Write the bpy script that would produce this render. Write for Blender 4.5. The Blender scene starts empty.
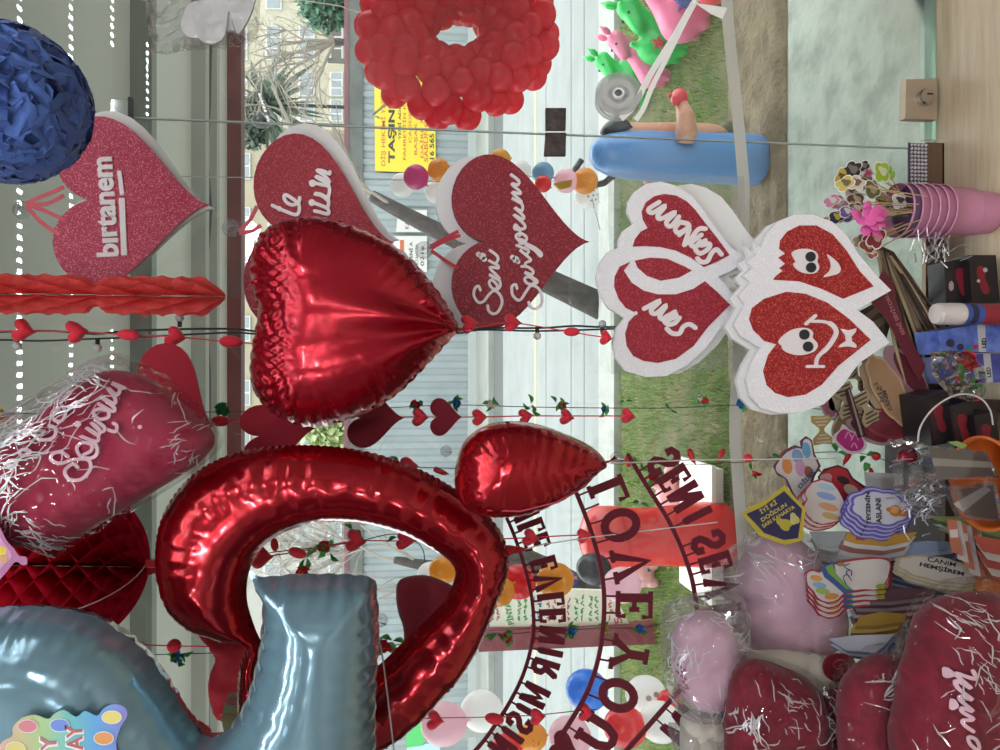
import bpy, bmesh, math, random
import numpy as np
from mathutils import Vector, Matrix
from mathutils.geometry import delaunay_2d_cdt
random.seed(7)
PI = math.pi
C = bpy.context.scene.collection
# ---------------------------------------------------------------- camera model (used to turn a measured photo point into a place at a known distance)
FPX, PITCH, EYE = 760.0, math.radians(7.0), 1.55
cs, sn = math.cos(PITCH), math.sin(PITCH)
def W(px, py, Y):
    r = (375 - py) / FPX; u = (500 - px) / FPX
    t = Y / (cs + u * sn)
    return Vector((r * t, Y, EYE + t * (u * cs - sn)))
def sc_at(px, py, Y):
    return Y / (cs + (500 - px) / FPX * sn) / FPX
def YG(px, z=0.0):
    return (EYE - z) / math.tan(PITCH + math.atan((px - 500) / FPX))
class F:
    """local frame of a thing that stands in the vertical plane Y, anchored at a photo point"""
    def __init__(s, cx, cy, Y):
        s.Y = Y; s.c = W(cx, cy, Y); s.s = sc_at(cx, cy, Y)
    def p(s, px, py):
        w = W(px, py, s.Y); return (w.x - s.c.x, w.z - s.c.z)
    def P(s, l): return [s.p(*q[:2]) for q in l]
    def v(s, px, py, dy=0.0):
        w = W(px, py, s.Y); return Vector((w.x - s.c.x, dy, w.z - s.c.z))
# ---------------------------------------------------------------- materials
def lin(h):
    h = h.lstrip('#'); o = []
    for i in (0, 2, 4):
        c = int(h[i:i+2], 16) / 255
        o.append(c / 12.92 if c <= .04045 else ((c + .055) / 1.055) ** 2.4)
    return (*o, 1)
_m = {}
def M(name, col='#808080', rough=.5, metal=0.0, spec=.5, noise=None, bump=None, emit=0, trans=0, coat=0, glit=None, sheen=0):
    if name in _m: return _m[name]
    m = bpy.data.materials.new(name); m.use_nodes = True; nt = m.node_tree
    b = nt.nodes['Principled BSDF']; c = lin(col)
    b.inputs['Base Color'].default_value = c; b.inputs['Roughness'].default_value = rough
    b.inputs['Metallic'].default_value = metal; b.inputs['Specular IOR Level'].default_value = spec
    if coat: b.inputs['Coat Weight'].default_value = coat; b.inputs['Coat Roughness'].default_value = .08
    if sheen: b.inputs['Sheen Weight'].default_value = sheen
    if trans: b.inputs['Transmission Weight'].default_value = trans
    if emit: b.inputs['Emission Color'].default_value = c; b.inputs['Emission Strength'].default_value = emit
    tc = nt.nodes.new('ShaderNodeTexCoord')
    if noise:
        sc, col2, lo, hi = noise[:4]
        n = nt.nodes.new('ShaderNodeTexNoise'); n.inputs['Scale'].default_value = sc; n.inputs['Detail'].default_value = 6
        n.inputs['Roughness'].default_value = .6
        r = nt.nodes.new('ShaderNodeMapRange'); r.inputs['From Min'].default_value = lo; r.inputs['From Max'].default_value = hi
        mx = nt.nodes.new('ShaderNodeMix'); mx.data_type = 'RGBA'; mx.inputs[6].default_value = c; mx.inputs[7].default_value = lin(col2)
        if len(noise) > 4:
            mp = nt.nodes.new('ShaderNodeMapping'); mp.inputs['Scale'].default_value = noise[4]
            nt.links.new(tc.outputs['Object'], mp.inputs['Vector']); nt.links.new(mp.outputs[0], n.inputs['Vector'])
        else: nt.links.new(tc.outputs['Object'], n.inputs['Vector'])
        nt.links.new(n.outputs['Fac'], r.inputs[0]); nt.links.new(r.outputs[0], mx.inputs[0]); nt.links.new(mx.outputs[2], b.inputs['Base Color'])
    if glit:
        sc, col2, th = glit
        n = nt.nodes.new('ShaderNodeTexVoronoi'); n.inputs['Scale'].default_value = sc
        sp = nt.nodes.new('ShaderNodeSeparateColor')
        r = nt.nodes.new('ShaderNodeMapRange'); r.inputs['From Min'].default_value = th; r.inputs['From Max'].default_value = 1.0
        mx = nt.nodes.new('ShaderNodeMix'); mx.data_type = 'RGBA'; mx.inputs[6].default_value = c; mx.inputs[7].default_value = lin(col2)
        nt.links.new(tc.outputs['Object'], n.inputs['Vector']); nt.links.new(n.outputs['Color'], sp.inputs[0])
        nt.links.new(sp.outputs[0], r.inputs[0]); nt.links.new(r.outputs[0], mx.inputs[0]); nt.links.new(mx.outputs[2], b.inputs['Base Color'])
        nn = nt.nodes.new('ShaderNodeVectorMath'); nn.operation = 'MULTIPLY_ADD'
        nn.inputs[1].default_value = (.36,) * 3; nn.inputs[2].default_value = (-.18,) * 3
        ge = nt.nodes.new('ShaderNodeNewGeometry'); ad = nt.nodes.new('ShaderNodeVectorMath'); ad.operation = 'ADD'
        nt.links.new(n.outputs['Color'], nn.inputs[0]); nt.links.new(nn.outputs[0], ad.inputs[0]); nt.links.new(ge.outputs['Normal'], ad.inputs[1])
        no = nt.nodes.new('ShaderNodeVectorMath'); no.operation = 'NORMALIZE'
        nt.links.new(ad.outputs[0], no.inputs[0]); nt.links.new(no.outputs[0], b.inputs['Normal'])
    if bump:
        sc, st, dist = bump[:3]
        n = nt.nodes.new('ShaderNodeTexNoise'); n.inputs['Scale'].default_value = sc; n.inputs['Detail'].default_value = 4
        if len(bump) > 3: n.noise_type = 'RIDGED_MULTIFRACTAL'
        bp = nt.nodes.new('ShaderNodeBump'); bp.inputs['Strength'].default_value = st; bp.inputs['Distance'].default_value = dist
        nt.links.new(tc.outputs['Object'], n.inputs['Vector']); nt.links.new(n.outputs['Fac'], bp.inputs['Height']); nt.links.new(bp.outputs[0], b.inputs['Normal'])
    _m[name] = m
    return m
def latex(name, col, tr=.45, rough=.22, spec=.6, noise=None):
    m = M(name, col, rough, spec=spec, noise=noise); nt = m.node_tree
    if 'Translucent BSDF' in nt.nodes: return m
    b = nt.nodes['Principled BSDF']; t = nt.nodes.new('ShaderNodeBsdfTranslucent'); t.inputs[0].default_value = lin(col)
    x = nt.nodes.new('ShaderNodeMixShader'); x.inputs[0].default_value = tr
    nt.links.new(b.outputs[0], x.inputs[1]); nt.links.new(t.outputs[0], x.inputs[2]); nt.links.new(x.outputs[0], nt.nodes['Material Output'].inputs[0])
    return m
def film(name, tint='#ffffff', k=1.0, base=.05, rough=.06, bump=None, haze=0.0, hazecol='#ffffff'):
    """clear plastic or glass sheet: see-through with a Fresnel gloss, optional milky haze"""
    if name in _m: return _m[name]
    m = bpy.data.materials.new(name); m.use_nodes = True; nt = m.node_tree
    for n in list(nt.nodes):
        if n.type != 'OUTPUT_MATERIAL': nt.nodes.remove(n)
    out = nt.nodes[0]
    t = nt.nodes.new('ShaderNodeBsdfTransparent'); t.inputs[0].default_value = lin(tint)
    g = nt.nodes.new('ShaderNodeBsdfGlossy'); g.inputs['Roughness'].default_value = rough; g.inputs[0].default_value = (1, 1, 1, 1)
    fr = nt.nodes.new('ShaderNodeFresnel'); fr.inputs[0].default_value = 1.5
    ma = nt.nodes.new('ShaderNodeMath'); ma.operation = 'MULTIPLY_ADD'; ma.use_clamp = True; ma.inputs[1].default_value = k; ma.inputs[2].default_value = base
    mx = nt.nodes.new('ShaderNodeMixShader')
    nt.links.new(fr.outputs[0], ma.inputs[0]); nt.links.new(ma.outputs[0], mx.inputs[0])
    nt.links.new(t.outputs[0], mx.inputs[1]); nt.links.new(g.outputs[0], mx.inputs[2])
    last = mx
    if haze:
        d = nt.nodes.new('ShaderNodeBsdfDiffuse'); d.inputs[0].default_value = lin(hazecol)
        tl = nt.nodes.new('ShaderNodeBsdfTranslucent'); tl.inputs[0].default_value = lin(hazecol)
        ad = nt.nodes.new('ShaderNodeMixShader'); ad.inputs[0].default_value = .5
        nt.links.new(d.outputs[0], ad.inputs[1]); nt.links.new(tl.outputs[0], ad.inputs[2])
        m2 = nt.nodes.new('ShaderNodeMixShader'); m2.inputs[0].default_value = haze
        nt.links.new(mx.outputs[0], m2.inputs[1]); nt.links.new(ad.outputs[0], m2.inputs[2]); last = m2
    nt.links.new(last.outputs[0], out.inputs[0])
    if bump:
        tc = nt.nodes.new('ShaderNodeTexCoord')
        n = nt.nodes.new('ShaderNodeTexNoise'); n.noise_type = 'RIDGED_MULTIFRACTAL'; n.inputs['Scale'].default_value = bump[0]; n.inputs['Detail'].default_value = 3
        n.inputs['Distortion'].default_value = .6
        bp = nt.nodes.new('ShaderNodeBump'); bp.inputs['Strength'].default_value = bump[1]; bp.inputs['Distance'].default_value = bump[2]
        nt.links.new(tc.outputs['Object'], n.inputs['Vector']); nt.links.new(n.outputs['Fac'], bp.inputs['Height'])
        for q in (g, fr): nt.links.new(bp.outputs[0], q.inputs['Normal'])
    _m[name] = m
    return m
# ---------------------------------------------------------------- object plumbing
def E(name, label, cat, loc, group=None, rz=0):
    o = bpy.data.objects.new(name, None); C.objects.link(o); o.location = loc; o.rotation_euler = (0, 0, rz)
    o.empty_display_size = .05
    return tag(o, label, cat, group)
def tag(o, label, cat, group=None):
    o['label'] = label; o['category'] = cat
    if group: o['group'] = group
    return o
def link(name, me, mat=None, parent=None, loc=None):
    o = bpy.data.objects.new(name, me); C.objects.link(o)
    if mat is not None and not me.materials: me.materials.append(mat)
    if parent is not None: o.parent = parent
    if loc is not None: o.location = loc
    return o
def ob(name, bm, mat, parent=None, loc=None, smooth=False):
    me = bpy.data.meshes.new(name)
    bmesh.ops.recalc_face_normals(bm, faces=bm.faces)
    if smooth:
        for f in bm.faces: f.smooth = True
    bm.to_mesh(me); bm.free()
    for m in (mat if isinstance(mat, (list, tuple)) else [mat]): me.materials.append(m)
    o = bpy.data.objects.new(name, me); C.objects.link(o)
    if parent is not None: o.parent = parent
    if loc is not None: o.location = loc
    return o
def struct(name, bm, mat, smooth=False):
    o = ob(name, bm, mat, smooth=smooth); o['kind'] = 'structure'; return o
def copy_tree(o, loc=None, parent=None):
    c = o.copy(); C.objects.link(c)
    if parent is not None: c.parent = parent
    if loc is not None: c.location = loc
    for ch in list(o.children): copy_tree(ch, None, c)
    return c
B = bmesh.new
# ---------------------------------------------------------------- shapes
def box(bm, x0, x1, y0, y1, z0, z1, mi=0):
    v = [bm.verts.new(q) for q in ((x0,y0,z0),(x1,y0,z0),(x1,y1,z0),(x0,y1,z0),(x0,y0,z1),(x1,y0,z1),(x1,y1,z1),(x0,y1,z1))]
    for f in ((0,3,2,1),(4,5,6,7),(0,1,5,4),(1,2,6,5),(2,3,7,6),(3,0,4,7)):
        bm.faces.new([v[i] for i in f]).material_index = mi
    return bm
def prism(bm, pts, y0, y1, mi=0):
    """pts: (x,z) outline; extruded from y0 (near) to y1 (far)"""
    n = len(pts)
    a = [bm.verts.new((x, y0, z)) for x, z in pts]; b = [bm.verts.new((x, y1, z)) for x, z in pts]
    fs = [bm.faces.new(a), bm.faces.new(b[::-1])]
    for i in range(n):
        j = (i + 1) % n; fs.append(bm.faces.new((a[j], a[i], b[i], b[j])))
    for f in fs: f.material_index = mi
    fs[0].normal_update(); fs[1].normal_update()
    bmesh.ops.triangulate(bm, faces=fs[:2], ngon_method='EAR_CLIP')
    return bm
def sm(pts, k=6, closed=False):
    """Catmull-Rom through the points"""
    n = len(pts); out = []
    if n < 3: return list(pts)
    for i in range(n if closed else n - 1):
        g = (lambda j: pts[j % n]) if closed else (lambda j: pts[min(max(j, 0), n - 1)])
        p0, p1, p2, p3 = g(i-1), g(i), g(i+1), g(i+2)
        for a in range(k):
            t = a / k
            out.append(tuple(.5 * (2*p1[d] + (p2[d]-p0[d])*t + (2*p0[d]-5*p1[d]+4*p2[d]-p3[d])*t*t + (3*p1[d]-p0[d]-3*p2[d]+p3[d])*t**3) for d in range(len(p1))))
    if not closed: out.append(tuple(pts[-1]))
    return out
def strip(bm, pts, w, y0, y1, cap=True, mi=0):
    """flat prism along a 2-D polyline; w = width or list of widths"""
    q = [pts[0]]
    for p in pts[1:]:
        if math.hypot(p[0]-q[-1][0], p[1]-q[-1][1]) > 1e-6: q.append(p)
    n = len(q)
    if n < 2: return bm
    ws = w if isinstance(w, (list, tuple)) else [w] * n
    L = []; R = []
    for i, (x, z) in enumerate(q):
        a = q[max(i-1, 0)]; b = q[min(i+1, n-1)]
        dx, dz = b[0]-a[0], b[1]-a[1]; l = math.hypot(dx, dz) or 1; dx /= l; dz /= l
        h = ws[min(i, len(ws)-1)] / 2
        L.append((x - dz*h, z + dx*h)); R.append((x + dz*h, z - dx*h))
    if cap:
        def arc(c, fr, dirx, dirz, h):
            return [(c[0] + h*(dirx*math.sin(t) + fr[0]*math.cos(t)), c[1] + h*(dirz*math.sin(t) + fr[1]*math.cos(t))) for t in (PI*.25, PI*.5, PI*.75)]
        dx, dz = q[-1][0]-q[-2][0], q[-1][1]-q[-2][1]; l = math.hypot(dx, dz); dx /= l; dz /= l
        e = arc(q[-1], (-dz, dx), dx, dz, ws[-1]/2)
        dx, dz = q[0][0]-q[1][0], q[0][1]-q[1][1]; l = math.hypot(dx, dz); dx /= l; dz /= l
        s = arc(q[0], (-dz, dx), dx, dz, ws[0]/2)
    else: e = []; s = []
    rows = [(L[i], R[i]) for i in range(n)]
    def vv(p, y): return bm.verts.new((p[0], y, p[1]))
    A = []
    for i, (l, r) in enumerate(rows):
        e_ = -1.5e-5*i
        A.append((vv(l, y0 + e_), vv(r, y0 + e_), vv(l, y1), vv(r, y1)))
    fs = []
    for i in range(n-1):
        a, b = A[i], A[i+1]
        for f in ((a[0], a[1], b[1], b[0]), (a[2], b[2], b[3], a[3]), (a[0], b[0], b[2], a[2]), (a[1], a[3], b[3], b[1])): fs.append(bm.faces.new(f))
    for P_, row in ((e, A[-1]), (s, A[0])):
        if P_:
            fa = [vv(p, y0 - (1.5e-5*(n-1) if row is A[-1] else 0)) for p in P_]; fb = [vv(p, y1) for p in P_]
            st = (row[0], row[1], row[2], row[3]) if row is A[-1] else (row[1], row[0], row[3], row[2])
            lp = [st[0]] + fa + [st[1]]; lb = [st[2]] + fb + [st[3]]
            fs.append(bm.faces.new(lp)); fs.append(bm.faces.new(lb[::-1]))
            for i in range(len(lp)-1): fs.append(bm.faces.new((lp[i], lp[i+1], lb[i+1], lb[i])))
        else:
            fs.append(bm.faces.new((row[0], row[1], row[3], row[2])))
    for f in fs: f.material_index = mi
    return bm
def tube(bm, pts, r, seg=6, cap=True, mi=0):
    pts = [Vector(p) for p in pts]; n = len(pts)
    rs = r if isinstance(r, (list, tuple)) else [r] * n
    rings = []; up = None
    for i, p in enumerate(pts):
        t = (pts[min(i+1, n-1)] - pts[max(i-1, 0)])
        t = t.normalized() if t.length > 1e-9 else Vector((0, 0, 1))
        if up is None:
            up = t.orthogonal().normalized()
        else:
            up = (up - t * up.dot(t)); up = up.normalized() if up.length > 1e-6 else t.orthogonal().normalized()
        s = t.cross(up)
        rings.append([bm.verts.new(p + (up*math.cos(2*PI*k/seg) + s*math.sin(2*PI*k/seg)) * rs[i]) for k in range(seg)])
    fs = []
    for a, b in zip(rings, rings[1:]):
        for k in range(seg): fs.append(bm.faces.new((a[k], a[(k+1)%seg], b[(k+1)%seg], b[k])))
    if cap: fs.append(bm.faces.new(rings[0][::-1])); fs.append(bm.faces.new(rings[-1]))
    for f in fs: f.material_index = mi
    return bm
def lathe(bm, prof, seg=24, mat=None, mi=0):
    """prof: (r, h) along local z; mat: 4x4 placed after"""
    rings = []; fs = []; vs = []
    for r, h in prof:
        if r < 1e-6: rings.append([bm.verts.new((0, 0, h))])
        else: rings.append([bm.verts.new((r*math.cos(2*PI*k/seg), r*math.sin(2*PI*k/seg), h)) for k in range(seg)])
        vs += rings[-1]
    for a, b in zip(rings, rings[1:]):
        if len(a) == 1 and len(b) == 1: continue
        for k in range(seg):
            j = (k+1) % seg
            if len(a) == 1: fs.append(bm.faces.new((a[0], b[k], b[j])))
            elif len(b) == 1: fs.append(bm.faces.new((a[k], b[0], a[j])))
            else: fs.append(bm.faces.new((a[k], b[k], b[j], a[j])))
    for f in fs: f.material_index = mi
    if mat is not None: bmesh.ops.transform(bm, matrix=mat, verts=vs)
    return bm
def ball(bm, c, r, seg=12, mi=0):
    rx = r if isinstance(r, (tuple, list)) else (r, r, r)
    n = seg // 2
    pr = [(math.sin(PI*i/n), -math.cos(PI*i/n)) for i in range(n+1)]
    pr[0] = (0, -1); pr[-1] = (0, 1)
    return lathe(bm, pr, seg, Matrix.Translation(c) @ Matrix.Diagonal((*rx, 1)), mi)
def heart_px(tip, ln, w, ang=0.0, n=48, fat=0.0):
    """heart outline in photo points: tip, length tip-to-lobes, width, direction (deg) in which the tip points in the photo (0 = towards larger x)"""
    a = math.radians(ang); d = (math.cos(a), math.sin(a)); e = (-d[1], d[0]); out = []
    for i in range(n):
        t = 2*PI*(i + .5)/n
        x = 16*math.sin(t)**3; y = 13*math.cos(t) - 5*math.cos(2*t) - 2*math.cos(3*t) - math.cos(4*t)
        if fat: x *= 1 + fat * max(0, (1 - ((y - 2)/15)**2)) * .3
        l = (y + 17)/29.0*ln; s = x/32.0*w
        out.append((tip[0] - d[0]*l + e[0]*s, tip[1] - d[1]*l + e[1]*s))
    return out
def resample(pts, sp):
    out = []; n = len(pts)
    for i in range(n):
        a = pts[i]; b = pts[(i+1) % n]; l = math.hypot(b[0]-a[0], b[1]-a[1]); k = max(1, int(round(l/sp)))
        for j in range(k): out.append((a[0] + (b[0]-a[0])*j/k, a[1] + (b[1]-a[1])*j/k))
    return out
def inside(P, poly):
    x, y = P[:, 0][:, None], P[:, 1][:, None]; p = np.array(poly); q = np.roll(p, -1, 0)
    c = ((p[:, 1] > y) != (q[:, 1] > y)) & (x < (q[:, 0]-p[:, 0])*(y-p[:, 1])/(q[:, 1]-p[:, 1]+1e-12) + p[:, 0])
    return (c.sum(1) % 2) == 1
def edge_dist(P, loops):
    best = np.full(len(P), 1e9); ss = np.zeros(len(P)); off = 0
    for lp in loops:
        p = np.array(lp); q = np.roll(p, -1, 0); d = q - p; L = np.sqrt((d**2).sum(1)) + 1e-12
        S = np.concatenate([[0], np.cumsum(L)[:-1]]) + off; off += L.sum()
        for k0 in range(0, len(P), 1500):
            X = P[k0:k0+1500]
            t = np.clip(((X[:, None, :] - p[None]) * d[None]).sum(2) / (L**2)[None], 0, 1)
            dd = np.sqrt(((X[:, None, :] - p[None] - t[..., None]*d[None])**2).sum(2)); i = dd.argmin(1); ar = np.arange(len(X))
            b = dd[ar, i]; m = b < best[k0:k0+1500]
            best[k0:k0+1500][m] = b[m]; ss[k0:k0+1500][m] = (S[i] + t[ar, i]*L[i])[m]
    return best, ss
def inflate(bm, outline, R, sp, holes=(), flange=0.0, wr=(), back=1.0, power=.5, lump=0.0, seed=1, y=0.0, mi=0, tail=None, crk=None):
    """puffed double-sided body between two seams. R: edge radius of the puff; wr: list of (amplitude, wavelength, reach) wrinkles running in from the seam"""
    loops = [resample(outline, sp)] + [resample(h, sp) for h in holes]
    xs = [p[0] for p in outline]; zs = [p[1] for p in outline]
    G = []; row = 0; z = min(zs)
    while z < max(zs):
        x = min(xs) + (sp/2 if row % 2 else 0)
        while x < max(xs): G.append((x, z)); x += sp
        z += sp*.866; row += 1
    G = np.array(G); ok = inside(G, loops[0])
    for h in loops[1:]: ok &= ~inside(G, h)
    G = G[ok]; d, _ = edge_dist(G, loops); G = G[d > sp*.55]
    V = [p for l in loops for p in l]; Ed = []; o = 0
    for l in loops:
        Ed += [(o+i, o+(i+1) % len(l)) for i in range(len(l))]; o += len(l)
    nb = len(V)
    allv = [Vector(p) for p in V] + [Vector((float(a), float(b))) for a, b in G]
    v2, _, fc, _, _, _ = delaunay_2d_cdt(allv, Ed, [], 0, 1e-7)
    P = np.array([(v.x, v.y) for v in v2]); cen = np.array([P[list(f)].mean(0) for f in fc])
    keep = inside(cen, loops[0])
    for h in loops[1:]: keep &= ~inside(cen, h)
    d, s = edge_dist(P, loops); d = np.maximum(d - flange, 0)
    x = np.clip(d/R, 0, 1); h = R*(1 - (1-x)**2)**power
    rr = random.Random(seed); ph = rr.random()*6
    for amp, wl, reach in wr:
        w = np.sin(2*PI*s/wl + 1.3*np.sin(s/wl*1.7 + ph) + ph) * np.exp(-d/reach)
        h = h * (1 + amp*w)
    if lump:
        h = h * (1 + lump*(np.sin(P[:, 0]/R*2.1 + ph)*np.cos(P[:, 1]/R*1.7 + ph*2) + .5*np.sin(P[:, 0]/R*5 + P[:, 1]/R*4)))
    if tail:               # pleats that run out of the tied tail
        tx, tz, amp, k_, ln = tail; dx = P[:, 0] - tx; dz = P[:, 1] - tz; r_ = np.hypot(dx, dz); th = np.arctan2(dx, dz)
        h = h*(1 + amp*np.sin(k_*th + .9*np.sin(th*3))*np.exp(-r_/ln)*np.clip(r_/(ln*.25), 0, 1))
    if crk:                # crumpled film between two heights
        z0, z1, amp, wl = crk; m_ = np.clip((P[:, 1]-z0)/(z1-z0), 0, 1); X_, Z_ = P[:, 0]/wl, P[:, 1]/wl
        h = h*(1 + amp*m_*(np.abs(np.sin(X_*2.1 + 1.7*np.sin(Z_*1.1) + ph)) + np.abs(np.sin(Z_*1.7 - X_*1.3 + 2*np.sin(X_*.6))) + .5*np.abs(np.sin(X_*4.3 + Z_*2.9)) - 1.5))
    h[d <= 1e-6] = 0
    fr = [bm.verts.new((P[i, 0], y - h[i], P[i, 1])) for i in range(len(P))]
    bk = [fr[i] if d[i] <= 1e-6 and flange == 0 else bm.verts.new((P[i, 0], y + back*h[i] + (.0004 if flange else 0), P[i, 1])) for i in range(len(P))]
    for f, k in zip(fc, keep):
        if not k: continue
        for q in ([fr[i] for i in f], [bk[i] for i in reversed(f)]):
            if len(set(q)) == len(q):
                try: bm.faces.new(q).material_index = mi
                except ValueError: pass
    return bm
def honeycomb(bm, prof, N, cells, inner=.25, n=None, flat=None):
    """tissue honeycomb body along local z: N sheets glued alternately. prof(u)->radius, u in 0..1 along the length; returns sheets"""
    n = n or cells*4
    Z0, Z1, rad = prof
    d = PI/N*.96
    for k in range(N):
        grid = []
        for i in range(n+1):
            u = i/n; z = Z0 + (Z1-Z0)*u; r = rad(u)
            tri = abs(((u*cells + (0 if k % 2 else 1)) % 2) - 1)*2 - 1
            a = 2*PI*k/N + d*tri
            grid.append([bm.verts.new((r*f*math.cos(2*PI*k/N + (a - 2*PI*k/N)*f), r*f*math.sin(2*PI*k/N + (a - 2*PI*k/N)*f), z)) for f in (inner, .6, 1.0)])
        for a, b in zip(grid, grid[1:]):
            for j in range(2): bm.faces.new((a[j], a[j+1], b[j+1], b[j]))
    return bm
def text_mesh(body, bold=0.0, shear=0.0, spacing=1.0):
    cu = bpy.data.curves.new('t', 'FONT'); cu.body = body; cu.offset = bold; cu.shear = shear; cu.space_character = spacing
    cu.extrude = .5; cu.resolution_u = 3
    o = bpy.data.objects.new('t', cu); C.objects.link(o)
    me = bpy.data.meshes.new_from_object(o.evaluated_get(bpy.context.evaluated_depsgraph_get()))
    bpy.data.objects.remove(o); bpy.data.curves.remove(cu)
    return me
def text(parent, fr, body, a, b, hpx, dy, mat, th=.001, bold=0.0, shear=0.0, name='lettering', mirror=False):
    """lettering whose baseline runs from photo point a to b; hpx = height in photo units towards the letters' top"""
    bpy.context.view_layer.update()
    me = text_mesh(body, bold, shear)
    co = np.empty(len(me.vertices)*3); me.vertices.foreach_get('co', co); co = co.reshape(-1, 3)
    mn, mxx = co.min(0), co.max(0)
    A = Vector(fr.p(*a)); Bv = Vector(fr.p(*b)); d = Bv - A; up = Vector((-d.y, d.x)).normalized() * hpx*fr.s
    u = (co[:, 0]-mn[0])/(mxx[0]-mn[0]); v = (co[:, 1]-mn[1])/(mxx[1]-mn[1])
    if mirror: u = 1-u
    k = (co[:, 2] > 0).astype(float)
    new = np.stack([A.x + u*d.x + v*up.x, dy - k*th, A.y + u*d.y + v*up.y], 1)
    me.vertices.foreach_set('co', new.ravel()); me.materials.clear(); me.materials.append(mat); me.update()
    o = bpy.data.objects.new(name, me); C.objects.link(o); o.parent = parent
    return o
def strokes(parent, fr, lines, wpx, dy, th, mat, name='lettering', k=5, dots=()):
    bm = B()
    for i, l in enumerate(lines): strip(bm, fr.P(sm(l, k)), wpx*fr.s, dy - th - i*2e-5, dy)
    for x, y, r in dots: prism(bm, fr.P([(x + r*math.cos(a*PI/6), y + r*math.sin(a*PI/6)) for a in range(12)]), dy - th, dy)
    return ob(name, bm, mat, parent)
def off(l, dx, dy, k): return [(dx + x/k, dy + y/k) for x, y in l]
def circ(cx, cy, r, n=24, ry=None): return [(cx + r*math.cos(2*PI*i/n), cy + (ry or r)*math.sin(2*PI*i/n)) for i in range(n)]
def lobed(cx, cy, r, k, amp, n=72, ry=None, ph=0): return [(cx + (r + amp*abs(math.sin(k*PI*i/n + ph)))*math.cos(2*PI*i/n), cy + ((ry or r) + amp*abs(math.sin(k*PI*i/n + ph)))*math.sin(2*PI*i/n)) for i in range(n)]
# ================================================================ camera, view, light
sc = bpy.context.scene
cam = bpy.data.cameras.new('camera'); co_ = bpy.data.objects.new('camera', cam); C.objects.link(co_); sc.camera = co_
cam.sensor_fit = 'HORIZONTAL'; cam.sensor_width = 36; cam.lens = 36*FPX/1000; cam.clip_start = .02; cam.clip_end = 300
zc = Vector((0, -cs, sn)); yc = Vector((1, 0, 0)); xc = yc.cross(zc)      # the phone is held turned: the photo's left is up
mw = Matrix((xc, yc, zc)).transposed().to_4x4(); mw.translation = (0, 0, EYE); co_.matrix_world = mw
vs = sc.view_settings; sc.display_settings.display_device = 'sRGB'
vs.view_transform = 'Standard'; vs.look = 'None'; vs.gamma = 1; vs.exposure = 0.0; vs.use_curve_mapping = False
sc.cycles.max_bounces = 12; sc.cycles.transparent_max_bounces = 24; sc.cycles.glossy_bounces = 5; sc.cycles.sample_clamp_indirect = 6
sc.cycles.use_denoising = True; sc.cycles.caustics_reflective = False; sc.cycles.caustics_refractive = False
w = bpy.data.worlds.new('overcast_sky'); sc.world = w; w.use_nodes = True
w.node_tree.nodes['Background'].inputs[0].default_value = (.95, .97, 1.0, 1); w.node_tree.nodes['Background'].inputs[1].default_value = 3.2
sl = bpy.data.lights.new('sun', 'SUN'); sl.energy = 1.4; sl.angle = math.radians(40); sl.color = (1, .97, .92)
so = bpy.data.objects.new('sun', sl); C.objects.link(so); so.rotation_euler = (math.radians(-38), math.radians(12), 0)
# ================================================================ the shop: room, display floor, glass front
GY = 1.6; ZS = .35; CZ = 2.9
wood = M('birch_boards', '#cfbc9d', .42, noise=(3.2, '#bda582', .35, .7, (2.2, 26, 14)))
white = M('shop_white', '#d2cfc8', .7); dk = M('dark_wood', '#3a2a24', .6, noise=(6, '#2a1d19', .3, .7, (1, 8, 8)))
struct('floor', box(B(), -2.6, 2.6, -4, .6, -.06, 0), M('shop_tile', '#a59f95', .4))
bm = B()                                                            # raised display floor behind the glass, laid in short boards
x = -2.6; rr = random.Random(3)
struct('floor_display', box(box(bm, -2.6, 2.6, .6, 1.64, ZS-.04, ZS), -2.6, 2.6, .6, .64, 0, ZS-.04), None or M('birch_boards'))
struct('wall_back', box(B(), -2.6, 2.6, -4.1, -4, 0, CZ), M('wall_taupe', '#8f8a84', .8))
struct('wall_left', box(B(), -2.7, -2.6, -4.1, 1.64, 0, CZ), M('wall_taupe'))
struct('wall_right', box(B(), 2.6, 2.7, -4.1, 1.64, 0, CZ), M('wall_taupe'))
struct('ceiling', box(B(), -2.6, 2.6, -4.1, 1.66, CZ, CZ+.1), M('ceiling_paint', '#9d9a94', .8))
# LED tapes under the ceiling: rows of bright diodes, seen mirrored in the glass
led = M('led_diode', '#f4f7ff', emit=245); tape = M('led_tape', '#cfcfc9', .5)
for i, y in enumerate((.37, -.04, -.47, -.95)):
    t = E('led_strip', ['white LED tape on the ceiling closest to the shop window', 'white LED tape second in from the window', 'white LED tape third in from the window',
          'white LED tape fourth in from the window', 'white LED tape fifth in from the window', 'white LED tape deepest inside the shop'][i], 'led strip', (0, y, CZ-.004), 'LED tapes on the shop ceiling')
    ob('tape', box(B(), -2.4, 2.4, -.012, .012, -.003, .003), tape, t)
    bm = B(); n = 118
    for k in range(n):
        xx = -2.36 + k*.04
        if (i == 2 and int(xx*4+20) % 3 == 1) or (i == 3 and not (1.35 < xx < 1.75 or -.5 < xx < -.3)): continue
        v = [bm.verts.new(q) for q in ((xx-.007, -.008, -.0045), (xx-.007, .008, -.0045), (xx+.007, .008, -.0045), (xx+.007, -.008, -.0045))]
        bm.faces.new(v)
    me = bpy.data.meshes.new('diodes'); bm.to_mesh(me); bm.free(); link('diodes', me, led, t)['kind'] = 'stuff'
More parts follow.
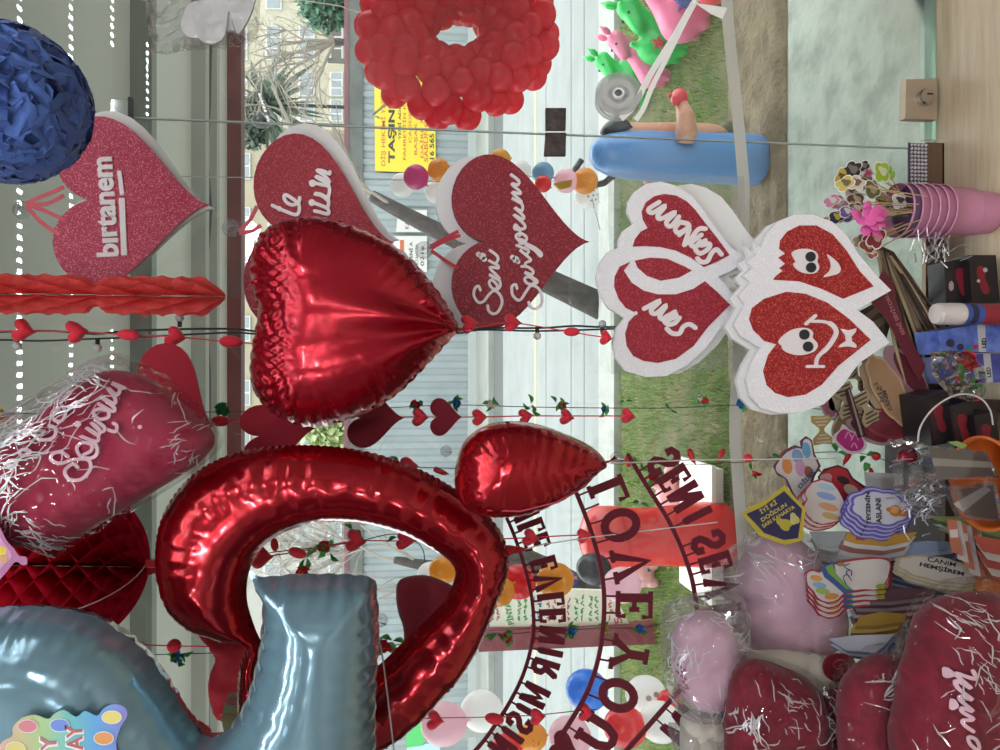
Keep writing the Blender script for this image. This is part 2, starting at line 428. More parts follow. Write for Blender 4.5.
# unseen glowing panels added deeper in the shop as frontal fill light
for i, (x, y) in enumerate(((-1.5, -3.6), (1.02, -3.6))):
    t = E('fill_panel', ['added square fill light panel away from the door side', 'added square fill light panel on the door side of the shop'][i], 'fill light', (x, y, CZ), 'added fill light panels on the shop ceiling')
    ob('fill_frame', box(B(), -.33, .33, -.33, .33, -.03, -.002), M('fill_frame_white', '#e4e4e0', .5), t)
    ob('glow_plate', box(B(), -.3, .3, -.3, .3, -.034, -.0305), M('fill_glow', '#f7f8ff', emit=88), t)
# the glass: fixed pane and door pane meeting at a thin upright joint
glass = film('window_glass', '#f9fcfa', k=1.0, base=0.0, rough=0.0); gedge = M('glass_edge', '#d3dcd8', .3)
XS = W(480, 131, GY).x
def pane(x0, x1):
    bm = B(); box(bm, x0, x1, GY, GY+.008, ZS, CZ)
    for f in bm.faces:
        if abs(f.calc_center_median().x - x0) < 1e-4 or abs(f.calc_center_median().x - x1) < 1e-4: f.material_index = 1
    return bm
struct('window_1', pane(-2.6, XS-.0012), [glass, gedge])
struct('door_1', pane(XS+.0012, 2.6), [glass, gedge])
struct('trim_6', box(B(), XS-.0011, XS+.0011, GY+.0005, GY+.0075, ZS, CZ), M('joint_seal', '#b4bcb7', .4))
steel = M('brushed_steel', '#b8a890', .5, metal=.5); dmet = M('dark_bronze', '#4a423f', .45, metal=.6, noise=(60, '#6a5f5c', .4, .7))
# bronze channel that carries the fixed pane
xr = W(930, 146, GY).x
struct('trim_1', box(box(B(), -2.6, xr, GY-.025, GY-.012, ZS+.0, ZS+.045), -2.6, xr, GY-.025, GY+.02, ZS, ZS+.004), M('channel_bronze', '#7d6a58', .4, metal=.7))
struct('trim_2', box(B(), XS+.02, 2.6, GY-.001, GY+.012, ZS+.002, ZS+.03), film('edge_seal', '#c9e6da', k=.6, base=.05, haze=.45, hazecol='#cfe3d8'))
# patch lock at the foot of the door
f = F(921, 100, GY-.012); t = E('patch_lock', 'brushed steel patch lock clamped to the foot of the glass door', 'lock', f.c)
ob('lock_body', prism(B(), f.P([(905, 80), (936, 79), (936, 120), (904, 119)]), -.004, .016), steel, t)
bm = B(); lathe(bm, [(0, .016), (.0155, .016), (.018, .012), (.018, 0), (.0, 0)], 28, Matrix.Translation(f.v(922, 99, -.004)) @ Matrix.Rotation(PI/2, 4, 'X'))
cy = ob('cylinder', bm, M('polished_steel', '#c8c4bd', .18, metal=1), t, smooth=False)
ob('keyhole', box(B(), -.0015, .0015, -.0215, -.0195, -.006, .006), M('black_gap', '#101010', .6), cy).location = f.v(924, 97, 0)
# glass connector: two dark plates over the joint
f = F(555, 133, GY-.004); t = E('glass_connector', 'pair of dark metal plates clamping the two glass panes together', 'hinge', f.c)
for a, b in ((109, 131.5), (133.5, 157)):
    bm = B(); prism(bm, f.P([(545, a), (565.5, a), (565, b), (543.5 if a > 120 else 545, b)]), -.008, .0); bmesh.ops.bevel(bm, geom=bm.edges[:], offset=.0012, segments=1, affect='EDGES')
    ob('mounting_plate', bm, dmet, t)
f = F(122, 109, GY-.003); t = E('glass_clip', 'clear clip with a dark edge high on the glass joint', 'clip', f.c)
ob('mounting_plate', prism(B(), f.P([(112, 100), (130, 100), (130, 118), (111, 118)]), -.006, 0), film('clip_clear', '#e6efe9', k=1, base=.12, haze=.25), t)
ob('edge_strip', prism(B(), f.P([(130, 99), (133, 99), (133, 119), (130, 119)]), -.012, .002), M('rubber', '#26282a', .6), t)
# ================================================================ outside: awning, pavement, verge, road, fence
AZ = 2.47; AE = (AZ-EYE)/math.tan(-PITCH + math.atan((500-228)/FPX))
galv = latex('awning_sheet', '#d2d4d0', .11, .55, .5, (1.5, '#d2d3ca', .35, .7))
struct('ceiling_awning', box(B(), -2.75, 2.75, 1.62, AE, AZ, AZ+.05), galv)
def ybeam(px, z): return (z - EYE)/math.tan(-PITCH + math.atan((500-px)/FPX))
yb = ybeam(132, AZ)
struct('trim_3', box(box(B(), -2.75, 2.75, yb-.02, yb+.03, AZ-.07, AZ), -2.75, 2.75, yb+.03, yb+.05, AZ-.05, AZ, 1), [M('grey_paint', '#8c9089', .5), M('tan_edge', '#a58f6a', .6)])
yb2 = ybeam(195, AZ)
struct('trim_4', box(box(B(), -2.75, 2.75, yb2-.06, yb2, AZ-.06, AZ), -2.75, 2.75, yb2+.22, yb2+.27, AZ-.04, AZ), M('grey_paint2', '#a3a39b', .5))
red_b = M('oxide_red', '#6d3b3b', .5, noise=(5, '#5a3032', .4, .7))
struct('trim_5', box(B(), -2.8, 2.8, AE-.02, AE+.07, AZ-.07, AZ+.06), red_b)
# cables hung along the awning
bm = B(); rr = random.Random(5)
for yy, zz in ((AE-.55, AZ-.02), (AE-.49, AZ-.015), (AE-.36, AZ-.02)): tube(bm, [(x_*.25, yy + rr.uniform(-.03, .03), zz - .012*(i % 3)*.5) for i, x_ in enumerate(range(-11, 12))], .008, 5)
tag(ob('power_cable', bm, M('cable_grey', '#4b4d4a', .6)), 'dark grey power cables running under the awning sheet', 'cable')
conc = M('pavement_concrete', '#a9b5ab', .85, noise=(6, '#86928a', .42, .64), bump=(30, .25, .02))
dirt = M('dirt', '#827660', .95, noise=(9, '#5f5544', .35, .65), bump=(40, .6, .03))
y1, y2, y3, y4, y5, y6, y7 = YG(784), YG(741), YG(622), YG(606), YG(503), YG(494), YG(481)
struct('ground_pavement', box(B(), -6, 6, 1.66, y1, -.1, 0), conc)
bm = B()
gx = 60; gy = 14; rr = random.Random(2); g = [[bm.verts.new((-6 + 12*i/gx, y1 - .03 + (y2 + .12 - y1)*j/gy, .004 + rr.random()*.03*(0 if j in (0, gy) else 1) + (0.01 if j else 0))) for i in range(gx+1)] for j in range(gy+1)]
for j in range(gy):
    for i in range(gx): bm.faces.new((g[j][i], g[j][i+1], g[j+1][i+1], g[j+1][i]))
struct('ground_dirt', bm, dirt, smooth=True)
struct('ground_verge', box(B(), -8, 8, y2+.05, y3, -.1, .01), M('soil_green', '#43532a', .95, noise=(5, '#6d6448', .4, .65)))
struct('kerb', box(B(), -10, 10, y3, y4, -.1, .06), M('kerb_stone', '#a3a6a1', .8, noise=(8, '#92958f', .4, .7)))
road = M('road_asphalt', '#8b908f', .85, noise=(2, '#7f8483', .35, .7))
struct('road', box(B(), -25, 25, y4, y5, -.1, 0), road)
struct('road_marking', box(B(), -25, 25, YG(536.5), YG(534.5), 0, .004), M('faded_yellow', '#b0ad84', .8))
bm = B()
for px in (546, 571, 584): box(bm, -25, 25, YG(px)-.02, YG(px)+.02, 0, .003)
struct('road_joint', bm, M('joint_grey', '#747a79', .9))
struct('road_gutter', box(B(), -25, 25, y5, y6, -.1, .002), M('gutter_dark', '#565a59', .9))
struct('pavement_far', box(B(), -25, 25, y6, 19, -.1, .1), M('far_paving', '#92958f', .85, noise=(1.5, '#858882', .4, .7)))
struct('ground_beyond', box(B(), -70, 70, 19, 90, -.1, .0), M('far_ground', '#8f918a', .9))
# grass blades, uncountable
rr = np.random.default_rng(4); n = 62000
gxs = rr.uniform(-3.4, 2.6, n); gys = y2 + (y3 - y2)*rr.random(n)**1.15; keep = (np.sin(gxs*3.1)+np.sin(gys*4.3+gxs*2)+rr.normal(0, .8, n) > -1.15) & ((gxs < 1.5) | (rr.random(n) < .75))
gxs, gys = gxs[keep], gys[keep]; n = len(gxs)
h = rr.uniform(.02, .07, n); a = rr.uniform(0, 2*PI, n); l = rr.uniform(-.03, .03, (n, 2)); wd = .0026
V = np.stack([np.stack([gxs-wd*np.cos(a), gys-wd*np.sin(a), np.full(n, .005)], 1), np.stack([gxs+wd*np.cos(a), gys+wd*np.sin(a), np.full(n, .005)], 1), np.stack([gxs+l[:, 0], gys+l[:, 1], h], 1)], 1).reshape(-1, 3)
me = bpy.data.meshes.new('grass'); me.from_pydata(V.tolist(), [], np.arange(3*n).reshape(-1, 3).tolist())
gms = [M('grass_a', '#6c9433', .8), M('grass_b', '#92b158', .8), M('grass_c', '#a3a270', .85)]
for m in gms: me.materials.append(m)
me.polygons.foreach_set('material_index', rr.choice(3, n, p=[.5, .36, .14]).astype(np.int32))
o = link('grass', me); o['kind'] = 'stuff'; tag(o, 'short patchy green grass on the verge beside the road', 'grass')
# corrugated fence with its top beam
FYc = YG(481)
bm = B(); pts = []; x = -13.0
while x < 13: pts += [(x, 0), (x+.10, 0), (x+.14, .04), (x+.24, .04), (x+.28, 0)]; x += .28
ztop = W(362, 100, FYc).z
a = [(bm.verts.new((p, FYc + q, .1)), bm.verts.new((p, FYc + q, ztop))) for p, q in pts]
for u, v in zip(a, a[1:]): bm.faces.new((u[0], v[0], v[1], u[1]))
t = E('corrugated_fence', 'pale blue-grey corrugated metal fence across the road', 'fence', (0, 0, 0))
ob('sheet', bm, M('fence_sheet', '#8d9698', .5, metal=.1, noise=(1.2, '#828b8d', .35, .7)), t)
zt2 = W(347, 100, FYc).z
ob('top_beam', box(B(), -13, 13, FYc-.06, FYc+.06, ztop-.02, zt2-.04), M('beam_dark', '#5a5f5a', .6, noise=(2, '#484c48', .4, .65)), t)
ob('cap_strip', box(B(), -13, 13, FYc-.08, FYc+.08, zt2-.04, zt2+.05), M('cap_red', '#6a434a', .6), t)
bm = B()
for x in (-12, -9, -6, -3, .4, 3.4, 6.5, 9.5): box(bm, x-.04, x+.04, FYc+.08, FYc+.16, 0, zt2+.4)
ob('rear_post', bm, M('beam_dark'), t)
bm = B(); box(bm, -13, 13, FYc-.04, FYc-.002, .1, .28)
ob('bottom_rail', bm, M('rail_pale', '#9ea4a2', .6), t)
# signs on the fence
yel = M('sign_yellow', '#d2bd2c', .5); txr = M('sign_red', '#b5562a', .5); txb = M('sign_black', '#2a2a22', .5)
f = F(405, 120, FYc-.06); t = E('notice_banner', 'yellow notice banner with red and black writing on the fence', 'banner', f.c)
ob('sheet', prism(B(), f.P([(375, 171), (436, 173), (434, 40), (374, 42)]), 0, .01), yel, t)
for body, b0, hh, p0, p1, mm, bo in (('DİŞ HEKİMİ YEŞİM KARA', 386.5, 6.5, 166, 62, txr, .01), ('TAŞINDI', 396.5, 8.5, 163, 92, txb, .035), ('YENİ ADRESİMİZ', 401, 3.5, 140, 80, txb, .01), ('FAHRETTİN KERİM', 406, 4, 160, 84, txr, .01), ('CADDESİ', 411.5, 4, 143, 104, txr, .01),
        ('BAŞAK APT.', 418, 4, 155, 100, txr, .01), ('DAİRE 7 KUT', 423.5, 4, 158, 96, txr, .01), ('SABUNCAKIS', 428, 4, 162, 98, txr, .01), ('0216 565 50 18', 434, 4.5, 171, 108, txb, .02)):
    text(t, f, body, (b0, p0), (b0, p1), hh, 0, mm, .004, bo)
wht = M('sign_white', '#c4c2be', .6)
f = F(412, 225, FYc-.06); t = E('notice_board', 'white notice with red number high on the fence', 'sign', f.c)
ob('sheet', prism(B(), f.P([(396, 232), (427, 232), (427, 210), (398, 210)]), 0, .01), wht, t)
text(t, f, '55', (424, 231), (424, 219), 5, 0, txr, .004, .03); text(t, f, 'YENİ', (417, 229), (417, 214), 4, 0, txb, .004, .02); text(t, f, 'KAT 1', (409, 229), (409, 214), 4, 0, txb, .004)
f = F(412, 255, FYc-.06); t = E('notice_board', 'white notice with a red line and black writing on the fence', 'sign', f.c)
ob('sheet', prism(B(), f.P([(390, 272), (427, 272), (427, 236), (390, 236)]), 0, .01), wht, t)
ob('red_line', prism(B(), f.P([(400, 270), (404, 270), (404, 240), (400, 240)]), -.004, 0), txr, t)
text(t, f, 'YENİ A', (412.5, 262), (412.5, 242), 4, 0, txb, .004, .02); text(t, f, 'ORTAKLAR', (418.5, 269), (418.5, 244), 3, 0, txb, .004); text(t, f, '0216', (424, 266), (424, 246), 3.5, 0, txb, .004, .01)
# apartment building across the road
BY = 70.0
f = F(300, 60, BY); t = E('apartment_building', 'cream apartment building with rows of white framed windows behind the fence', 'building', f.c)
wallm = M('cream_render', '#bab5a3', .9, noise=(.15, '#aea892', .4, .65))
ob('wall', prism(B(), f.P([(150, -60), (420, -60), (420, 130), (150, 130)]), 0, 8), wallm, t)
ob('wall', prism(B(), f.P([(150, 130), (420, 130), (420, 460), (150, 460)]), 1.2, 8), M('beige_render', '#a89f8a', .9, noise=(.15, '#9d9480', .4, .65)), t)
ob('wall', prism(B(), f.P([(150, 460), (420, 460), (420, 700), (150, 700)]), -1, 8), M('grey_render', '#a9a8a2', .9), t)
pane_m = M('far_pane', '#8d979b', .2); frm = M('far_frame', '#d0d1ce', .6); cage = M('far_dark', '#5f5b54', .7)
def fwin(p0, q0, p1, q1, nb, dy=0.0, dark=False):
    wf = ob('window', prism(B(), f.P([(p0, q0), (p1, q0), (p1, q1), (p0, q1)]), dy-.25, dy+.1), frm, t)
    bm = B(); L = (q1-q0)/nb
    for k in range(nb): prism(bm, f.P([(p0+1.5, q0+k*L+1), (p1-1.5, q0+k*L+1), (p1-1.5, q0+(k+1)*L-1), (p0+1.5, q0+(k+1)*L-1)]), dy-.32, dy-.2)
    ob('pane', bm, cage if dark else pane_m, wf)
for p0, p1 in ((232, 248), (266, 282), (299, 315), (330, 343)):
    fwin(p0, 27, p1, 61, 3, dark=p0 > 325); fwin(p0, 73, p1, 97, 3); fwin(p0, 100, p1, 122, 3); fwin(p0, -18, p1, 10, 3)
    for q in (150, 205, 260, 315, 380, 420): fwin(p0, q, p1, q+26, 2, 1.2)
    for q in (480, 520, 560, 600, 640): fwin(p0, q, p1, q+24, 2, -1)
# ---- trees
def branches(bm, p, d, L, r, depth, rr, spread, seg=5, drop=0.0):
    pts = [p]; n = 4; q = p.copy(); dd = d.copy()
    for i in range(n):
        dd = (dd + Vector((rr.gauss(0, .16), rr.gauss(0, .16), rr.gauss(0, .12) - drop))).normalized(); q = q + dd*L/n; pts.append(q.copy())
    tube(bm, pts, [r*(1 - .5*i/n) for i in range(n+1)], seg)
    if depth <= 0: return
    for k in range(rr.choice((2, 3, 3))):
        i = rr.randint(1, n); nd = (dd + Vector((rr.gauss(0, spread), rr.gauss(0, spread*.8), rr.gauss(0, spread)))).normalized()
        branches(bm, pts[i], nd, L*rr.uniform(.6, .85), r*.55, depth-1, rr, spread, max(3, seg-1), drop)
bark = M('bark_grey', '#4b4542', .95, noise=(18, '#332f2e', .35, .65, (1, 1, .25)), bump=(25, .6, .02))
twig = M('twig_pale', '#8d857b', .9); frost = M('twig_bleached', '#b0aba4', .9, noise=(9, '#8d877f', .35, .6))
def tree(label, base, top, r0, r1, mid=(), tops=(), seed=1, twm=None, L=1.4, depth=4, spread=.5, bends=0):
    t = E('bare_tree', label, 'tree', base, 'bare trees outside')
    path = [Vector((0, 0, 0))] + [Vector(m) - base for m in mid] + [top - base]
    path = [Vector(q) for q in sm([tuple(q) for q in path], 5)] if len(path) > 2 else path
    n = len(path)-1
    ob('trunk', tube(B(), path, [r0 + (r1-r0)*i/n for i in range(n+1)], 10), bark, t, smooth=True)
    bm = B(); rr = random.Random(seed)
    for c, d, k in tops: branches(bm, Vector(c) - base, Vector(d).normalized(), L*k, r1*.6*k, depth, rr, spread, 5)
    if len(bm.verts): ob('branch', bm, twm or twig, t)
    else: bm.free()
    return t
yt = YG(603)
TA = W(604, 307, yt)
tree('bare tree with a thick grey trunk leaning over beside the notices on the fence', Vector((TA.x, yt, .0)), W(372, 196, yt+.35), .115, .05,
     mid=[W(520, 268, yt+.1), W(440, 232, yt+.25)], tops=[(W(372, 196, yt+.35), (.3, .2, 1), 1.0), (W(372, 196, yt+.35), (.7, .3, .7), .8), (W(400, 210, yt+.3), (.6, -.1, .8), .6)], seed=3, L=.8, depth=3)
yt2 = YG(607)
TB = W(607, 612, yt2)
tree('bare tree with a dark crooked trunk beside the maroon sign post', Vector((TB.x, yt2, .0)), W(395, 560, yt2+.5), .14, .03,
     mid=[W(560, 580, yt2), W(508, 556, yt2+.1), W(455, 568, yt2+.3)], tops=[(W(395, 560, yt2+.5), (.1, .1, 1), .7), (W(440, 572, yt2+.4), (-.4, .2, .9), .8), (W(420, 566, yt2+.4), (.3, .2, .9), .9)], seed=8, L=.7, depth=4)
bw = W(350, 40, 24)
tree('bare leafless tree in front of the cream building', Vector((bw.x, 24, 0)), W(335, 42, 24), .16, .1,
     tops=[(W(335, 42, 24), d, k) for d, k in (((.1, 0, 1), 1.1), ((-.5, .2, .8), 1.1), ((.5, -.2, .8), 1), ((-.8, 0, .4), 1), ((.7, .1, .5), .9), ((-.2, -.3, 1), 1.2), ((-.6, 0, .75), 1.3))], seed=12, L=1.5, depth=4, spread=.55)
bw = W(350, 555, 15)
tree('dense bleached tree full of pale twigs above the fence end', Vector((bw.x, 18, 0)), W(352, 555, 18), .2, .1, twm=frost,
     tops=[(W(352, 555, 18), d, k) for d, k in (((.1, 0, 1), 1.1), ((-.6, .2, .7), 1.1), ((.6, -.2, .7), 1), ((-.3, 0, .8), 1), ((.9, .1, .4), .9), ((-.9, .1, .3), .9), ((0, -.3, 1), 1.1), ((.35, .2, .9), 1.2), ((.2, .1, 1), 1.4), ((-.2, .1, 1), 1.5))], seed=22, L=1.1, depth=6, spread=.7)
# dark hedge / palm and an evergreen in front of the building
def leafy(label, name, c, rad, n, cols, ls, seed, cat, blade=False):
    rr = random.Random(seed); t = E(name, label, cat, Vector((c.x, c.y, 0)))
    o = c - Vector((c.x, c.y, 0))
    ob('trunk', tube(B(), [(0, 0, 0), (0, 0, o.z)], [.08, .05], 6), bark, t)
    bm = B()
    for k in range(n):
        d = Vector((rr.gauss(0, 1), rr.gauss(0, 1), rr.gauss(0, 1))).normalized(); q = o + Vector((d.x*rad[0], d.y*rad[0], d.z*rad[1]))*rr.random()**.4
        if blade:
            e = d*ls*rr.uniform(.6, 1.4) + Vector((0, 0, -.3*ls)); s = d.orthogonal().normalized()*ls*.05; q = o
            vs_ = [bm.verts.new(q - s), bm.verts.new(q + s), bm.verts.new(q + e*.6 + s*1.3 + Vector((0, 0, .12*ls))), bm.verts.new(q + e)]
        else:
            e = Vector((rr.gauss(0, 1), rr.gauss(0, 1), rr.gauss(0, 1))).normalized()*ls; s = e.orthogonal()*.5
            vs_ = [bm.verts.new(q - s*.5), bm.verts.new(q + e*.5 - s), bm.verts.new(q + e), bm.verts.new(q + s*.6)]
        bm.faces.new(vs_).material_index = rr.randrange(len(cols))
    ob('foliage', bm, cols, t)
dg = [M('leaf_dark', '#3c4a3f', .8), M('leaf_mid', '#4f6152', .8)]
leafy('dark green evergreen crown above the fence beside the bare tree', 'evergreen_tree', W(326, 2, 21), (.75, .75), 1500, [M('fir_a', '#4f7a5f', .8), M('fir_b', '#3f6650', .8)], .16, 5, 'tree')
leafy('dark spiky palm beyond the fence under the awning edge', 'palm_tree', W(268, 104, 27), (.8, .8), 90, dg, 1.5, 6, 'palm', True)
leafy('dark rounded shrub beyond the fence beside the palm', 'shrub', W(254, 122, 36), (1.2, .7), 900, dg, .28, 7, 'shrub')
leafy('small yellow green bush beyond the fence between the hanging hearts', 'bush', W(340, 430, 28), (.7, 1.4), 700, [M('bush_a', '#8fa06a', .8), M('bush_b', '#a5b180', .8)], .25, 9, 'bush')
# lattice street frame (white and black chequered arm) beyond the fence
f = F(268, 118, 24); t = E('lattice_arm', 'black and white chequered metal arm rising beyond the fence', 'arm', f.c)
bm = B()
for k in range(9): strip(bm, f.P([(258 + k*1.1, 94 + k*3.2), (261 + k*1.1, 95.6 + k*3.2)]), 2.2*f.s, -.02, .02, False)
ob('white_plate', bm, frm, t); bm = B()
for d in (0, 5): strip(bm, f.P([(257 + d, 92), (268 + d, 124)]), .8*f.s, -.03, .03, False)
ob('rail', bm, M('far_black', '#3a3d3f', .6), t)
strip2 = B(); tube(strip2, [f.v(*q) for q in circ(262, 120, 9, 20, 7)], .05, 5); ob('hoop', strip2, M('far_black'), t)
# ================================================================ in the window: foam hearts, foil balloons, garlands
gred = M('glitter_red', '#97202f', .5, spec=.4, glit=(620, '#d0606a', .80)); gred_lit = M('glitter_red_lit', '#b2334c', .5, spec=.4, glit=(620, '#ef93a5', .74)); gred_shaded = M('glitter_red_shaded', '#86202c', .5, spec=.4, glit=(620, '#d0606a', .84)); gred2 = M('glitter_bright_red', '#96151a', .5, spec=.4, glit=(620, '#e07060', .72))  # lit and shaded hearts share one glitter; the light is put into its colour
gwht = M('glitter_white', '#eeedee', .5, glit=(620, '#ffffff', .6)); foam = M('white_foam', '#ecece8', .75); ltr = M('letter_white', '#eee6e4', .6)
blk = M('pupil_black', '#22252b', .35)
ribr = M('ribbon_red', '#c32a3c', .35, sheen=.3); cup_m = film('suction_clear', '#f2f4f3', k=1.2, base=.12, haze=.22)
def suction(px, py, label, r=9):
    f = F(px, py, GY-.001); t = E('suction_hook', label, 'suction hook', f.c, 'suction hooks on the glass')
    R = r*f.s; m = Matrix.Rotation(PI/2, 4, 'X')
    ob('mounting_cup', lathe(B(), [(R, 0), (R*.98, .002), (R*.6, .006), (R*.42, .011), (R*.4, .016), (0, .017)], 24, m), cup_m, t, smooth=True)
    ob('hook', tube(B(), [(0, -.014, R*.15), (0, -.022, -R*.1), (0, -.024, -R*.55), (0, -.03, -R*.75), (0, -.034, -R*.5)], .0012, 6), M('hook_wire', '#b9b9b4', .3, metal=.8), t)
    return f
def foamheart(label, kind, tip, ln, w, ang, back, Y, red=gred, fat=0.0):
    f = F(tip[0]-ln*.5, tip[1], Y); t = E('foam_heart', label, 'heart sign', f.c, 'glitter foam hearts hung on the glass')
    ob('backing', prism(B(), f.P(heart_px(*back)), .018, .030), foam, t)
    bm = prism(B(), f.P(heart_px(tip, ln, w, ang, 64, fat)), -.006, .006)
    ob('heart_plate', bm, [red], t)
    ob('spacer', prism(B(), f.P(circ(tip[0]-ln*.55, tip[1], 12)), .006, .018), foam, t)
    return f, t
def ribbon(t, f, pts, wpx, dy, name='ribbon'):
    bm = B()
    for l in pts: strip(bm, f.P(sm(l, 4)), wpx*f.s, dy, dy+.0006, False)
    return ob('hanging_' + name, bm, ribr, t)
f, t = foamheart('red glitter foam heart with the word birtanem below the blue pom-pom', 1, (210, 205), 155, 168, 2, ((212, 206), 156, 174, 6), 1.545, gred_lit)
text(t, f, 'bırtanem', (121, 257), (121 - 7, 158), 21, -.006, ltr, .004, .035)
ob('underline', strip(B(), f.P([(126, 256), (123.5, 199)]), 5.5*f.s, -.010, -.006, False), ltr, t)
ob('underline', strip(B(), f.P([(124, 196), (121, 172)]), 4*f.s, -.010, -.006, False), ltr, t)
ribbon(t, f, [[(28, 204), (45, 197), (66, 188)], [(28, 205), (48, 205), (66, 196)], [(28, 206), (42, 222), (62, 236)], [(30, 206), (48, 212), (68, 222)]], 4, -.008)
suction(22, 210, 'clear suction hook holding the birtanem heart')
f, t = foamheart('red glitter foam heart with white script half hidden behind the foil heart', 1, (394, 243), 146, 196, 6, ((399, 238), 148, 204, 9), 1.545)
k = 12.5; o_ = (260, 160)
strokes(t, f, [off(l, *o_, k) for l in ([(165, 580), (330, 655), (460, 695), (500, 640), (492, 560)],
   [(450, 520), (340, 450), (310, 480), (340, 540), (420, 575), (490, 535), (505, 485)],
   [(690, 650), (740, 660), (855, 685), (850, 620), (740, 570), (640, 540)], [(852, 600), (860, 530), (780, 460), (690, 435), (760, 440), (850, 490), (862, 520)],
   [(862, 470), (870, 350), (760, 320), (640, 290)], [(865, 330), (790, 250), (705, 220), (800, 280), (875, 285), (800, 200), (720, 145), (800, 155), (870, 190), (880, 165)])], 3.4, -.006, .004, ltr,
   dots=[(260 + 655/k, 160 + 545/k, 3.4), (260 + 665/k, 160 + 305/k, 3.6), (260 + 250/k, 160 + 620/k, 2.6)])
ribbon(t, f, [[(240, 232), (250, 222), (258, 207)], [(240, 234), (252, 232), (262, 226)]], 4, -.008)
suction(231, 228, 'clear suction hook above the half hidden script heart')
f, t = foamheart('red glitter foam heart in shaded tone with white script Seni Seviyorum', 1, (589, 242), 138, 174, 0, ((576, 246), 142, 178, 2), 1.545, gred_shaded)
o1, o2 = (465, 240), (465, 170)
strokes(t, f, [off(l, *o1, 10) for l in (
  [(150, 505), (130, 465), (95, 490), (85, 560), (130, 628), (185, 615), (235, 550), (290, 510), (345, 555), (365, 630), (330, 715), (280, 742), (235, 715), (222, 660)],
  [(300, 500), (320, 465), (265, 405), (238, 430), (260, 480), (310, 500), (345, 470), (335, 410), (235, 350), (310, 395), (335, 385), (245, 290), (285, 280), (325, 290), (320, 260), (235, 215)],
  [(300, 245), (325, 200), (310, 160), (245, 110)],
  [(515, 490), (500, 450), (465, 470), (468, 550), (515, 602), (555, 595), (605, 520), (655, 460), (725, 490), (762, 570), (755, 650), (700, 690), (650, 675), (630, 625)],
  [(650, 460), (690, 420), (650, 380), (610, 375), (590, 400), (620, 440), (690, 445), (710, 410), (590, 330), (660, 350), (672, 315), (620, 275), (560, 270)],
  [(600, 265), (600, 235), (645, 215), (640, 190), (540, 105), (600, 150), (625, 110), (510, 62)], [(600, 60), (690, 110), (745, 170), (755, 140), (690, 85), (600, 40), (575, 10), (530, 0)])] +
  [off(l, *o2, 10) for l in ([(570, 745), (512, 690), (510, 655), (560, 645), (610, 685), (585, 735), (540, 740)], [(540, 665), (540, 610), (490, 595), (500, 555), (540, 595), (590, 590), (580, 545), (480, 455), (565, 500), (578, 470), (490, 385), (560, 420), (560, 350), (460, 292), (540, 335), (550, 320), (465, 235), (540, 250), (540, 225), (460, 150), (520, 160), (530, 120), (455, 60)])],
  2.7, -.006, .004, ltr, dots=[(482, 257, 3.6), (478, 255, 2.6), (484, 260, 2.6), (515, 260, 3.4), (512, 258, 2.6), (517.5, 262.5, 2.2)])
ribbon(t, f, [[(430, 247), (443, 240), (458, 232)], [(431, 249), (446, 241), (460, 236)], [(431, 251), (445, 261), (458, 269)]], 3.5, -.008)
suction(424, 250, 'clear suction hook above the Seni Seviyorum heart')
# interlocked pair with names of love
def duo(label, outer, back, reds, Y, red, cx, cy):
    f = F(cx, cy, Y); t = E('double_heart_sign', label, 'heart sign', f.c, 'double foam hearts')
    ob('backing', prism(B(), f.P(back), .014, .026), foam, t)
    ob('heart_plate', prism(B(), f.P(outer), -.004, .006), gwht, t)
    for r in reds: ob('red_inlay', prism(B(), f.P(r), -.0055, -.0038), red, t)
    ob('spacer', prism(B(), f.P(circ(cx, cy-20, 14)), .006, .014), foam, t)
    return f, t
O1 = [(750, 261), (731, 248), (716, 230), (701, 208), (690, 195), (675, 186), (660, 182), (646, 184), (634, 192), (627.5, 202), (626.6, 212.5), (632.5, 224), (622, 231.6), (618, 240), (618, 248), (607.6, 252), (599, 264), (595.5, 278.5), (599, 293), (607.6, 308), (624, 318), (616, 328), (612, 343), (615, 358), (625, 371), (646, 377), (666, 376), (687, 365), (707, 346), (722, 325), (744, 309), (731, 293), (717.5, 277)]
B1 = [(x + (34 if y < 265 else 14), y + (0 if y < 265 else -2)) for x, y in O1 if not (225 < y < 330 and x < 640)]
U1 = [(647, 228.5), (642, 220), (641, 212), (645, 203), (653, 197), (663, 194.5), (675, 196), (686, 202), (694, 210), (703, 222), (715, 237), (728.5, 255.5), (716, 262), (703, 267.5), (690, 258), (675, 251), (660, 247.5), (645, 246.5), (632, 247), (634, 240), (640, 232)]
N1 = [(634, 261), (649, 258), (666, 259), (684, 267), (691, 271), (678, 278), (660, 281), (646, 276), (637, 268)]
R1 = [(629.6, 262), (619, 267), (614, 277), (613.5, 287), (618, 299), (625, 308), (636, 313.5), (628, 322), (624.5, 334), (626, 346), (632.5, 356), (643, 361), (657, 363), (675, 359), (692.6, 346), (707, 327), (729, 305), (716, 292), (704, 281.5), (692.6, 289), (675, 294.6), (657, 294.6), (643, 291), (631, 283), (623, 271)]
f, t = duo('two interlocked white glitter hearts with red inlays reading Seni Seviyorum', O1, B1, (U1, N1, R1), 1.475, gred, 670, 280)
a, b = (635, 190), (635, 285)
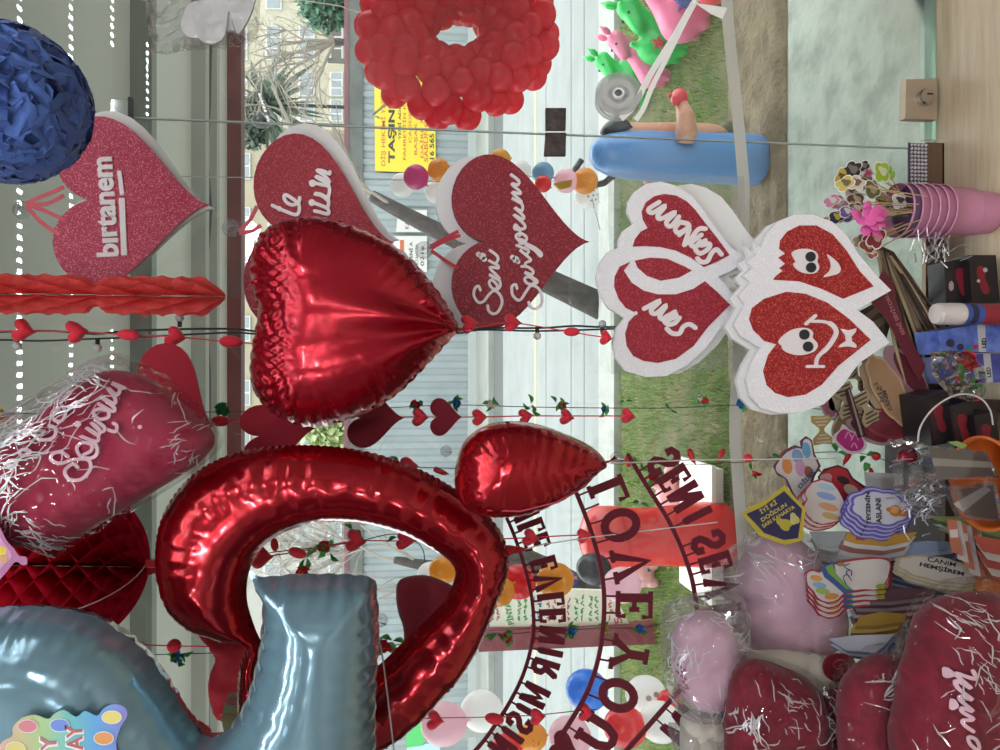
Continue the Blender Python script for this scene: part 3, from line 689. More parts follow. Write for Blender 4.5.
strokes(t, f, [off(l, *a, 10) for l in ([(230, 130), (125, 200), (165, 235), (290, 165), (215, 265), (250, 295), (390, 230), (300, 330), (345, 370), (425, 275)], [(440, 325), (390, 390), (420, 435), (510, 390), (520, 350), (450, 330)], [(530, 370), (430, 455)], [(530, 400), (480, 555)], [(480, 555), (540, 500), (620, 400), (690, 395)], [(650, 455), (545, 540), (590, 570), (690, 510)], [(640, 520), (590, 590), (640, 640), (720, 590), (730, 545), (650, 560)], [(850, 650), (800, 600), (750, 640), (710, 715), (650, 725), (610, 690)])] +
  [off(l, *b, 10) for l in ([(80, 240), (240, 160), (150, 255), (195, 290), (300, 205), (235, 310), (270, 340), (385, 270)], [(325, 350), (395, 312), (378, 288), (300, 318), (278, 355), (315, 395), (380, 385), (430, 330)], [(590, 430), (530, 395), (470, 420), (430, 485), (360, 485), (305, 440)])], 4.6, -.0055, .003, ltr, dots=[(634.5, 313.5, 2)])
ob('clear_sleeve', prism(B(), f.P([(612, 166), (752, 172), (756, 368), (616, 374)]), .034, .0343), film('sleeve', '#f7f8f7', k=1, base=.03, rough=.05, bump=(14, .3, .02), haze=.04), t)
O2 = [(890, 290.6), (875, 275.6), (858, 255), (845, 234.6), (831, 222), (812, 215), (793, 215), (776.5, 222), (765.5, 234.6), (760, 248), (753, 243), (757, 254), (746, 261), (752, 268), (742, 276), (750, 283), (738, 296), (744, 305), (733, 325), (740, 336), (760, 348), (750.5, 363), (745, 379), (749, 396), (760, 408), (779, 413), (801, 412), (823, 404), (842, 385), (858, 363), (888.5, 342.5), (872, 322), (856, 310)]
U2 = [(872, 286.5), (858, 271.5), (845, 251), (831, 234.6), (815, 226), (798, 226), (786, 232), (779, 241), (778, 249), (784, 254), (777, 258), (784, 264), (778, 268.5), (781.5, 271), (774, 277), (772, 280), (798, 281.6), (820, 289), (842, 299)]
R2 = [(869, 340), (847.5, 319), (826, 303), (804, 294), (785, 292), (763, 299), (751, 308), (748, 319), (752, 330), (763, 341), (775, 344.5), (767, 355), (762, 371), (765.5, 385), (774, 393), (787, 397), (804, 394.5), (820, 385), (836.6, 366)]
f, t = duo('two joined white glitter hearts with red smiling faces and round eyes', O2, [(x - 5, y + 2) for x, y in O2], (U2, R2), 1.39, gred2, 815, 310)
a, b = (770, 230), (770, 300)
def patch(name, pts, y0, y1, mat): return ob(name, prism(B(), f.P(pts), y0, y1), mat, t)
e1 = patch('eye', off(sm([(200, 250), (220, 215), (290, 195), (380, 200), (440, 230), (460, 270), (452, 322), (470, 370), (460, 410), (420, 440), (350, 440), (280, 420), (230, 380), (215, 340), (238, 322)], 3, True), *a, 10), -.0085, -.0055, ltr)
for x, y in ((380, 275), (385, 382)): ob('pupil', prism(B(), f.P(circ(770 + x/10, 230 + y/10, 5)), -.0105, -.0085), blk, e1)
patch('mouth', off(sm([(550, 250), (610, 290), (660, 340), (685, 400), (660, 440), (600, 460), (515, 475), (570, 420), (590, 370), (580, 310)], 3, True), *a, 10), -.0085, -.0055, ltr)
e2 = patch('eye', off(sm([(70, 410), (120, 350), (200, 300), (290, 280), (370, 290), (410, 330), (405, 380), (450, 430), (450, 480), (410, 520), (320, 550), (230, 550), (150, 525), (105, 490), (100, 460), (75, 440)], 3, True), *b, 10), -.0085, -.0055, ltr)
for x, y in ((318, 348), (355, 468)): ob('pupil', prism(B(), f.P(circ(770 + x/10, 300 + y/10, 5.1)), -.0105, -.0085), blk, e2)
bm = B(); strip(bm, f.P(sm(off([(400, 215), (520, 220), (600, 250), (640, 310), (625, 370), (560, 470), (460, 570), (440, 650)], *b, 10), 5)), [3*f.s]*8 + [4.6*f.s]*20 + [3.6*f.s]*9, -.0085, -.0055)
strip(bm, f.P(off([(340, 240), (435, 160)], *b, 10)), 3.4*f.s, -.0087, -.0055); strip(bm, f.P(off([(350, 665), (515, 665)], *b, 10)), 3*f.s, -.0087, -.0055)
ob('mouth', bm, ltr, t)
patch('bow_tie', off([(685, 290), (760, 305), (840, 285), (835, 320), (790, 370), (795, 410), (840, 450), (840, 480), (760, 465), (665, 475), (685, 445), (740, 410), (735, 360)], *b, 10), -.0085, -.0055, ltr)
# ---------------------------------------------------------------- blue tissue pom-pom
f = F(6, 103, 1.2); t = E('tissue_pompom', 'large dark blue tissue paper pom-pom', 'pom-pom', f.c)
R = 78*f.s; rr = random.Random(11); bm = B()
for k in range(300):
    d = Vector((rr.gauss(0, 1), rr.gauss(0, 1), rr.gauss(0, 1))).normalized(); R0 = R*rr.uniform(.72, .93)
    ax = d.orthogonal().normalized(); ax = Matrix.Rotation(rr.random()*6.28, 3, d) @ ax; bx = d.cross(ax)
    s = R*rr.uniform(.22, .38); n = 5; lean = Vector((rr.gauss(0, .5), rr.gauss(0, .5), rr.gauss(0, .5)))
    nn = (d*.9 + lean).normalized(); ax = (ax - nn*ax.dot(nn)).normalized(); bx = nn.cross(ax); g = []
    for i in range(n+1):
        row = []
        for j in range(n+1):
            u = i/n*2-1; v = j/n*2-1; jag = 1 + (.16*math.sin(9*u + k) if j in (0, n) else 0) + (.16*math.sin(9*v + k*2) if i in (0, n) else 0)
            q = d*R0 + (ax*u + bx*v)*s*jag + d*s*(.35*(u*u + v*v)*(1 if k % 3 else -.6) + .12*math.sin(5*u + 3*v + k))
            if q.length > R*1.02: q = q.normalized()*R*rr.uniform(.985, 1.02)
            row.append(bm.verts.new(q))
        g.append(row)
    for i in range(n):
        for j in range(n): bm.faces.new((g[i][j], g[i+1][j], g[i+1][j+1], g[i][j+1]))
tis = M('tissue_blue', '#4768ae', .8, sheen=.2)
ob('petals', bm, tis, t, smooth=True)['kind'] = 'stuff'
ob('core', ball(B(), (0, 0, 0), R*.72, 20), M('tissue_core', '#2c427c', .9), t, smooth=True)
thr = M('nylon_thread', '#b8b8b2', .4)
def hang(t, f, px, py, x_to=None, r=.0007, mat=None):
    if px > 0: return ob('hanging_loop', tube(B(), [f.v(px, py), f.v(px - 3, py, .002), f.v(px - 6, py)], r, 4), mat or thr, t)
    a = f.v(px, py); top = CZ - f.c.z
    return ob('hanging_thread', tube(B(), [a, Vector((a.x if x_to is None else x_to - f.c.x, a.y, top))], r, 4), mat or thr, t)
hang(t, f, -66, 103)
# ---------------------------------------------------------------- red tissue garland and honeycomb ball
f = F(95, 295, 1.43); t = E('tissue_garland', 'red honeycomb tissue garland hanging level with the birtanem heart', 'garland', f.c)
tr = latex('tissue_red', '#ee6660', .45, .75, .2); zt, zb = f.v(-60, 295).z, f.v(225, 295).z; Rg = 21*f.s
def prof(u):
    px = -60 + 285*u; d = abs(px - 93); a = 1 - .42*math.exp(-(d/9)**2)
    if px > 205: a *= max(.16, 1 - ((px - 205)/20)*.84)
    return Rg*a*(.93 + .07*math.sin(px/3.1))
ob('tissue_body', honeycomb(B(), (zt, zb, prof), 16, 11, .15), tr, t); hang(t, f, -60, 295)
f = F(58, 566, 1.42); t = E('honeycomb_ball', 'dark red honeycomb paper ball between the bagged pillow and the grey foil numeral', 'paper ball', f.c)
Rb = 84*f.s; tr2 = latex('tissue_dark_red', '#dc2444', .5, .8, .2)
o = ob('tissue_body', honeycomb(B(), (Rb*.999, -Rb*.999, lambda u: Rb*math.sqrt(max(1e-4, 1 - (2*u-1)**2))), 34, 16, .02, 96), tr2, t); o.rotation_euler = (math.radians(10), math.radians(4), .1)
a_ = math.radians(250); ob('seam_band', tube(B(), [(Rb*1.004*math.sin(p)*math.cos(a_), Rb*1.004*math.sin(p)*math.sin(a_), Rb*1.004*math.cos(p)) for p in [PI*i/24 for i in range(25)]], .0012, 5), M('seam_white', '#cdbcc0', .6), t)
hang(t, f, -26, 566)
ob('tassel_stub', tube(B(), [(0, 0, -Rb), (0, 0, -Rb - 16*f.s)], .008, 8), M('puff_red', '#e0263a', .8, sheen=.3), t)
# ---------------------------------------------------------------- foil balloons
foil = M('foil_red', '#a80b1b', .2, metal=.72, coat=.5, bump=(9, .12, .02)); foilm = M('foil_red_satin', '#a50c22', .26, metal=.65, coat=.3, bump=(7, .22, .03)); foilb = M('foil_blue_grey', '#7fa3b0', .15, metal=.5, coat=.5, bump=(8, .06, .02))
def foilballoon(label, out, Y, Rpx, mat, holes=(), name='foil_balloon', wr=(), sp=5.0, cx=None, cy=None, flange=1.6, lump=0.0, grp=None, power=.5, scal=None, tail=None, crk=None):
    xs = [p[0] for p in out]; ys = [p[1] for p in out]
    f = F(cx or sum(xs)/len(xs), cy or sum(ys)/len(ys), Y); t = E(name, label, 'balloon', f.c, grp)
    oo = sm(out, 4, True)
    if scal:               # puckered seam: small scallops all round
        oo = resample(oo, scal[0]/6); s_ = 0; res = []; n = len(oo)
        for i in range(n):
            a, b = oo[i-1], oo[(i+1) % n]; dx, dy = b[0]-a[0], b[1]-a[1]; l_ = math.hypot(dx, dy) or 1; s_ += l_/2
            k_ = scal[1]*abs(math.sin(PI*s_/scal[0] + .8*math.sin(s_/scal[0]*.37))); sg = 1 if sum(oo[j][0]*oo[(j+1) % n][1] - oo[(j+1) % n][0]*oo[j][1] for j in range(0, n)) > 0 else -1
            res.append((oo[i][0] + sg*dy/l_*k_, oo[i][1] - sg*dx/l_*k_))
        oo = res
    bm = inflate(B(), f.P(oo), Rpx*f.s, sp*f.s, [f.P(sm(h, 4, True)) for h in holes], flange*f.s, [(a, l*f.s, r*f.s) for a, l, r in wr], lump=lump, power=power, tail=tail and (*f.p(*tail[:2]), tail[2], tail[3], tail[4]*f.s), crk=crk and (f.p(crk[0], cy or sum(ys)/len(ys))[1], f.p(crk[1], cy or sum(ys)/len(ys))[1], crk[2], crk[3]*f.s))
    o = ob('foil_body', bm, mat, t, smooth=True)
    return f, t
OUT7 = [(457, 328), (448, 308), (430, 282), (405, 254), (372, 235), (335, 221), (310, 217.5), (285, 221), (265, 231), (255, 246), (251, 266), (253, 288), (259, 309), (256, 330), (252, 352), (251, 376), (258, 396), (272, 412), (300, 425), (330, 424), (370, 410), (400, 391), (425, 366), (446, 343)]
f, t = foilballoon('large red foil heart balloon pointing down in front of the script heart', OUT7, 1.32, 60, foilm, wr=((.20, 17, 10), (.10, 7, 12), (.05, 11, 16)), sp=2.4, flange=1.5, scal=(13, 1.5), tail=(456, 329, .22, 9, 70), crk=(305, 275, .10, 7), grp='red foil heart balloons')
ob('tail', tube(B(), [f.v(455, 329), f.v(466, 330, .004), f.v(472, 330)], [.004, .0018, .003], 6), foilm, t)
hang(t, f, 259, 309, r=.0005)
OUT2 = [(376, 592), (366, 577), (300, 575), (262, 578), (251, 572), (256, 588), (263, 600), (262, 630), (258, 660), (247, 700), (228, 730), (206, 738), (186, 715), (166, 682), (143, 652), (120, 633), (95, 618), (60, 609), (20, 607), (-30, 612), (-90, 640), (-140, 690), (-160, 750), (-140, 830), (-60, 860), (0, 820), (60, 800), (130, 850), (200, 890), (300, 905), (365, 890), (374, 800), (375, 700), (378, 640)]
f, t = foilballoon('large blue-grey foil number two balloon with a rainbow card in front', OUT2, 1.08, 62, foilb, name='number_balloon', wr=((.12, 19, 10), (.05, 7, 9)), sp=5, flange=1.5, scal=(19, 1.5))
hang(t, f, -158, 740)
TWO = (f, t)
OUTR = [(507, 550), (497, 527), (470, 500), (430, 475), (385, 457), (340, 448), (290, 446), (240, 452), (200, 470), (175, 495), (160, 525), (156, 560), (160, 590), (172, 615), (195, 632), (225, 641), (247, 646), (240, 668), (238, 700), (242, 740), (262, 778), (300, 790), (340, 776), (380, 750), (409, 731), (434, 706), (460, 677), (481, 642), (502, 590), (508, 568)]
HOLR = [(454, 567), (432, 549), (400, 533), (360, 523), (320, 522), (285, 532), (262, 548), (249, 572), (247, 600), (255, 628), (262, 645), (262, 668), (275, 690), (300, 698), (335, 690), (375, 668), (410, 635), (440, 606), (452, 586)]
f, t = foilballoon('huge open red foil heart ring balloon', OUTR, 1.27, 38, foil, (HOLR,), name='foil_ring_balloon', wr=((.12, 8, 7), (.05, 26, 30)), sp=4, flange=1.5, scal=(7, 1.3))
ob('tail', prism(B(), f.P([(505, 545), (520, 547), (526, 549), (520, 552), (506, 556)]), -.0004, .0004), foil, t); hang(t, f, 157, 560, r=.0005)
OUT16 = [(606, 463), (592, 447), (566, 434), (537, 424), (510, 421), (486, 425), (468, 437), (459, 452), (454.5, 475), (457, 495), (467, 509), (486, 516.5), (515, 517), (546, 508), (575, 492), (595, 475)]
f, t = foilballoon('small plump red foil heart balloon turned sideways beside the ring', OUT16, 1.17, 48, foil, wr=((.10, 13, 18), (.05, 6, 12)), sp=3.5, flange=0, lump=.05, grp='red foil heart balloons')
ob('seam', tube(B(), [f.v(x, y, -d) for x, y, d in ((603, 465, .004), (580, 484, .03), (550, 497, .05), (515, 505, .055), (485, 505, .046), (466, 498, .03))], .0014, 5), M('foil_seam', '#d8566a', .3, metal=.5), t)
hang(t, f, 455, 475, r=.0005); ob('tail', tube(B(), [f.v(604, 463), f.v(611, 461, .003), f.v(616, 457)], [.003, .0015, .004], 6), foil, t)
# rainbow birthday card in front of the number balloon
def ramp_mat(name, cols, axis=0, scale=1.0, offs=0.0):
    m = bpy.data.materials.new(name); m.use_nodes = True; nt = m.node_tree; b = nt.nodes['Principled BSDF']; b.inputs['Roughness'].default_value = .35
    tc = nt.nodes.new('ShaderNodeTexCoord'); sp = nt.nodes.new('ShaderNodeSeparateXYZ'); mr = nt.nodes.new('ShaderNodeMath'); mr.operation = 'MULTIPLY_ADD'; mr.inputs[1].default_value = scale; mr.inputs[2].default_value = offs
    cr = nt.nodes.new('ShaderNodeValToRGB'); e = cr.color_ramp.elements
    while len(e) > 1: e.remove(e[-1])
    for i, c in enumerate(cols):
        q = e[0] if i == 0 else e.new(i/(len(cols)-1)); q.position = i/(len(cols)-1); q.color = lin(c)
    nt.links.new(tc.outputs['Object'], sp.inputs[0]); nt.links.new(sp.outputs[axis], mr.inputs[0]); nt.links.new(mr.outputs[0], cr.inputs[0]); nt.links.new(cr.outputs[0], b.inputs['Base Color'])
    return m
f = F(70, 760, .985); t = E('birthday_card', 'rainbow cloud shaped happy birthday card on the grey number balloon', 'card', f.c)
rb = ramp_mat('rainbow_print', ['#b06aa8', '#7f86cf', '#5fa3d8', '#6fc0c0', '#a6c98a', '#c9b98a', '#d89a9a'], 2, 1/(150*f.s), .5)
OC = [(127, 716), (124, 707), (113, 704), (103, 709), (97, 716), (85, 711), (76, 717), (64, 710), (54, 714), (48, 719), (35, 715), (22, 718), (13, 727), (12, 736), (2, 742), (-3, 755), (-4, 790), (10, 800), (60, 812), (112, 800), (120, 770), (116, 745), (120, 728)]
ob('card', prism(B(), f.P(sm(OC, 3, True)), 0, .0012), rb, t)
for x, y, c in ((112, 717, '#e6d779'), (104, 738, '#e09a5a'), (28, 726, '#d07f86'), (60, 725, '#6f8fd8'), (16, 748, '#d9d07a')):
    q = ob('printed_balloon', prism(B(), f.P(circ(x, y, 9.5, 20, 6.2)), -.0006, 0), M('pb' + c, c, .35), t)
    ob('outline', strip(B(), f.P(circ(x, y, 9.8, 20, 6.5) + [circ(x, y, 9.8, 20, 6.5)[0]]), .7*f.s, -.0008, -.0003, False), M('print_white', '#f0ece8', .4), q)
for body, x, e, c in (('HAPPY', 60, 734, '#b5727c'), ('BIRTHDAY', 86, 723, '#b8635e')):
    text(t, f, body, (x, 800 if body == 'HAPPY' else 815), (x-2, e), 18, -.0002, M('print_white'), .0004, .075); text(t, f, body, (x-1.5, 799 if body == 'HAPPY' else 814), (x-3.5, e+1), 15, -.0007, M('pt' + c, c, .4), .0004, .02)
hang(t, f, -3, 770)
f = F(8, 552, 1.12); t = E('balloon_card', 'pink card cut as a balloon with a yellow print by the paper ball', 'card', f.c)
pk = M('card_pink', '#d59ac4', .5); pkd = M('card_pink_dark', '#b9739f', .5)
ob('card', prism(B(), f.P(sm([(26, 557), (19, 556), (14, 549), (6, 540), (-2, 524), (-14, 514), (-40, 508), (-60, 530), (-60, 575), (-30, 592), (-8, 586), (4, 575), (15, 562), (22, 565), (27, 564)], 3, True)), 0, .001), pkd, t)
ob('print', prism(B(), f.P(sm([(12, 556), (4, 543), (-5, 528), (-20, 520), (-45, 520), (-52, 545), (-48, 570), (-22, 582), (-8, 577), (4, 565)], 3, True)), -.0005, 0), pk, t)
ob('yellow_dot', prism(B(), f.P(circ(2, 551, 5)), -.0009, -.0004), M('print_yellow', '#e6cb3a', .5), t); ob('orange_dot', prism(B(), f.P(circ(4, 559, 4)), -.0009, -.0004), M('print_orange', '#d9a26a', .5), t)
hang(t, f, -58, 552)
# ---------------------------------------------------------------- bagged heart pillow
vel = M('velvet_red', '#7d1128', .85, sheen=.15, noise=(40, '#6b0e22', .4, .6)); bagf = film('bag_film', '#fdfdfd', k=.22, base=.03, rough=.04, bump=(13, 1.0, .05)); scrp = M('script_pink', '#e0b8c2', .7)
def pillow(label, out, bag, Y, Rpx, fab, lines=(), dots=(), wpx=4, grp='heart pillows in clear bags', lump=.06, off_txt=.9, sp=5.0, name='heart_pillow', film_m=None, bagR=1.16, txtm=None, ncr=14, cl=()):
    xs = [p[0] for p in out]; ys = [p[1] for p in out]
    f = F(sum(xs)/len(xs), sum(ys)/len(ys), Y); t = E(name, label, 'pillow', f.c, grp)
    ol = f.P(sm(out, 4, True)); R = Rpx*f.s
    ob('cushion', inflate(B(), ol, R, sp*f.s, (), 0, [(.06, 24*f.s, 14*f.s)], lump=lump, seed=len(label)), fab, t, smooth=True)
    if bag:
        ob('plastic_bag', inflate(B(), f.P(sm(bag, 3, True)), R*bagR, sp*1.2*f.s, (), 0, [(.16, 13*f.s, 20*f.s), (.05, 5*f.s, 14*f.s)], lump=.07, seed=len(label)+3), film_m or bagf, t, smooth=False)
    if bag:                # white strips standing in for the highlights on the creased film
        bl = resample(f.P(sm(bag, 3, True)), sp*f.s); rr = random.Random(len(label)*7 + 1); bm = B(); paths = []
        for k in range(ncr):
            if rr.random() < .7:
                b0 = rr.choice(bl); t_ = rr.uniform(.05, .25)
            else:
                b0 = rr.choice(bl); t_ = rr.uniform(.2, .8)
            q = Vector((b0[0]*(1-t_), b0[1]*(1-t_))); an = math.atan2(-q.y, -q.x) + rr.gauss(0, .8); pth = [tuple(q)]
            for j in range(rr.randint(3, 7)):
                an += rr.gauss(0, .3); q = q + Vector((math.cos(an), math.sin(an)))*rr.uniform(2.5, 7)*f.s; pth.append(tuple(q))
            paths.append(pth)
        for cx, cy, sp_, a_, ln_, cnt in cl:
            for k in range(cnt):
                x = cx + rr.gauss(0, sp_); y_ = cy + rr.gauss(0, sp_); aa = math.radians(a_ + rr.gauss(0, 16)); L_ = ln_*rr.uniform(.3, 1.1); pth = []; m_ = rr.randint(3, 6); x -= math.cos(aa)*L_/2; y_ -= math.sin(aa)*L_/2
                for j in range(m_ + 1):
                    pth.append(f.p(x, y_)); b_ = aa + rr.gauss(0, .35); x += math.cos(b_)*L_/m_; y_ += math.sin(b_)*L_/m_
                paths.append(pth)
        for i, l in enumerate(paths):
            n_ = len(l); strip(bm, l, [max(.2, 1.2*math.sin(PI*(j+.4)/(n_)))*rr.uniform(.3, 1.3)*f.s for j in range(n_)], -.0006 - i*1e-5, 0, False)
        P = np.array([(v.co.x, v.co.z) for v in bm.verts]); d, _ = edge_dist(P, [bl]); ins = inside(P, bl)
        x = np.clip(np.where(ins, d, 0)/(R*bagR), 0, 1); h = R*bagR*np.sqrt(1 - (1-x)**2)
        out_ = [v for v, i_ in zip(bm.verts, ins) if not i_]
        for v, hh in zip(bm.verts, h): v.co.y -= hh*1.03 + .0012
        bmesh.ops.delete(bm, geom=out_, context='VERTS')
        ob('fold_highlight', bm, film('highlight_white', '#ffffff', k=1, base=.35, rough=.12, haze=.5, hazecol='#ffffff'), t)['kind'] = 'stuff'
    if lines or dots:      # printed script that lies on the puffed face
        lp = resample(ol, sp*f.s); bm = B()
        for i, l in enumerate(lines): strip(bm, f.P(sm(l, 5)), wpx*f.s, -.001 - i*2e-5, 0)
        for x, y, r in dots: prism(bm, f.P(circ(x, y, r, 10)), -.001, 0)
        P = np.array([(v.co.x, v.co.z) for v in bm.verts]); d, _ = edge_dist(P, [lp]); ins = inside(P, lp)
        x = np.clip(np.where(ins, d, 0)/R, 0, 1); h = R*np.sqrt(1 - (1-x)**2)*(1+lump*1.5)
        for v, hh in zip(bm.verts, h): v.co.y -= hh + .001
        ob('script', bm, txtm or scrp, t)
    return f, t
a = (20, 370); k = 6.25
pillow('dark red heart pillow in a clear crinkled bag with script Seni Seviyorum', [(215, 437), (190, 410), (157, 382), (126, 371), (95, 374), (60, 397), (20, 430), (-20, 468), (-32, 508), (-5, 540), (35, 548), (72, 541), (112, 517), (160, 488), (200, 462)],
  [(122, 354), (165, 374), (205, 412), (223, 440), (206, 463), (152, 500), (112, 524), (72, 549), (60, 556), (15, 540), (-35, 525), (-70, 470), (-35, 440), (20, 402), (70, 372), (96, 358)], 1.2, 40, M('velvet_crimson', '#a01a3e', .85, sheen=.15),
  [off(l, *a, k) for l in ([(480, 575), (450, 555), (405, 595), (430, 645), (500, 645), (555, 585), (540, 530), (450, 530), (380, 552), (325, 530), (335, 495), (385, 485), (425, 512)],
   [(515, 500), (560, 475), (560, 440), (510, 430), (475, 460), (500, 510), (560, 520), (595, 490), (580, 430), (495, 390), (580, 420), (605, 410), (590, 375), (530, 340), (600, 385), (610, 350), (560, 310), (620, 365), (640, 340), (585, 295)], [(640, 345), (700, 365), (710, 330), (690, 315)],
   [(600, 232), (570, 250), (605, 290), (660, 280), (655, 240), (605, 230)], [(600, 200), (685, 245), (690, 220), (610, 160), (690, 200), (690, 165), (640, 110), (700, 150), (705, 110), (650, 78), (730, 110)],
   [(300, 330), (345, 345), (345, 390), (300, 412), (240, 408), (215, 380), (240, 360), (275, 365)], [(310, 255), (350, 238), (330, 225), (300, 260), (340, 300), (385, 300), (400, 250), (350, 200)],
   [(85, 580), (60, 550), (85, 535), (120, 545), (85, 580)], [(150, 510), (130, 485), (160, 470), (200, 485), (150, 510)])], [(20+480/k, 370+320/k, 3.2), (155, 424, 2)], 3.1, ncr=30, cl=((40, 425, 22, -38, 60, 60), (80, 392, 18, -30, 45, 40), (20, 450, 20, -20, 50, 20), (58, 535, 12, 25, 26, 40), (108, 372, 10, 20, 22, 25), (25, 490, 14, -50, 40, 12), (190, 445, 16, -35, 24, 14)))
# felt hearts
felt = M('felt_dark_red', '#7c1526', .9, sheen=.2); felt2 = M('felt_red', '#a81e31', .9, sheen=.2)
def felth(label, pts, Y, mat=felt, th=.005, px=None):
    xs = [p[0] for p in pts]; ys = [p[1] for p in pts]; f = F(sum(xs)/len(xs), sum(ys)/len(ys), Y); t = E('felt_heart', label, 'felt heart', f.c, 'plain felt hearts in the window')
    bm = prism(B(), f.P(pts), -th/2, th/2)
    ob('heart_plate', bm, mat, t); hang(t, f, min(xs)+2, sum(ys)/len(ys), r=.0004)
felth('red felt heart peeking out behind the bagged script pillow', heart_px((214, 427), 96, 112, 27), 1.40, felt2)
felth('dark red felt heart under the edge of the large foil heart', heart_px((317, 428), 76, 62, -8), 1.42, felt2)
felth('dark red felt heart hanging just beneath the large foil heart', heart_px((405, 418), 58, 60, 0), 1.42)
felth('small dark red felt heart threaded over the pale fence', heart_px((463, 417), 33, 38, 0), 1.44)
felth('red felt heart partly behind the lower left lobe of the foil heart', heart_px((330, 372), 76, 80, 8), 1.50)
f = F(430, 615, 1.40); t = E('felt_puff_heart', 'matte dark red cloth heart seen through the foil ring', 'cloth heart', f.c)
ob('cloth_body', inflate(B(), f.P(sm([(398, 582), (408, 576.5), (425, 575), (441, 580), (458, 590), (472, 612), (462, 645), (432, 662), (402, 664), (404, 645), (403, 627), (398, 612), (396, 595)], 3, True)), 10*f.s, 4*f.s), felt, t, smooth=True); hang(t, f, 398, 600, r=.0004)
f = F(235, 690, 1.42); t = E('cloth_bow', 'crumpled red cloth hanging between the foil ring and the number balloon', 'cloth', f.c)
ob('cloth_body', inflate(B(), f.P(sm([(196, 632), (225, 640), (262, 640), (268, 700), (240, 738), (228, 728), (213, 712), (208, 690), (210, 674), (215, 656)], 3, True)), 14*f.s, 4*f.s, wr=((.3, 30*f.s, 30*f.s),), lump=.1), M('cloth_red', '#b8202f', .75), t, smooth=True); hang(t, f, 200, 640)
f = F(242, 715, 1.34); t = E('birthday_card', 'dark green birthday card with printed balloons behind the number balloon', 'card', f.c)
ob('card', prism(B(), f.P(sm([(226, 700), (232, 693), (248, 693), (262, 690), (275, 700), (275, 740), (240, 750), (226, 737), (222, 720), (224, 708)], 3, True)), 0, .001), M('card_olive', '#5d6a31', .5), t)
for x, y, c in ((233, 701, '#7c2b33'), (229, 718, '#6a5a2d'), (233, 733, '#26453c'), (252, 701, '#2f4a86')): ob('printed_balloon', prism(B(), f.P(circ(x, y, 7, 16, 4.5)), -.0006, 0), M('pd' + c, c, .5), t)
hang(t, f, 226, 715)
# ---------------------------------------------------------------- garlands of puffed hearts, lamps, roses and leaves
puff = M('puff_red', '#e0263a', .8, sheen=.3); wire = M('wire_black', '#1e2420', .6); wireg = M('wire_green', '#2f4034', .6); bulbm = M('bulb_white', '#e9e9e4', .3, trans=.2)
leafm = M('leaf_green', '#4fa04c', .7); leafd = M('leaf_dark_green', '#2c6a3c', .7)
def mesh(bm, mat, smooth=True):
    me = bpy.data.meshes.new('m'); bmesh.ops.recalc_face_normals(bm, faces=bm.faces)
    for fa in bm.faces: fa.smooth = smooth
    bm.to_mesh(me); bm.free(); me.materials.append(mat); return me
class U:                                                             # unit frame for prototypes
    s = 1
hp = [(x, -z) for z, x in [(p[0], p[1]) for p in heart_px((.5, 0), 1, 1.05, 0, 32)]]
ME = {'heart': mesh(inflate(B(), hp, .33, .09), puff)}
ME['oval'] = mesh(ball(B(), (0, 0, 0), (.28, .28, .5), 14), puff)
ME['chili'] = mesh(tube(B(), [(0, 0, .5), (.02, 0, .2), (.05, 0, -.2), (.15, 0, -.5)], [.16, .2, .14, .01], 8), M('chili_red', '#c5242c', .35))
lf = B()
for sx in (-1, 1):
    g = [[lf.verts.new((sx*(.05 + .75*u), .25*math.sin(PI*u)*abs(v) - .1*u, .1 + .5*u - .25*u*u + v*.3*math.sin(PI*min(1, u+.08)))) for v in (-1, 0, 1)] for u in (0, .25, .5, .75, .97)]
    for a, b in zip(g, g[1:]):
        for j in range(2): lf.faces.new((a[j], a[j+1], b[j+1], b[j]))
ME['leaf'] = mesh(lf, leafm)
def rose_mesh(mat):
    bm = B()
    for k in range(9):
        a = k*2.4; r = .12 + .045*k; h0 = .35 - .03*k; g = []
        for i in range(6):
            t_ = (i/5 - .5)*1.9; g.append([bm.verts.new((r*q*math.cos(a+t_), r*q*math.sin(a+t_), z)) for q, z in ((.45, -.3), (.95, 0), (1.15 + .12*(k > 4), h0 - .12*abs(i/5-.5)))])
        for a_, b_ in zip(g, g[1:]):
            for j in range(2): bm.faces.new((a_[j], a_[j+1], b_[j+1], b_[j]))
    ball(bm, (0, 0, -.12), (.34, .34, .28), 10)
    return mesh(bm, mat)
for c, h in (('red', '#c01f2c'), ('blue', '#2f6fb3'), ('white', '#e4dcd2'), ('yellow', '#d9c23a'), ('green', '#3c9a63')): ME['rose_' + c] = rose_mesh(M('rose_' + c, h, .75))
ME['ball'] = mesh(ball(B(), (0, 0, 0), .5, 14), puff)
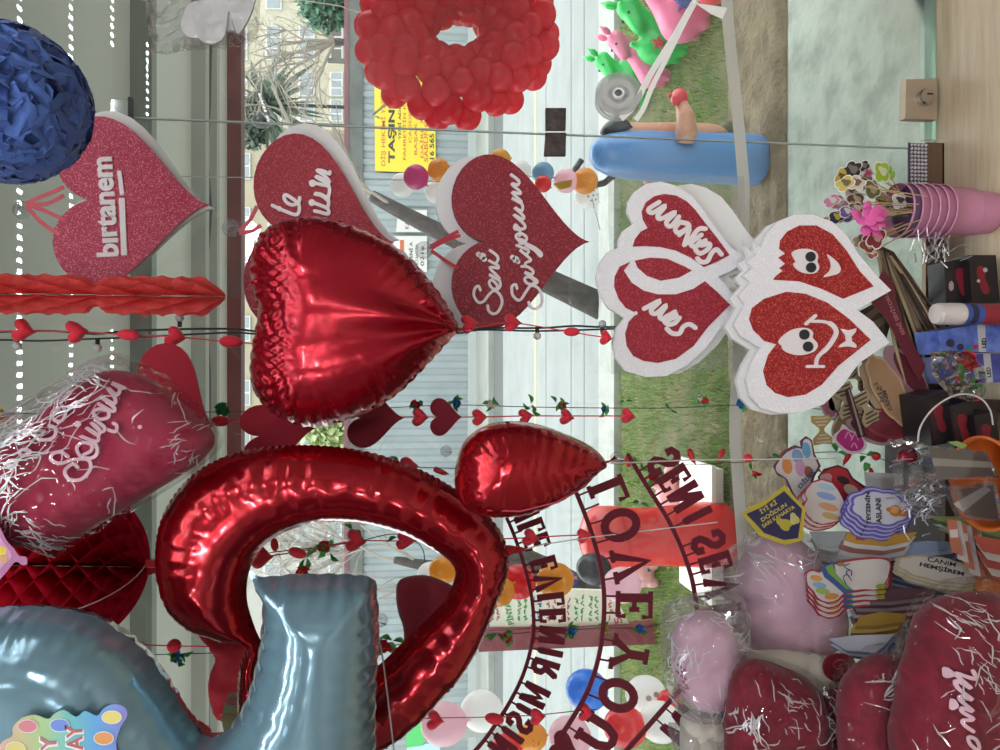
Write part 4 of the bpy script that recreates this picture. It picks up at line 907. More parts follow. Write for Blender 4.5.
def garland(name, label, cat, path, Y, cordm, r, items, wob=.0, k=4, up=True):
    f = F(path[0][0], path[0][1], Y); t = E(name, label, cat, f.c, 'garlands strung in the window')
    rr = random.Random(len(label))
    pts = [f.v(x, y, rr.uniform(-wob, wob)) for x, y in path]
    pts = [Vector(q) for q in sm([tuple(q) for q in pts], k)]
    ob('hanging_cord', tube(B(), pts, r, 5), cordm, t)
    for it in items:
        kd, x, y, s = it[:4]; rot = it[4] if len(it) > 4 else rr.uniform(-.2, .2); S = s*f.s
        if kd.startswith('rose'):
            o = link('rose', ME[kd], None, t, f.v(x, y, -S*.35)); o.rotation_euler = (PI/2 + rr.uniform(-.5, .5), rot + rr.uniform(-.5, .5), 0); o.scale = (S, S, S)
            for q in range(2 if len(it) < 6 else it[5]):
                l = link('leaf', ME['leaf'], None, o, (0, 0, -.3)); l.rotation_euler = (rr.uniform(-.6, .3), rr.uniform(-.5, .5), rr.uniform(0, 6)); l.scale = (1.25, 1.25, 1.25)
        elif kd == 'leaf':
            o = link('leaf', ME['leaf'], None, t, f.v(x, y)); o.rotation_euler = (PI/2 + rr.uniform(-.6, .6), rr.uniform(-3, 3), 0); o.scale = (S*1.25, S*1.25, S*1.25)
        elif kd == 'bulb':
            o = ob('bulb', ball(B(), (0, 0, 0), 4.4*f.s, 12), bulbm, t, f.v(x, y, -.002), True)
            dx = 8 if s >= 0 else -8
            ob('socket', tube(B(), [f.v(f_x, f_y) - f.v(x, y) + Vector((0, -.002, 0)) - Vector((0, 0, 0)) for f_x, f_y in ((x, y), (x, y-dx))] if False else [Vector((0, 0, 0)), (f.v(x, y-dx) - f.v(x, y))*1.15], .0042, 8), wire, o)
        else:
            o = link('puff_heart' if kd in ('heart', 'oval') else 'bud', ME[kd], None, t, f.v(x, y, -S*.2)); o.rotation_euler = (rr.uniform(-.15, .15), rot, rr.uniform(-.5, .5)); o.scale = (S, S, S)
    return t
garland('heart_garland', 'red thread of puffed hearts hung beside the black lamp string', 'garland', [(-60, 333), (0, 331), (80, 332), (130, 335), (178, 337), (232, 342), (300, 345), (420, 338), (480, 327), (513, 323), (570, 332), (608, 338)], 1.47, puff, .0013,
  [('heart', 27, 331, 23), ('heart', 80, 332, 23), ('oval', 130, 335, 22), ('heart', 178, 337, 22), ('oval', 232, 342, 24), ('heart', 470, 324, 20), ('heart', 513, 323, 20), ('oval', 571, 332, 18), ('heart', 606, 338, 16)])
garland('lamp_string', 'black wire string of small round white lamps', 'lamp string', [(-60, 334), (0, 332), (50, 331), (95, 334), (130, 331), (200, 329), (245, 330), (300, 338), (380, 337), (450, 331), (480, 328), (540, 328), (575, 326), (610, 327), (740, 325), (790, 326)], 1.528, wire, .0022,
  [('bulb', 18, 346, 1), ('bulb', 98, 348, 1), ('bulb', 180, 318, -1), ('bulb', 467, 320, -1), ('bulb', 537, 336, 1), ('bulb', 602, 324, -1)], .004)
garland('lamp_string', 'second black wire twisted alongside the white lamp string', 'wire', [(-60, 342), (0, 340), (40, 341), (90, 339), (140, 337), (200, 334), (245, 333), (330, 340), (450, 334), (480, 330), (540, 331), (610, 329), (700, 326)], 1.532, wire, .002, [], .003)
garland('heart_garland', 'red thread of puffed hearts crossing under the large foil heart', 'garland', [(-40, 419), (60, 420), (220, 421), (272, 419), (300, 416), (372, 417), (430, 417), (480, 417), (525, 416), (567, 416), (630, 416)], 1.46, puff, .0013,
  [('oval', 221, 421, 20), ('oval', 272, 419, 18), ('heart', 297, 417, 14), ('heart', 373, 416, 22), ('heart', 421, 417, 19), ('heart', 480, 417, 18), ('heart', 526, 416, 17), ('heart', 567, 417, 17), ('heart', 628, 416, 17)])
garland('rose_garland', 'dark green string of small coloured roses and leaves beneath the foil heart', 'garland', [(-40, 414), (5, 414), (222, 412), (300, 411), (383, 408), (455, 405), (530, 407), (604, 408), (670, 408), (740, 405), (790, 406), (840, 412)], 1.48, wireg, .0009,
  [('rose_yellow', 5, 416, 15), ('rose_green', 223, 410, 14, 0, 0), ('rose_red', 283, 411, 13), ('rose_blue', 384, 409, 11), ('rose_red', 415, 405, 10), ('rose_blue', 456, 403, 10), ('rose_white', 490, 405, 10), ('leaf', 531, 404, 12), ('leaf', 531, 409, 12), ('rose_red', 561, 406, 10), ('leaf', 556, 403, 11), ('rose_blue', 604, 410, 9), ('leaf', 625, 401, 8), ('leaf', 670, 408, 9), ('rose_red', 704, 401, 8), ('rose_white', 699, 398, 6), ('rose_blue', 739, 404, 10)])
garland('chili_garland', 'green string of red buds and leaves running down to the goods below', 'garland', [(395, 466), (440, 468), (500, 468), (600, 462), (632, 461), (690, 465), (720, 463), (747, 462), (780, 456), (830, 452), (870, 455), (905, 470)], 1.49, wireg, .0009,
  [('heart', 410, 466, 20), ('leaf', 399, 463, 12), ('chili', 441, 472, 16, .5), ('oval', 627, 461, 12, 1.4), ('leaf', 640, 462, 11), ('chili', 690, 457, 18, 1.5), ('chili', 719, 455, 15, 2.2), ('ball', 747, 458, 10), ('leaf', 752, 470, 10), ('chili', 756, 474, 13, .4), ('chili', 782, 453, 15, 2.6), ('leaf', 780, 460, 14), ('leaf', 812, 461, 14), ('leaf', 836, 452, 13), ('chili', 844, 459, 15, 2), ('leaf', 866, 456, 12), ('ball', 875, 456, 9.5), ('leaf', 864, 472, 12), ('oval', 870, 471, 9, 1.5), ('rose_red', 652, 477, 14), ('leaf', 640, 503, 10)])
garland('heart_garland', 'string of puffed red hearts seen through the open foil ring', 'garland', [(150, 567), (225, 562), (262, 557), (297, 552), (322, 547), (357, 541), (405, 541), (440, 538)], 1.45, puff, .0013,
  [('oval', 147, 568, 22), ('heart', 264, 556, 22), ('oval', 275, 544, 14, 1.4), ('oval', 298, 552, 19, .3), ('heart', 357, 540, 22), ('heart', 406, 540, 20), ('rose_red', 303, 572, 14)])
garland('rose_garland', 'dark green wire with roses seen through the open foil ring', 'garland', [(235, 560), (275, 552), (322, 547), (360, 541), (395, 534), (420, 545), (425, 562)], 1.46, wireg, .001, [('rose_red', 324, 546, 12), ('leaf', 330, 552, 13), ('leaf', 318, 551, 12), ('leaf', 352, 531, 11), ('leaf', 397, 537, 11)])
garland('rose_garland', 'dark green string of flowers passing in front of the maroon post', 'garland', [(140, 655), (178, 654), (250, 652), (330, 648), (385, 646), (440, 640), (500, 635), (535, 632), (571, 630), (604, 628), (640, 628), (668, 622)], 1.50, wireg, .0009,
  [('rose_blue', 179, 656, 11), ('leaf', 183, 653, 12), ('ball', 175, 645, 14), ('heart', 221, 647, 15), ('leaf', 228, 652, 12), ('rose_red', 386, 645, 13), ('leaf', 392, 641, 14), ('rose_red', 506, 636, 12), ('leaf', 497, 632, 14), ('oval', 533, 628, 13, 1.5), ('oval', 533, 638, 13, 1.5), ('rose_blue', 571, 630, 10, 0, 3), ('rose_yellow', 603, 628, 9, 0, 3), ('rose_blue', 639, 628, 10, 0, 2)])
garland('heart_garland', 'red thread of puffed hearts below the number balloon reaching towards the ring', 'garland', [(120, 644), (175, 646), (221, 647), (280, 651), (400, 648)], 1.44, puff, .0012, [('ball', 140, 646, 12), ('heart', 203, 729, 22)])
garland('heart_garland', 'short red thread with two hearts trailing from the tip of the foil ring', 'garland', [(500, 539), (523, 538), (560, 536), (585, 535), (592, 535)], 1.36, puff, .0013, [('heart', 531, 537, 18), ('heart', 584, 535, 16)])
garland('heart_garland', 'red thread of hearts hung across the small banner letters', 'garland', [(380, 720), (437, 718), (490, 717), (537, 715), (585, 710), (597, 710)], 1.37, felt2, .0009, [('heart', 436, 719, 18), ('oval', 494, 717, 20, .2), ('heart', 538, 715, 17), ('heart', 586, 711, 17)])
# white balloon strings
def cordline(label, path, Y, r=.0011, m=None):
    f = F(*path[0][:2], Y); o = ob('hanging_string', tube(B(), [f.v(*q) for q in path], r, 5), m or M('string_white', '#d8d5d0', .4), None, f.c); tag(o, label, 'string', 'white balloon strings')
cordline('white string trailing down from the tip of the foil ring', [(526, 549), (545, 547, .02), (600, 543, .05), (740, 533, .1)], 1.30)
cordline('white string running down from the small sideways foil heart', [(610, 463), (640, 466, .05), (720, 468, .12), (800, 470, .16), (900, 471, .2)], 1.20, .0013)
cordline('grey string hanging beside the base of the number balloon', [(376, 620), (383, 660), (388, 700), (395, 760)], 1.12, .0012, M('string_grey', '#a9a5a0', .4))
suction(617, 458, 'clear suction hook beside the banner letters', 7); suction(381, 620, 'clear suction hook behind the number balloon base', 7)
suction(446, 451, 'clear suction hook between the two foil heart balloons', 6)
# ================================================================ standing outside on the pavement and verge: balloons, toys, signs
GLOSSY = {}
def lat(name, h): return latex('latex_' + name, h)
bal_me = {}
def balloon_mesh(mat):
    if mat.name not in bal_me:
        pr = [(0, -1.12), (.05, -1.11), (.10, -1.04), (.2, -.98)] + [(math.sin(a)*(1 if a < PI/2 else 1), -math.cos(a)) for a in [PI*i/14 for i in range(2, 14)]] + [(0, 1)]
        bal_me[mat.name] = (mesh(lathe(B(), pr, 20), mat), mesh(tube(B(), [(0, 0, 0), (0, 0, -.06), (0, 0, -.12)], [.05, .05, .11], 8), mat))
    return bal_me[mat.name]
def bal(label, px, py, rpx, Y, mat, rot=(0, 0), grp='balloons strung outside', st=1.0, dots=None):
    f = F(px, py, Y); a, b = balloon_mesh(mat); R = rpx*f.s
    t = E('balloon', label, 'balloon', f.c, grp)
    o = link('hanging_body', a, None, t); o.scale = (R, R, R*st); o.rotation_euler = (rot[0], rot[1], 0)
    k = link('knot', b, None, o, (0, 0, -1.08))
    if dots:
        bm = B()
        for dx, dz in dots[0]:
            y = -math.sqrt(max(.01, 1.006 - dx*dx - dz*dz)); n = Vector((dx, y, dz)).normalized()
            lathe(bm, [(.0, .004), (.11*dots[2], .002), (.115*dots[2], -.006)], 10, Matrix.Translation(n) @ n.to_track_quat('Z', 'Y').to_matrix().to_4x4())
        ob('print', bm, dots[1], o)
    return t
LW, LO, LP, LM, LB, LR, LY, LK = lat('white', '#ffffff'), lat('orange', '#f2b03a'), lat('pink', '#ffdce8'), lat('magenta', '#e0449c'), lat('blue', '#8fc1de'), lat('red', '#ee3440'), lat('yellow', '#ecc04a'), lat('strong_blue', '#3c9af2')
gd = M('print_grey', '#a3a39f', .5); od = M('print_dark_orange', '#a5711c', .5)
ring = [(.42*math.cos(a), .42*math.sin(a)) for a in [PI*2*i/6 for i in range(6)]] + [(0, 0)]
YB = 2.55
for l, x, y, r, m, *d in (
  ('white balloon behind the magenta balloon at the top of the string', 402, 185, 12, LW), ('magenta balloon at the top of the string by the yellow banner', 416, 177, 12.5, LM), ('orange balloon with a smile print under the magenta balloon', 439, 170, 11.5, LO), ('white balloon partly hidden by the Seni Seviyorum heart', 436, 192, 11.5, LW),
  ('yellow balloon showing above the edge of the Seni Seviyorum heart', 500, 160, 11, LY), ('white balloon between the yellow and the light blue balloon', 520, 172, 11.5, LW), ('light blue balloon on the string beside a small red one', 543, 173, 11, LB),
  ('small red balloon in front of the light blue balloon', 543, 184, 8.5, LR), ('pale pink balloon tied with a gold ribbon bow', 566, 181, 12, LP), ('orange balloon with a smile print at the bottom of the string', 585, 181, 13, LO), ('white balloon with pale dots hanging lowest of the string', 587, 197, 12.5, LW)):
    dd = None
    if 'pale dots' in l: dd = (ring, gd, .8)
    if 'smile' in l: dd = ([(.36*math.cos(a), .36*math.sin(a)) for a in [2*PI*i/10 for i in range(10)]] + [(-.1, .1), (.12, .1)], od, .4)
    bal(l, x, y, r, YB + (0 if r < 10 else .06) + (.08 if m is LW else 0), m, (.3, .6*math.sin(x)), 'balloons on the upper string', 1.0, dd)
f = F(566, 186, YB - .05); o = ob('gold_hanging_bow', prism(B(), f.P([(553, 184), (560, 182), (572, 180), (571, 187), (560, 190)]), -.004, .004), M('gold_foil', '#c9a13a', .3, metal=.6), None, f.c); tag(o, 'gold ribbon bow lying against the pale pink balloon', 'bow')
f = F(440, 180, YB + .1); o = ob('balloon_string', tube(B(), [f.v(150, 176), f.v(402, 180), f.v(440, 182), f.v(500, 170), f.v(566, 184), f.v(590, 190), f.v(600, 230)], .002, 4), thr, None, f.c); tag(o, 'white string the upper balloons are tied to', 'string')
YB = 2.45
for l, x, y, r, m, *d in (
  ('large white balloon beside the lower edge of the foil ring', 482, 711, 20, LW), ('pale pink balloon overlapping the lower edge of the foil ring', 444, 724, 21, LP), ('orange balloon with a face print low beside the banner letters', 532, 737, 14, LO),
  ('strong blue balloon behind the letter O of the red banner', 587, 690, 20, LK), ('bright red balloon below the strong blue balloon', 625, 727, 20, LR), ('pale pink balloon between the blue balloon and the dark heart', 570, 737, 20, LP), ('white balloon with grey dots near the bagged pink pillow', 646, 695, 19, LW),
  ('red balloon overlapped by the small banner letters', 518, 582, 17, LR), ('golden orange balloon behind the small banner letter E', 555, 580, 17.5, LO), ('pale pink white balloon behind the letter V of the red banner', 622, 585, 18, LP), ('orange balloon just below the tip of the foil ring', 500, 592, 14, LO),
  ('white balloon seen inside the foil ring by the tip', 432, 576, 14, LW), ('golden balloon seen inside the foil ring by the tip', 444, 570, 14, LO), ('red balloon low beside the small banner letters', 507, 748, 14, LR), ('white balloon under the dark banner cord end', 660, 722, 20, LW),('small red balloon under the dark banner cord end', 668, 700, 10, LR)):
    dd = (ring, gd, 1.25) if 'grey dots' in l else (([(-.2, .2), (.2, .25), (0, -.1), (.1, -.13), (-.1, -.1)], od, .5) if 'face' in l else None)
    bal(l, x, y, r, YB + (x*7 % 5)*.09, m, (.2, .5*math.sin(x*3)), 'balloons on the lower strings', 1.1, dd)
# heart wreath of small red balloons
YW = 2.15; f = F(455, 40, YW); t = E('balloon_wreath', 'hanging heart wreath made of many small shiny red balloons', 'balloon wreath', f.c)
lr = latex('latex_coral', '#ff1a3a', .3, .25, .35); a, b = balloon_mesh(lr); rr = random.Random(31)
N = 100
for i in range(N):
    th = i*2.39996; u = (i + .5)/N; al = math.radians(-118 + 236*u) + rr.uniform(-.12, .12)      # around the hoop, then across its front
    rx, ry, tb = 60 + 3*math.cos(2*th), 54, 27
    px = 457 + (rx + tb*math.sin(al))*math.cos(th); py = 36 + (ry + tb*math.sin(al))*math.sin(th)
    R = rr.uniform(12.8, 15.2)*f.s; dep = -tb*f.s*math.cos(al)
    o = link('balloon', a, None, t, f.v(px, py, dep)); o.scale = (R, R, R*1.08)
    o.rotation_euler = (rr.uniform(1.2, 2.0), rr.uniform(-.6, .6), rr.uniform(0, .8))
ob('hanging_loop', tube(B(), [f.v(385, 40), f.v(372, 18), f.v(340, 6), f.v(300, 0), f.v(232, -6)], .0016, 5), M('string_white2', '#e2e0da', .4), t)
ob('ribbon_end', strip(B(), f.P([(386, 112), (374, 122), (380, 125)]), 2*f.s, -.06, -.058, False), M('string_white2'), t)
# clear spool of white ribbon with its tails, and the ribbon strung across the window
rw = M('satin_white', '#f3f2ea', .35, sheen=.3)
f = F(618, 97, 1.46); t = E('ribbon_spool', 'clear plastic spool of white ribbon hanging by its own tails', 'ribbon spool', f.c); R = 23*f.s; mx = Matrix.Rotation(PI/2, 4, 'X') @ Matrix.Rotation(.18, 4, 'Y') @ Matrix.Rotation(-.2, 4, 'X')
spm = film('spool_clear', '#f4f5f2', k=1.0, base=.05, haze=.28, hazecol='#ffffff')
for z in (-.012, .012): ob('flange', lathe(B(), [(R*.16, z-.001)] + [(R*(.3 + .07*i), z-.001-.0012*(i % 2)) for i in range(11)] + [(R, z+.001), (R*.16, z+.001), (R*.16, z-.001)], 40, mx), spm, t)
ob('wound_ribbon', lathe(B(), [(R*.44, -.011), (R*.72, -.011), (R*.72, .011), (R*.44, .011), (R*.44, -.011)], 36, mx), rw, t)
ob('hub', lathe(B(), [(R*.16, -.014), (R*.24, -.014), (R*.36, .0), (R*.24, .016), (R*.16, .016)], 28, mx), M('spool_hub', '#e6e8e4', .3), t)
def flat(f, l, wpx, dy): 
    bm = B(); strip(bm, f.P(sm(l, 5)), wpx*f.s, dy, dy + .0006, False); return bm
ob('hanging_ribbon', flat(f, [(702, -6), (690, 8), (668, 45), (645, 82), (632, 108), (618, 122)], 6, -.02), rw, t)
ob('hanging_ribbon', flat(f, [(698, -4), (684, 20), (664, 60), (648, 92), (640, 112), (632, 124)], 5, -.024), rw, t)
ob('ribbon_end', prism(B(), f.P([(690, 9), (722, 14), (717, 25), (706, 20), (694, 12)]), -.026, -.025), rw, t)
ob('hanging_knot', ball(B(), f.v(691, 8, -.023), (.006, .006, .006), 10), rw, t)
ob('hanging_ribbon', flat(f, [(691, 8), (694, -2), (700, -40)], 4, -.024), rw, t)
f = F(738, 200, 1.575); bm = flat(f, [(726, -30), (728, 20), (735, 90), (741, 150), (744, 200), (742, 300), (735, 420), (738, 480), (744, 560)], 12, 0)
o = ob('hanging_ribbon_band', bm, film('satin_sheer', '#f2f2ea', k=.5, base=.05, rough=.3, haze=.72, hazecol='#efeee6'), None, f.c); tag(o, 'broad sheer white ribbon strung level across the glass', 'ribbon')
# ---- inflatable animals: one smooth body grown from joined limbs
def blob(name, parts, mat, parent, vox, smooth_it=6):
    bm = B()
    for p in parts:
        if p[0] == 't': tube(bm, [Vector(q) for q in p[1]], p[2], 10)
        else: ball(bm, p[1], p[2], 12)
    o = ob(name, bm, mat, parent, smooth=True)
    r = o.modifiers.new('remesh', 'REMESH'); r.mode = 'VOXEL'; r.voxel_size = vox; r.use_smooth_shade = True
    s = o.modifiers.new('smooth', 'SMOOTH'); s.iterations = smooth_it; s.factor = .5
    return o
def fawn(label, colr, star, head, neck, chest, hip, feet_px, Y, s=1.0, facing=-1):
    """bouncy rubber animal: points are photo points of head, neck joint, chest and hip"""
    f = F(chest[0], chest[1], Y); t = E('bouncy_animal', label, 'toy animal', Vector((f.c.x, Y, 0)), 'rubber bouncy animals on the verge'); up = f.c.z
    v = lambda p, dy=0: f.v(*p, dy) + Vector((0, 0, up))
    u = f.s*s; h, n, c, q = v(head), v(neck), v(chest), v(hip); m = rub[colr]
    sd = Vector((1, 0, 0))*facing; sn_ = h + Vector((facing*20*u, -8*u, -7*u))
    P_ = [('t', [h, (h+n)/2 + Vector((0, 0, -2*u)), n, c], [9.5*u, 8.5*u, 9.5*u, 13*u]), ('t', [c, (c+q)/2 + Vector((0, 0, 1.5*u)), q], [15*u, 13.5*u, 14.5*u]), ('b', c, (14*u, 15*u, 15*u)), ('b', q, (14*u, 15*u, 15*u)), ('b', h, (11*u, 10*u, 10.5*u)), ('t', [h, sn_], [9.5*u, 6.5*u]), ('b', sn_, (6.5*u, 6.5*u, 6*u))]
    for base in (c, q):
        for dy in (-8, 8):
            ft = Vector((base.x + (2*u if base is q else -2*u), base.y + dy*u, 4.5*u*.6)); P_.append(('t', [base + Vector((0, dy*.8*u, -4*u)), ft], [8.5*u, 6.2*u])); P_.append(('b', ft, (7*u, 7*u, 4.5*u)))
    tail = q + (q - c).normalized()*12*u; P_.append(('t', [q, tail + Vector((0, 0, 10*u))], [6*u, 3*u]))
    b = blob('body', P_, m, t, max(.006, 2.2*u))
    for dy in (-6, 6): e = ob('ear', lathe(B(), [(0, 0), (3.2*u, 4*u), (3.6*u, 9*u), (0, 17*u)], 10, Matrix.Translation(h + Vector((-facing*3*u, dy*u, 7*u))) @ Matrix.Rotation(dy*-.06, 4, 'X') @ Matrix.Rotation(-facing*.35, 4, 'Y')), m, t, smooth=True)
    for dy in (-1, 1): ob('eye', ball(B(), h + Vector((facing*8*u, dy*8.6*u, 2*u)), 1.7*u, 8), blk, t)
    if star:
        bm = B(); w = v(star, 0)
        k_ = [w + Vector(((6.5 if i % 2 == 0 else 2.8)*u*math.cos(PI*i/5), -15.2*u, (6.5 if i % 2 == 0 else 2.8)*u*math.sin(PI*i/5))) for i in range(10)]
        prism(bm, [(p.x, p.z) for p in k_], w.y - 15.6*u, w.y - 13*u); ob('star_print', bm, M('star_' + colr, '#4d6fb0' if colr == 'pink' else '#b5504e', .5), t)
    return t
rub = {'green': M('rubber_green', '#25c058', .35, spec=.5), 'pink': M('rubber_pink', '#e57aa0', .35, spec=.5), 'red': M('rubber_red', '#d8484f', .35)}
fawn('bright green rubber bouncy animal, the tallest beside the ribbon tails', 'green', (653, 50), (628, 8), (645, 24), (662, 50), (654, 48), 0, YG(684), 1.15)
fawn('pink rubber bouncy animal with blue stars above the ribbon spool', 'pink', (641, 45), (616, 40), (634, 52), (652, 76), (640, 55), 0, YG(669), .9)
fawn('smaller green rubber bouncy animal half hidden by the ribbon spool', 'green', None, (603, 61), (616, 72), (630, 98), (631, 66), 0, YG(649), .85)
fawn('large pink rubber bouncy animal with a blue flower at the photo top edge', 'pink', (676, 13), (628, -42), (650, -20), (681, 22), (677, 12), 0, YG(706), 1.5)
fawn('red rubber bouncy animal cut by the photo top edge', 'red', None, (690, -60), (700, -45), (712, -12), (714, -48), 0, YG(733), 1.2)
# ---- blow-up figures that stand on a weighted base
def bop(label, px0, px1, py, wpx, Y, mat, prof, tilt=0.0):
    f = F((px0+px1)/2, py, Y); t = E('inflatable_figure', label, 'inflatable', Vector((f.c.x, Y, 0)), 'inflatable figures outside the glass')
    H = W(px0, py, Y).z; R = wpx*f.s
    pr = [(r*R, z*H) for r, z in prof]
    b = ob('inflated_body', lathe(B(), pr, 28, Matrix.Diagonal((1, .85, 1, 1))), mat, t, smooth=True); b.rotation_euler = (0, tilt, 0)
    return f, t, H, R
YI = YG(767)
f, t, H, R = bop('tall blue inflatable punching figure with a raised skin coloured arm', 590, 767, 157, 25, YI, M('vinyl_blue', '#5a92d2', .28, spec=.6, bump=(30, .08, .01)), [(0, 0), (.8, .005), (1.0, .05), (1.04, .15), (1.0, .3), (.98, .5), (.98, .68), (.94, .8), (.82, .9), (.6, .965), (.3, .995), (0, 1)])
skin = M('vinyl_skin', '#d9a58c', .35, noise=(20, '#c98f78', .4, .7))
w = lambda px, py, dy: f.v(px, py, dy) + Vector((0, 0, f.c.z))
ob('front_panel', inflate(B(), [(p[0], p[1] + f.c.z) for p in f.P(sm([(612, 138), (620, 122), (650, 121), (690, 121), (722, 124), (728, 138), (690, 146), (640, 146)], 3, True))], 10*f.s, 4*f.s, y=.02), skin, t, smooth=True)
ob('hair_panel', inflate(B(), [(p[0], p[1] + f.c.z) for p in f.P(sm([(600, 134), (606, 123), (618, 117), (626, 119), (634, 130), (618, 138)], 3, True))], 8*f.s, 4*f.s, y=.0), M('vinyl_black', '#34353c', .35), t, smooth=True)
ob('shorts_panel', inflate(B(), [(p[0], p[1] + f.c.z) for p in f.P(sm([(722, 121), (742, 120), (744, 134), (726, 136)], 3, True))], 6*f.s, 4*f.s, y=.02), M('vinyl_olive', '#5f6048', .4), t, smooth=True)
ob('arm', tube(B(), [w(678, 149, -.085), w(678, 140, -.1), w(677, 126, -.105), w(673, 112, -.1)], [.035, .045, .038, .026], 14), skin, t, smooth=True)
ob('glove', blob('glove', [('b', w(671, 106, -.1), (.04, .036, .036)), ('b', w(666, 109, -.115), (.028, .022, .02))], M('vinyl_red', '#df4450', .3), t, .006) and ball(B(), w(663, 103, -.09), (.012, .012, .012), 8), M('vinyl_red'), t, smooth=True)
ob('arm', tube(B(), [w(652, 170, .05), w(656, 179, .06), (w(664, 185, .06))], [.03, .035, .025], 12), skin, t, smooth=True)
ob('strap', tube(B(), [w(618, 172, .03), w(607, 180, .05), w(592, 182, .08), w(582, 174, .1), (w(581, 162, .12)), w(588, 152, .12)], .014, 8), M('vinyl_black'), t, smooth=True)
YI = YG(734)
f, t, H, R = bop('tall red inflatable punching figure behind the felt banner letters', 580, 734, 536, 34, YI, M('vinyl_coral', '#e03a3c', .25, spec=.6), [(0, 0), (.7, .005), (.92, .05), (.98, .2), (.92, .32), (.86, .5), (.84, .65), (.92, .8), (.92, .9), (.7, .965), (.35, .995), (0, 1)])
pig = M('rubber_pale_pink', '#eeb0b4', .4)
def piggy(label, px, py, r, Y, band=False):
    f = F(px, py, Y); t = E('pig_toy', label, 'toy animal', Vector((f.c.x, Y, 0)), 'pink pig toys'); u = r*f.s; c = Vector((0, 0, f.c.z))
    P_ = [('b', c, (1.1*u, u, u)), ('b', c + Vector((.9*u, -.2*u, .35*u)), (.75*u, .7*u, .7*u)), ('t', [c + Vector((1.3*u, -.3*u, .3*u)), c + Vector((1.85*u, -.4*u, .25*u))], [.35*u, .3*u])]
    for dx in (-.6, .6):
        for dy in (-.5, .5): P_.append(('t', [c + Vector((dx*u, dy*u, -.4*u)), Vector((c.x + dx*u, dy*u, max(.02, c.z - 1.7*u)))], [.35*u, .3*u]))
    b = blob('body', P_, pig, t, .10*u)
    for dy in (-.4, .4): ob('ear', lathe(B(), [(0, 0), (.25*u, .1*u), (.2*u, .4*u), (0, .6*u)], 8, Matrix.Translation(c + Vector((.75*u, dy*u - .2*u, .85*u)))), pig, t, smooth=True)
    ob('eye', ball(B(), c + Vector((1.25*u, -.82*u, .55*u)), .1*u, 8), blk, t)
    if band: ob('collar', lathe(B(), [(.85*u, -.22*u), (.9*u, 0), (.85*u, .22*u)], 20, Matrix.Translation(c + Vector((.2*u, 0, -.1*u))) @ Matrix.Rotation(1.3, 4, 'Y')), M('collar_blue', '#48679f', .5), t)
    return t
piggy('pink rubber pig above the red inflatable figure', 672, 497, 17, YG(692)); piggy('pink rubber pig with a blue collar beside the letter E', 640, 572, 15, YG(659), True)
# white board lying on the verge behind
ya, yb_ = YG(736, .04), YG(693, .04); xa, xb = W(715, 462, (ya+yb_)/2).x, W(715, 596, (ya+yb_)/2).x
o = ob('plastic_board', box(box(B(), xb, xa, ya+.1, yb_, .095, .115), xb+.02, xa-.02, ya+.14, yb_-.04, .04, .095), M('plastic_white', '#f4f4f2', .35)); tag(o, 'white plastic board lying on the verge behind the red inflatable figure', 'board')
# maroon post with the written board, standing at the kerb
YS = 4.6; f = F(560, 615, YS); t = E('sign_stand', 'white board with rows of red, green and blue writing on a maroon post', 'sign', Vector((f.c.x, YS, 0))); c0 = f.c.z
pv = lambda l: [(p[0], p[1] + c0) for p in f.P(l)]
zb = W(640, 635, YS).z
ob('post', box(B(), f.p(560, 646)[0], f.p(560, 626)[0], -.04, .04, 0, f.p(478, 636)[1] + c0), M('maroon_paint', '#7d3a44', .55), t)
ob('board', prism(B(), pv([(478, 626), (630, 626), (612, 590), (478, 586)]), -.012, .012), M('board_cream', '#e9eadb', .6), t)
rr = random.Random(9)
for px, cc in ((492, '#c4607c'), (507, '#b5527a'), (519, '#4c9a58'), (533, '#4a6fae'), (548, '#c4607c'), (562, '#b84a66'), (576, '#4c9a58'), (590, '#4f9d5c'), (604, '#c45a72')):
    if px == 507: continue
    bm = B()
    for row in range(2):
        x = 620
        while x > 596:
            L = rr.uniform(3, 6); z0 = px + row*6
            strip(bm, pv(sm([(z0 + rr.uniform(-2, 2), x - L*i/5) for i in range(6)], 3)), .9*f.s, -.016, -.012, False); x -= L + 2
    ob('lettering', bm, M('sg' + cc, cc, .6), t)
class FO:
    pass
g_ = FO(); g_.s = f.s; g_.p = lambda a, b: (f.p(a, b)[0], f.p(a, b)[1] + c0)
text(t, g_, 'PİNYATA', (514, 623), (508, 592), 8, -.012, M('sg#4c9a58', '#4c9a58', .6), .004, .01)
text(t, g_, '56', (622, 622), (618, 606), 8, -.012, M('sg#c45a72'), .004, .01)
# dark grey balloon near the crooked tree
bal('dark grey balloon in front of the crooked trunk', 594, 569, 16, 2.95, lat('grey', '#4a4d55'), (.2, .3), 'balloons on the lower strings', 1.15); bal('small blue balloon beside the dark grey balloon', 573, 579, 6, 2.9, lat('deep_blue', '#3c5fb0'), (.2, .3), 'balloons on the lower strings')
# far shop sign and green panel seen low beside the ring
f = F(430, 738, 9.0); t = E('shop_sign', 'green and pale blue sign board far across by the fence', 'sign', Vector((f.c.x, 9.0, 0))); c0 = f.c.z
ob('green_panel', prism(B(), [(p[0], p[1]+c0) for p in f.P([(406, 724), (424, 722), (424, 745), (406, 748)])], 0, .05), M('panel_green', '#3fae58', .5), t); ob('blue_panel', prism(B(), [(p[0], p[1]+c0) for p in f.P([(407, 748), (440, 741), (440, 765), (407, 768)])], 0, .05), M('panel_blue', '#9fc2d6', .5), t)
ob('post', box(B(), -.05, .05, .06, .12, 0, c0 + .2), M('grey_paint'), t)
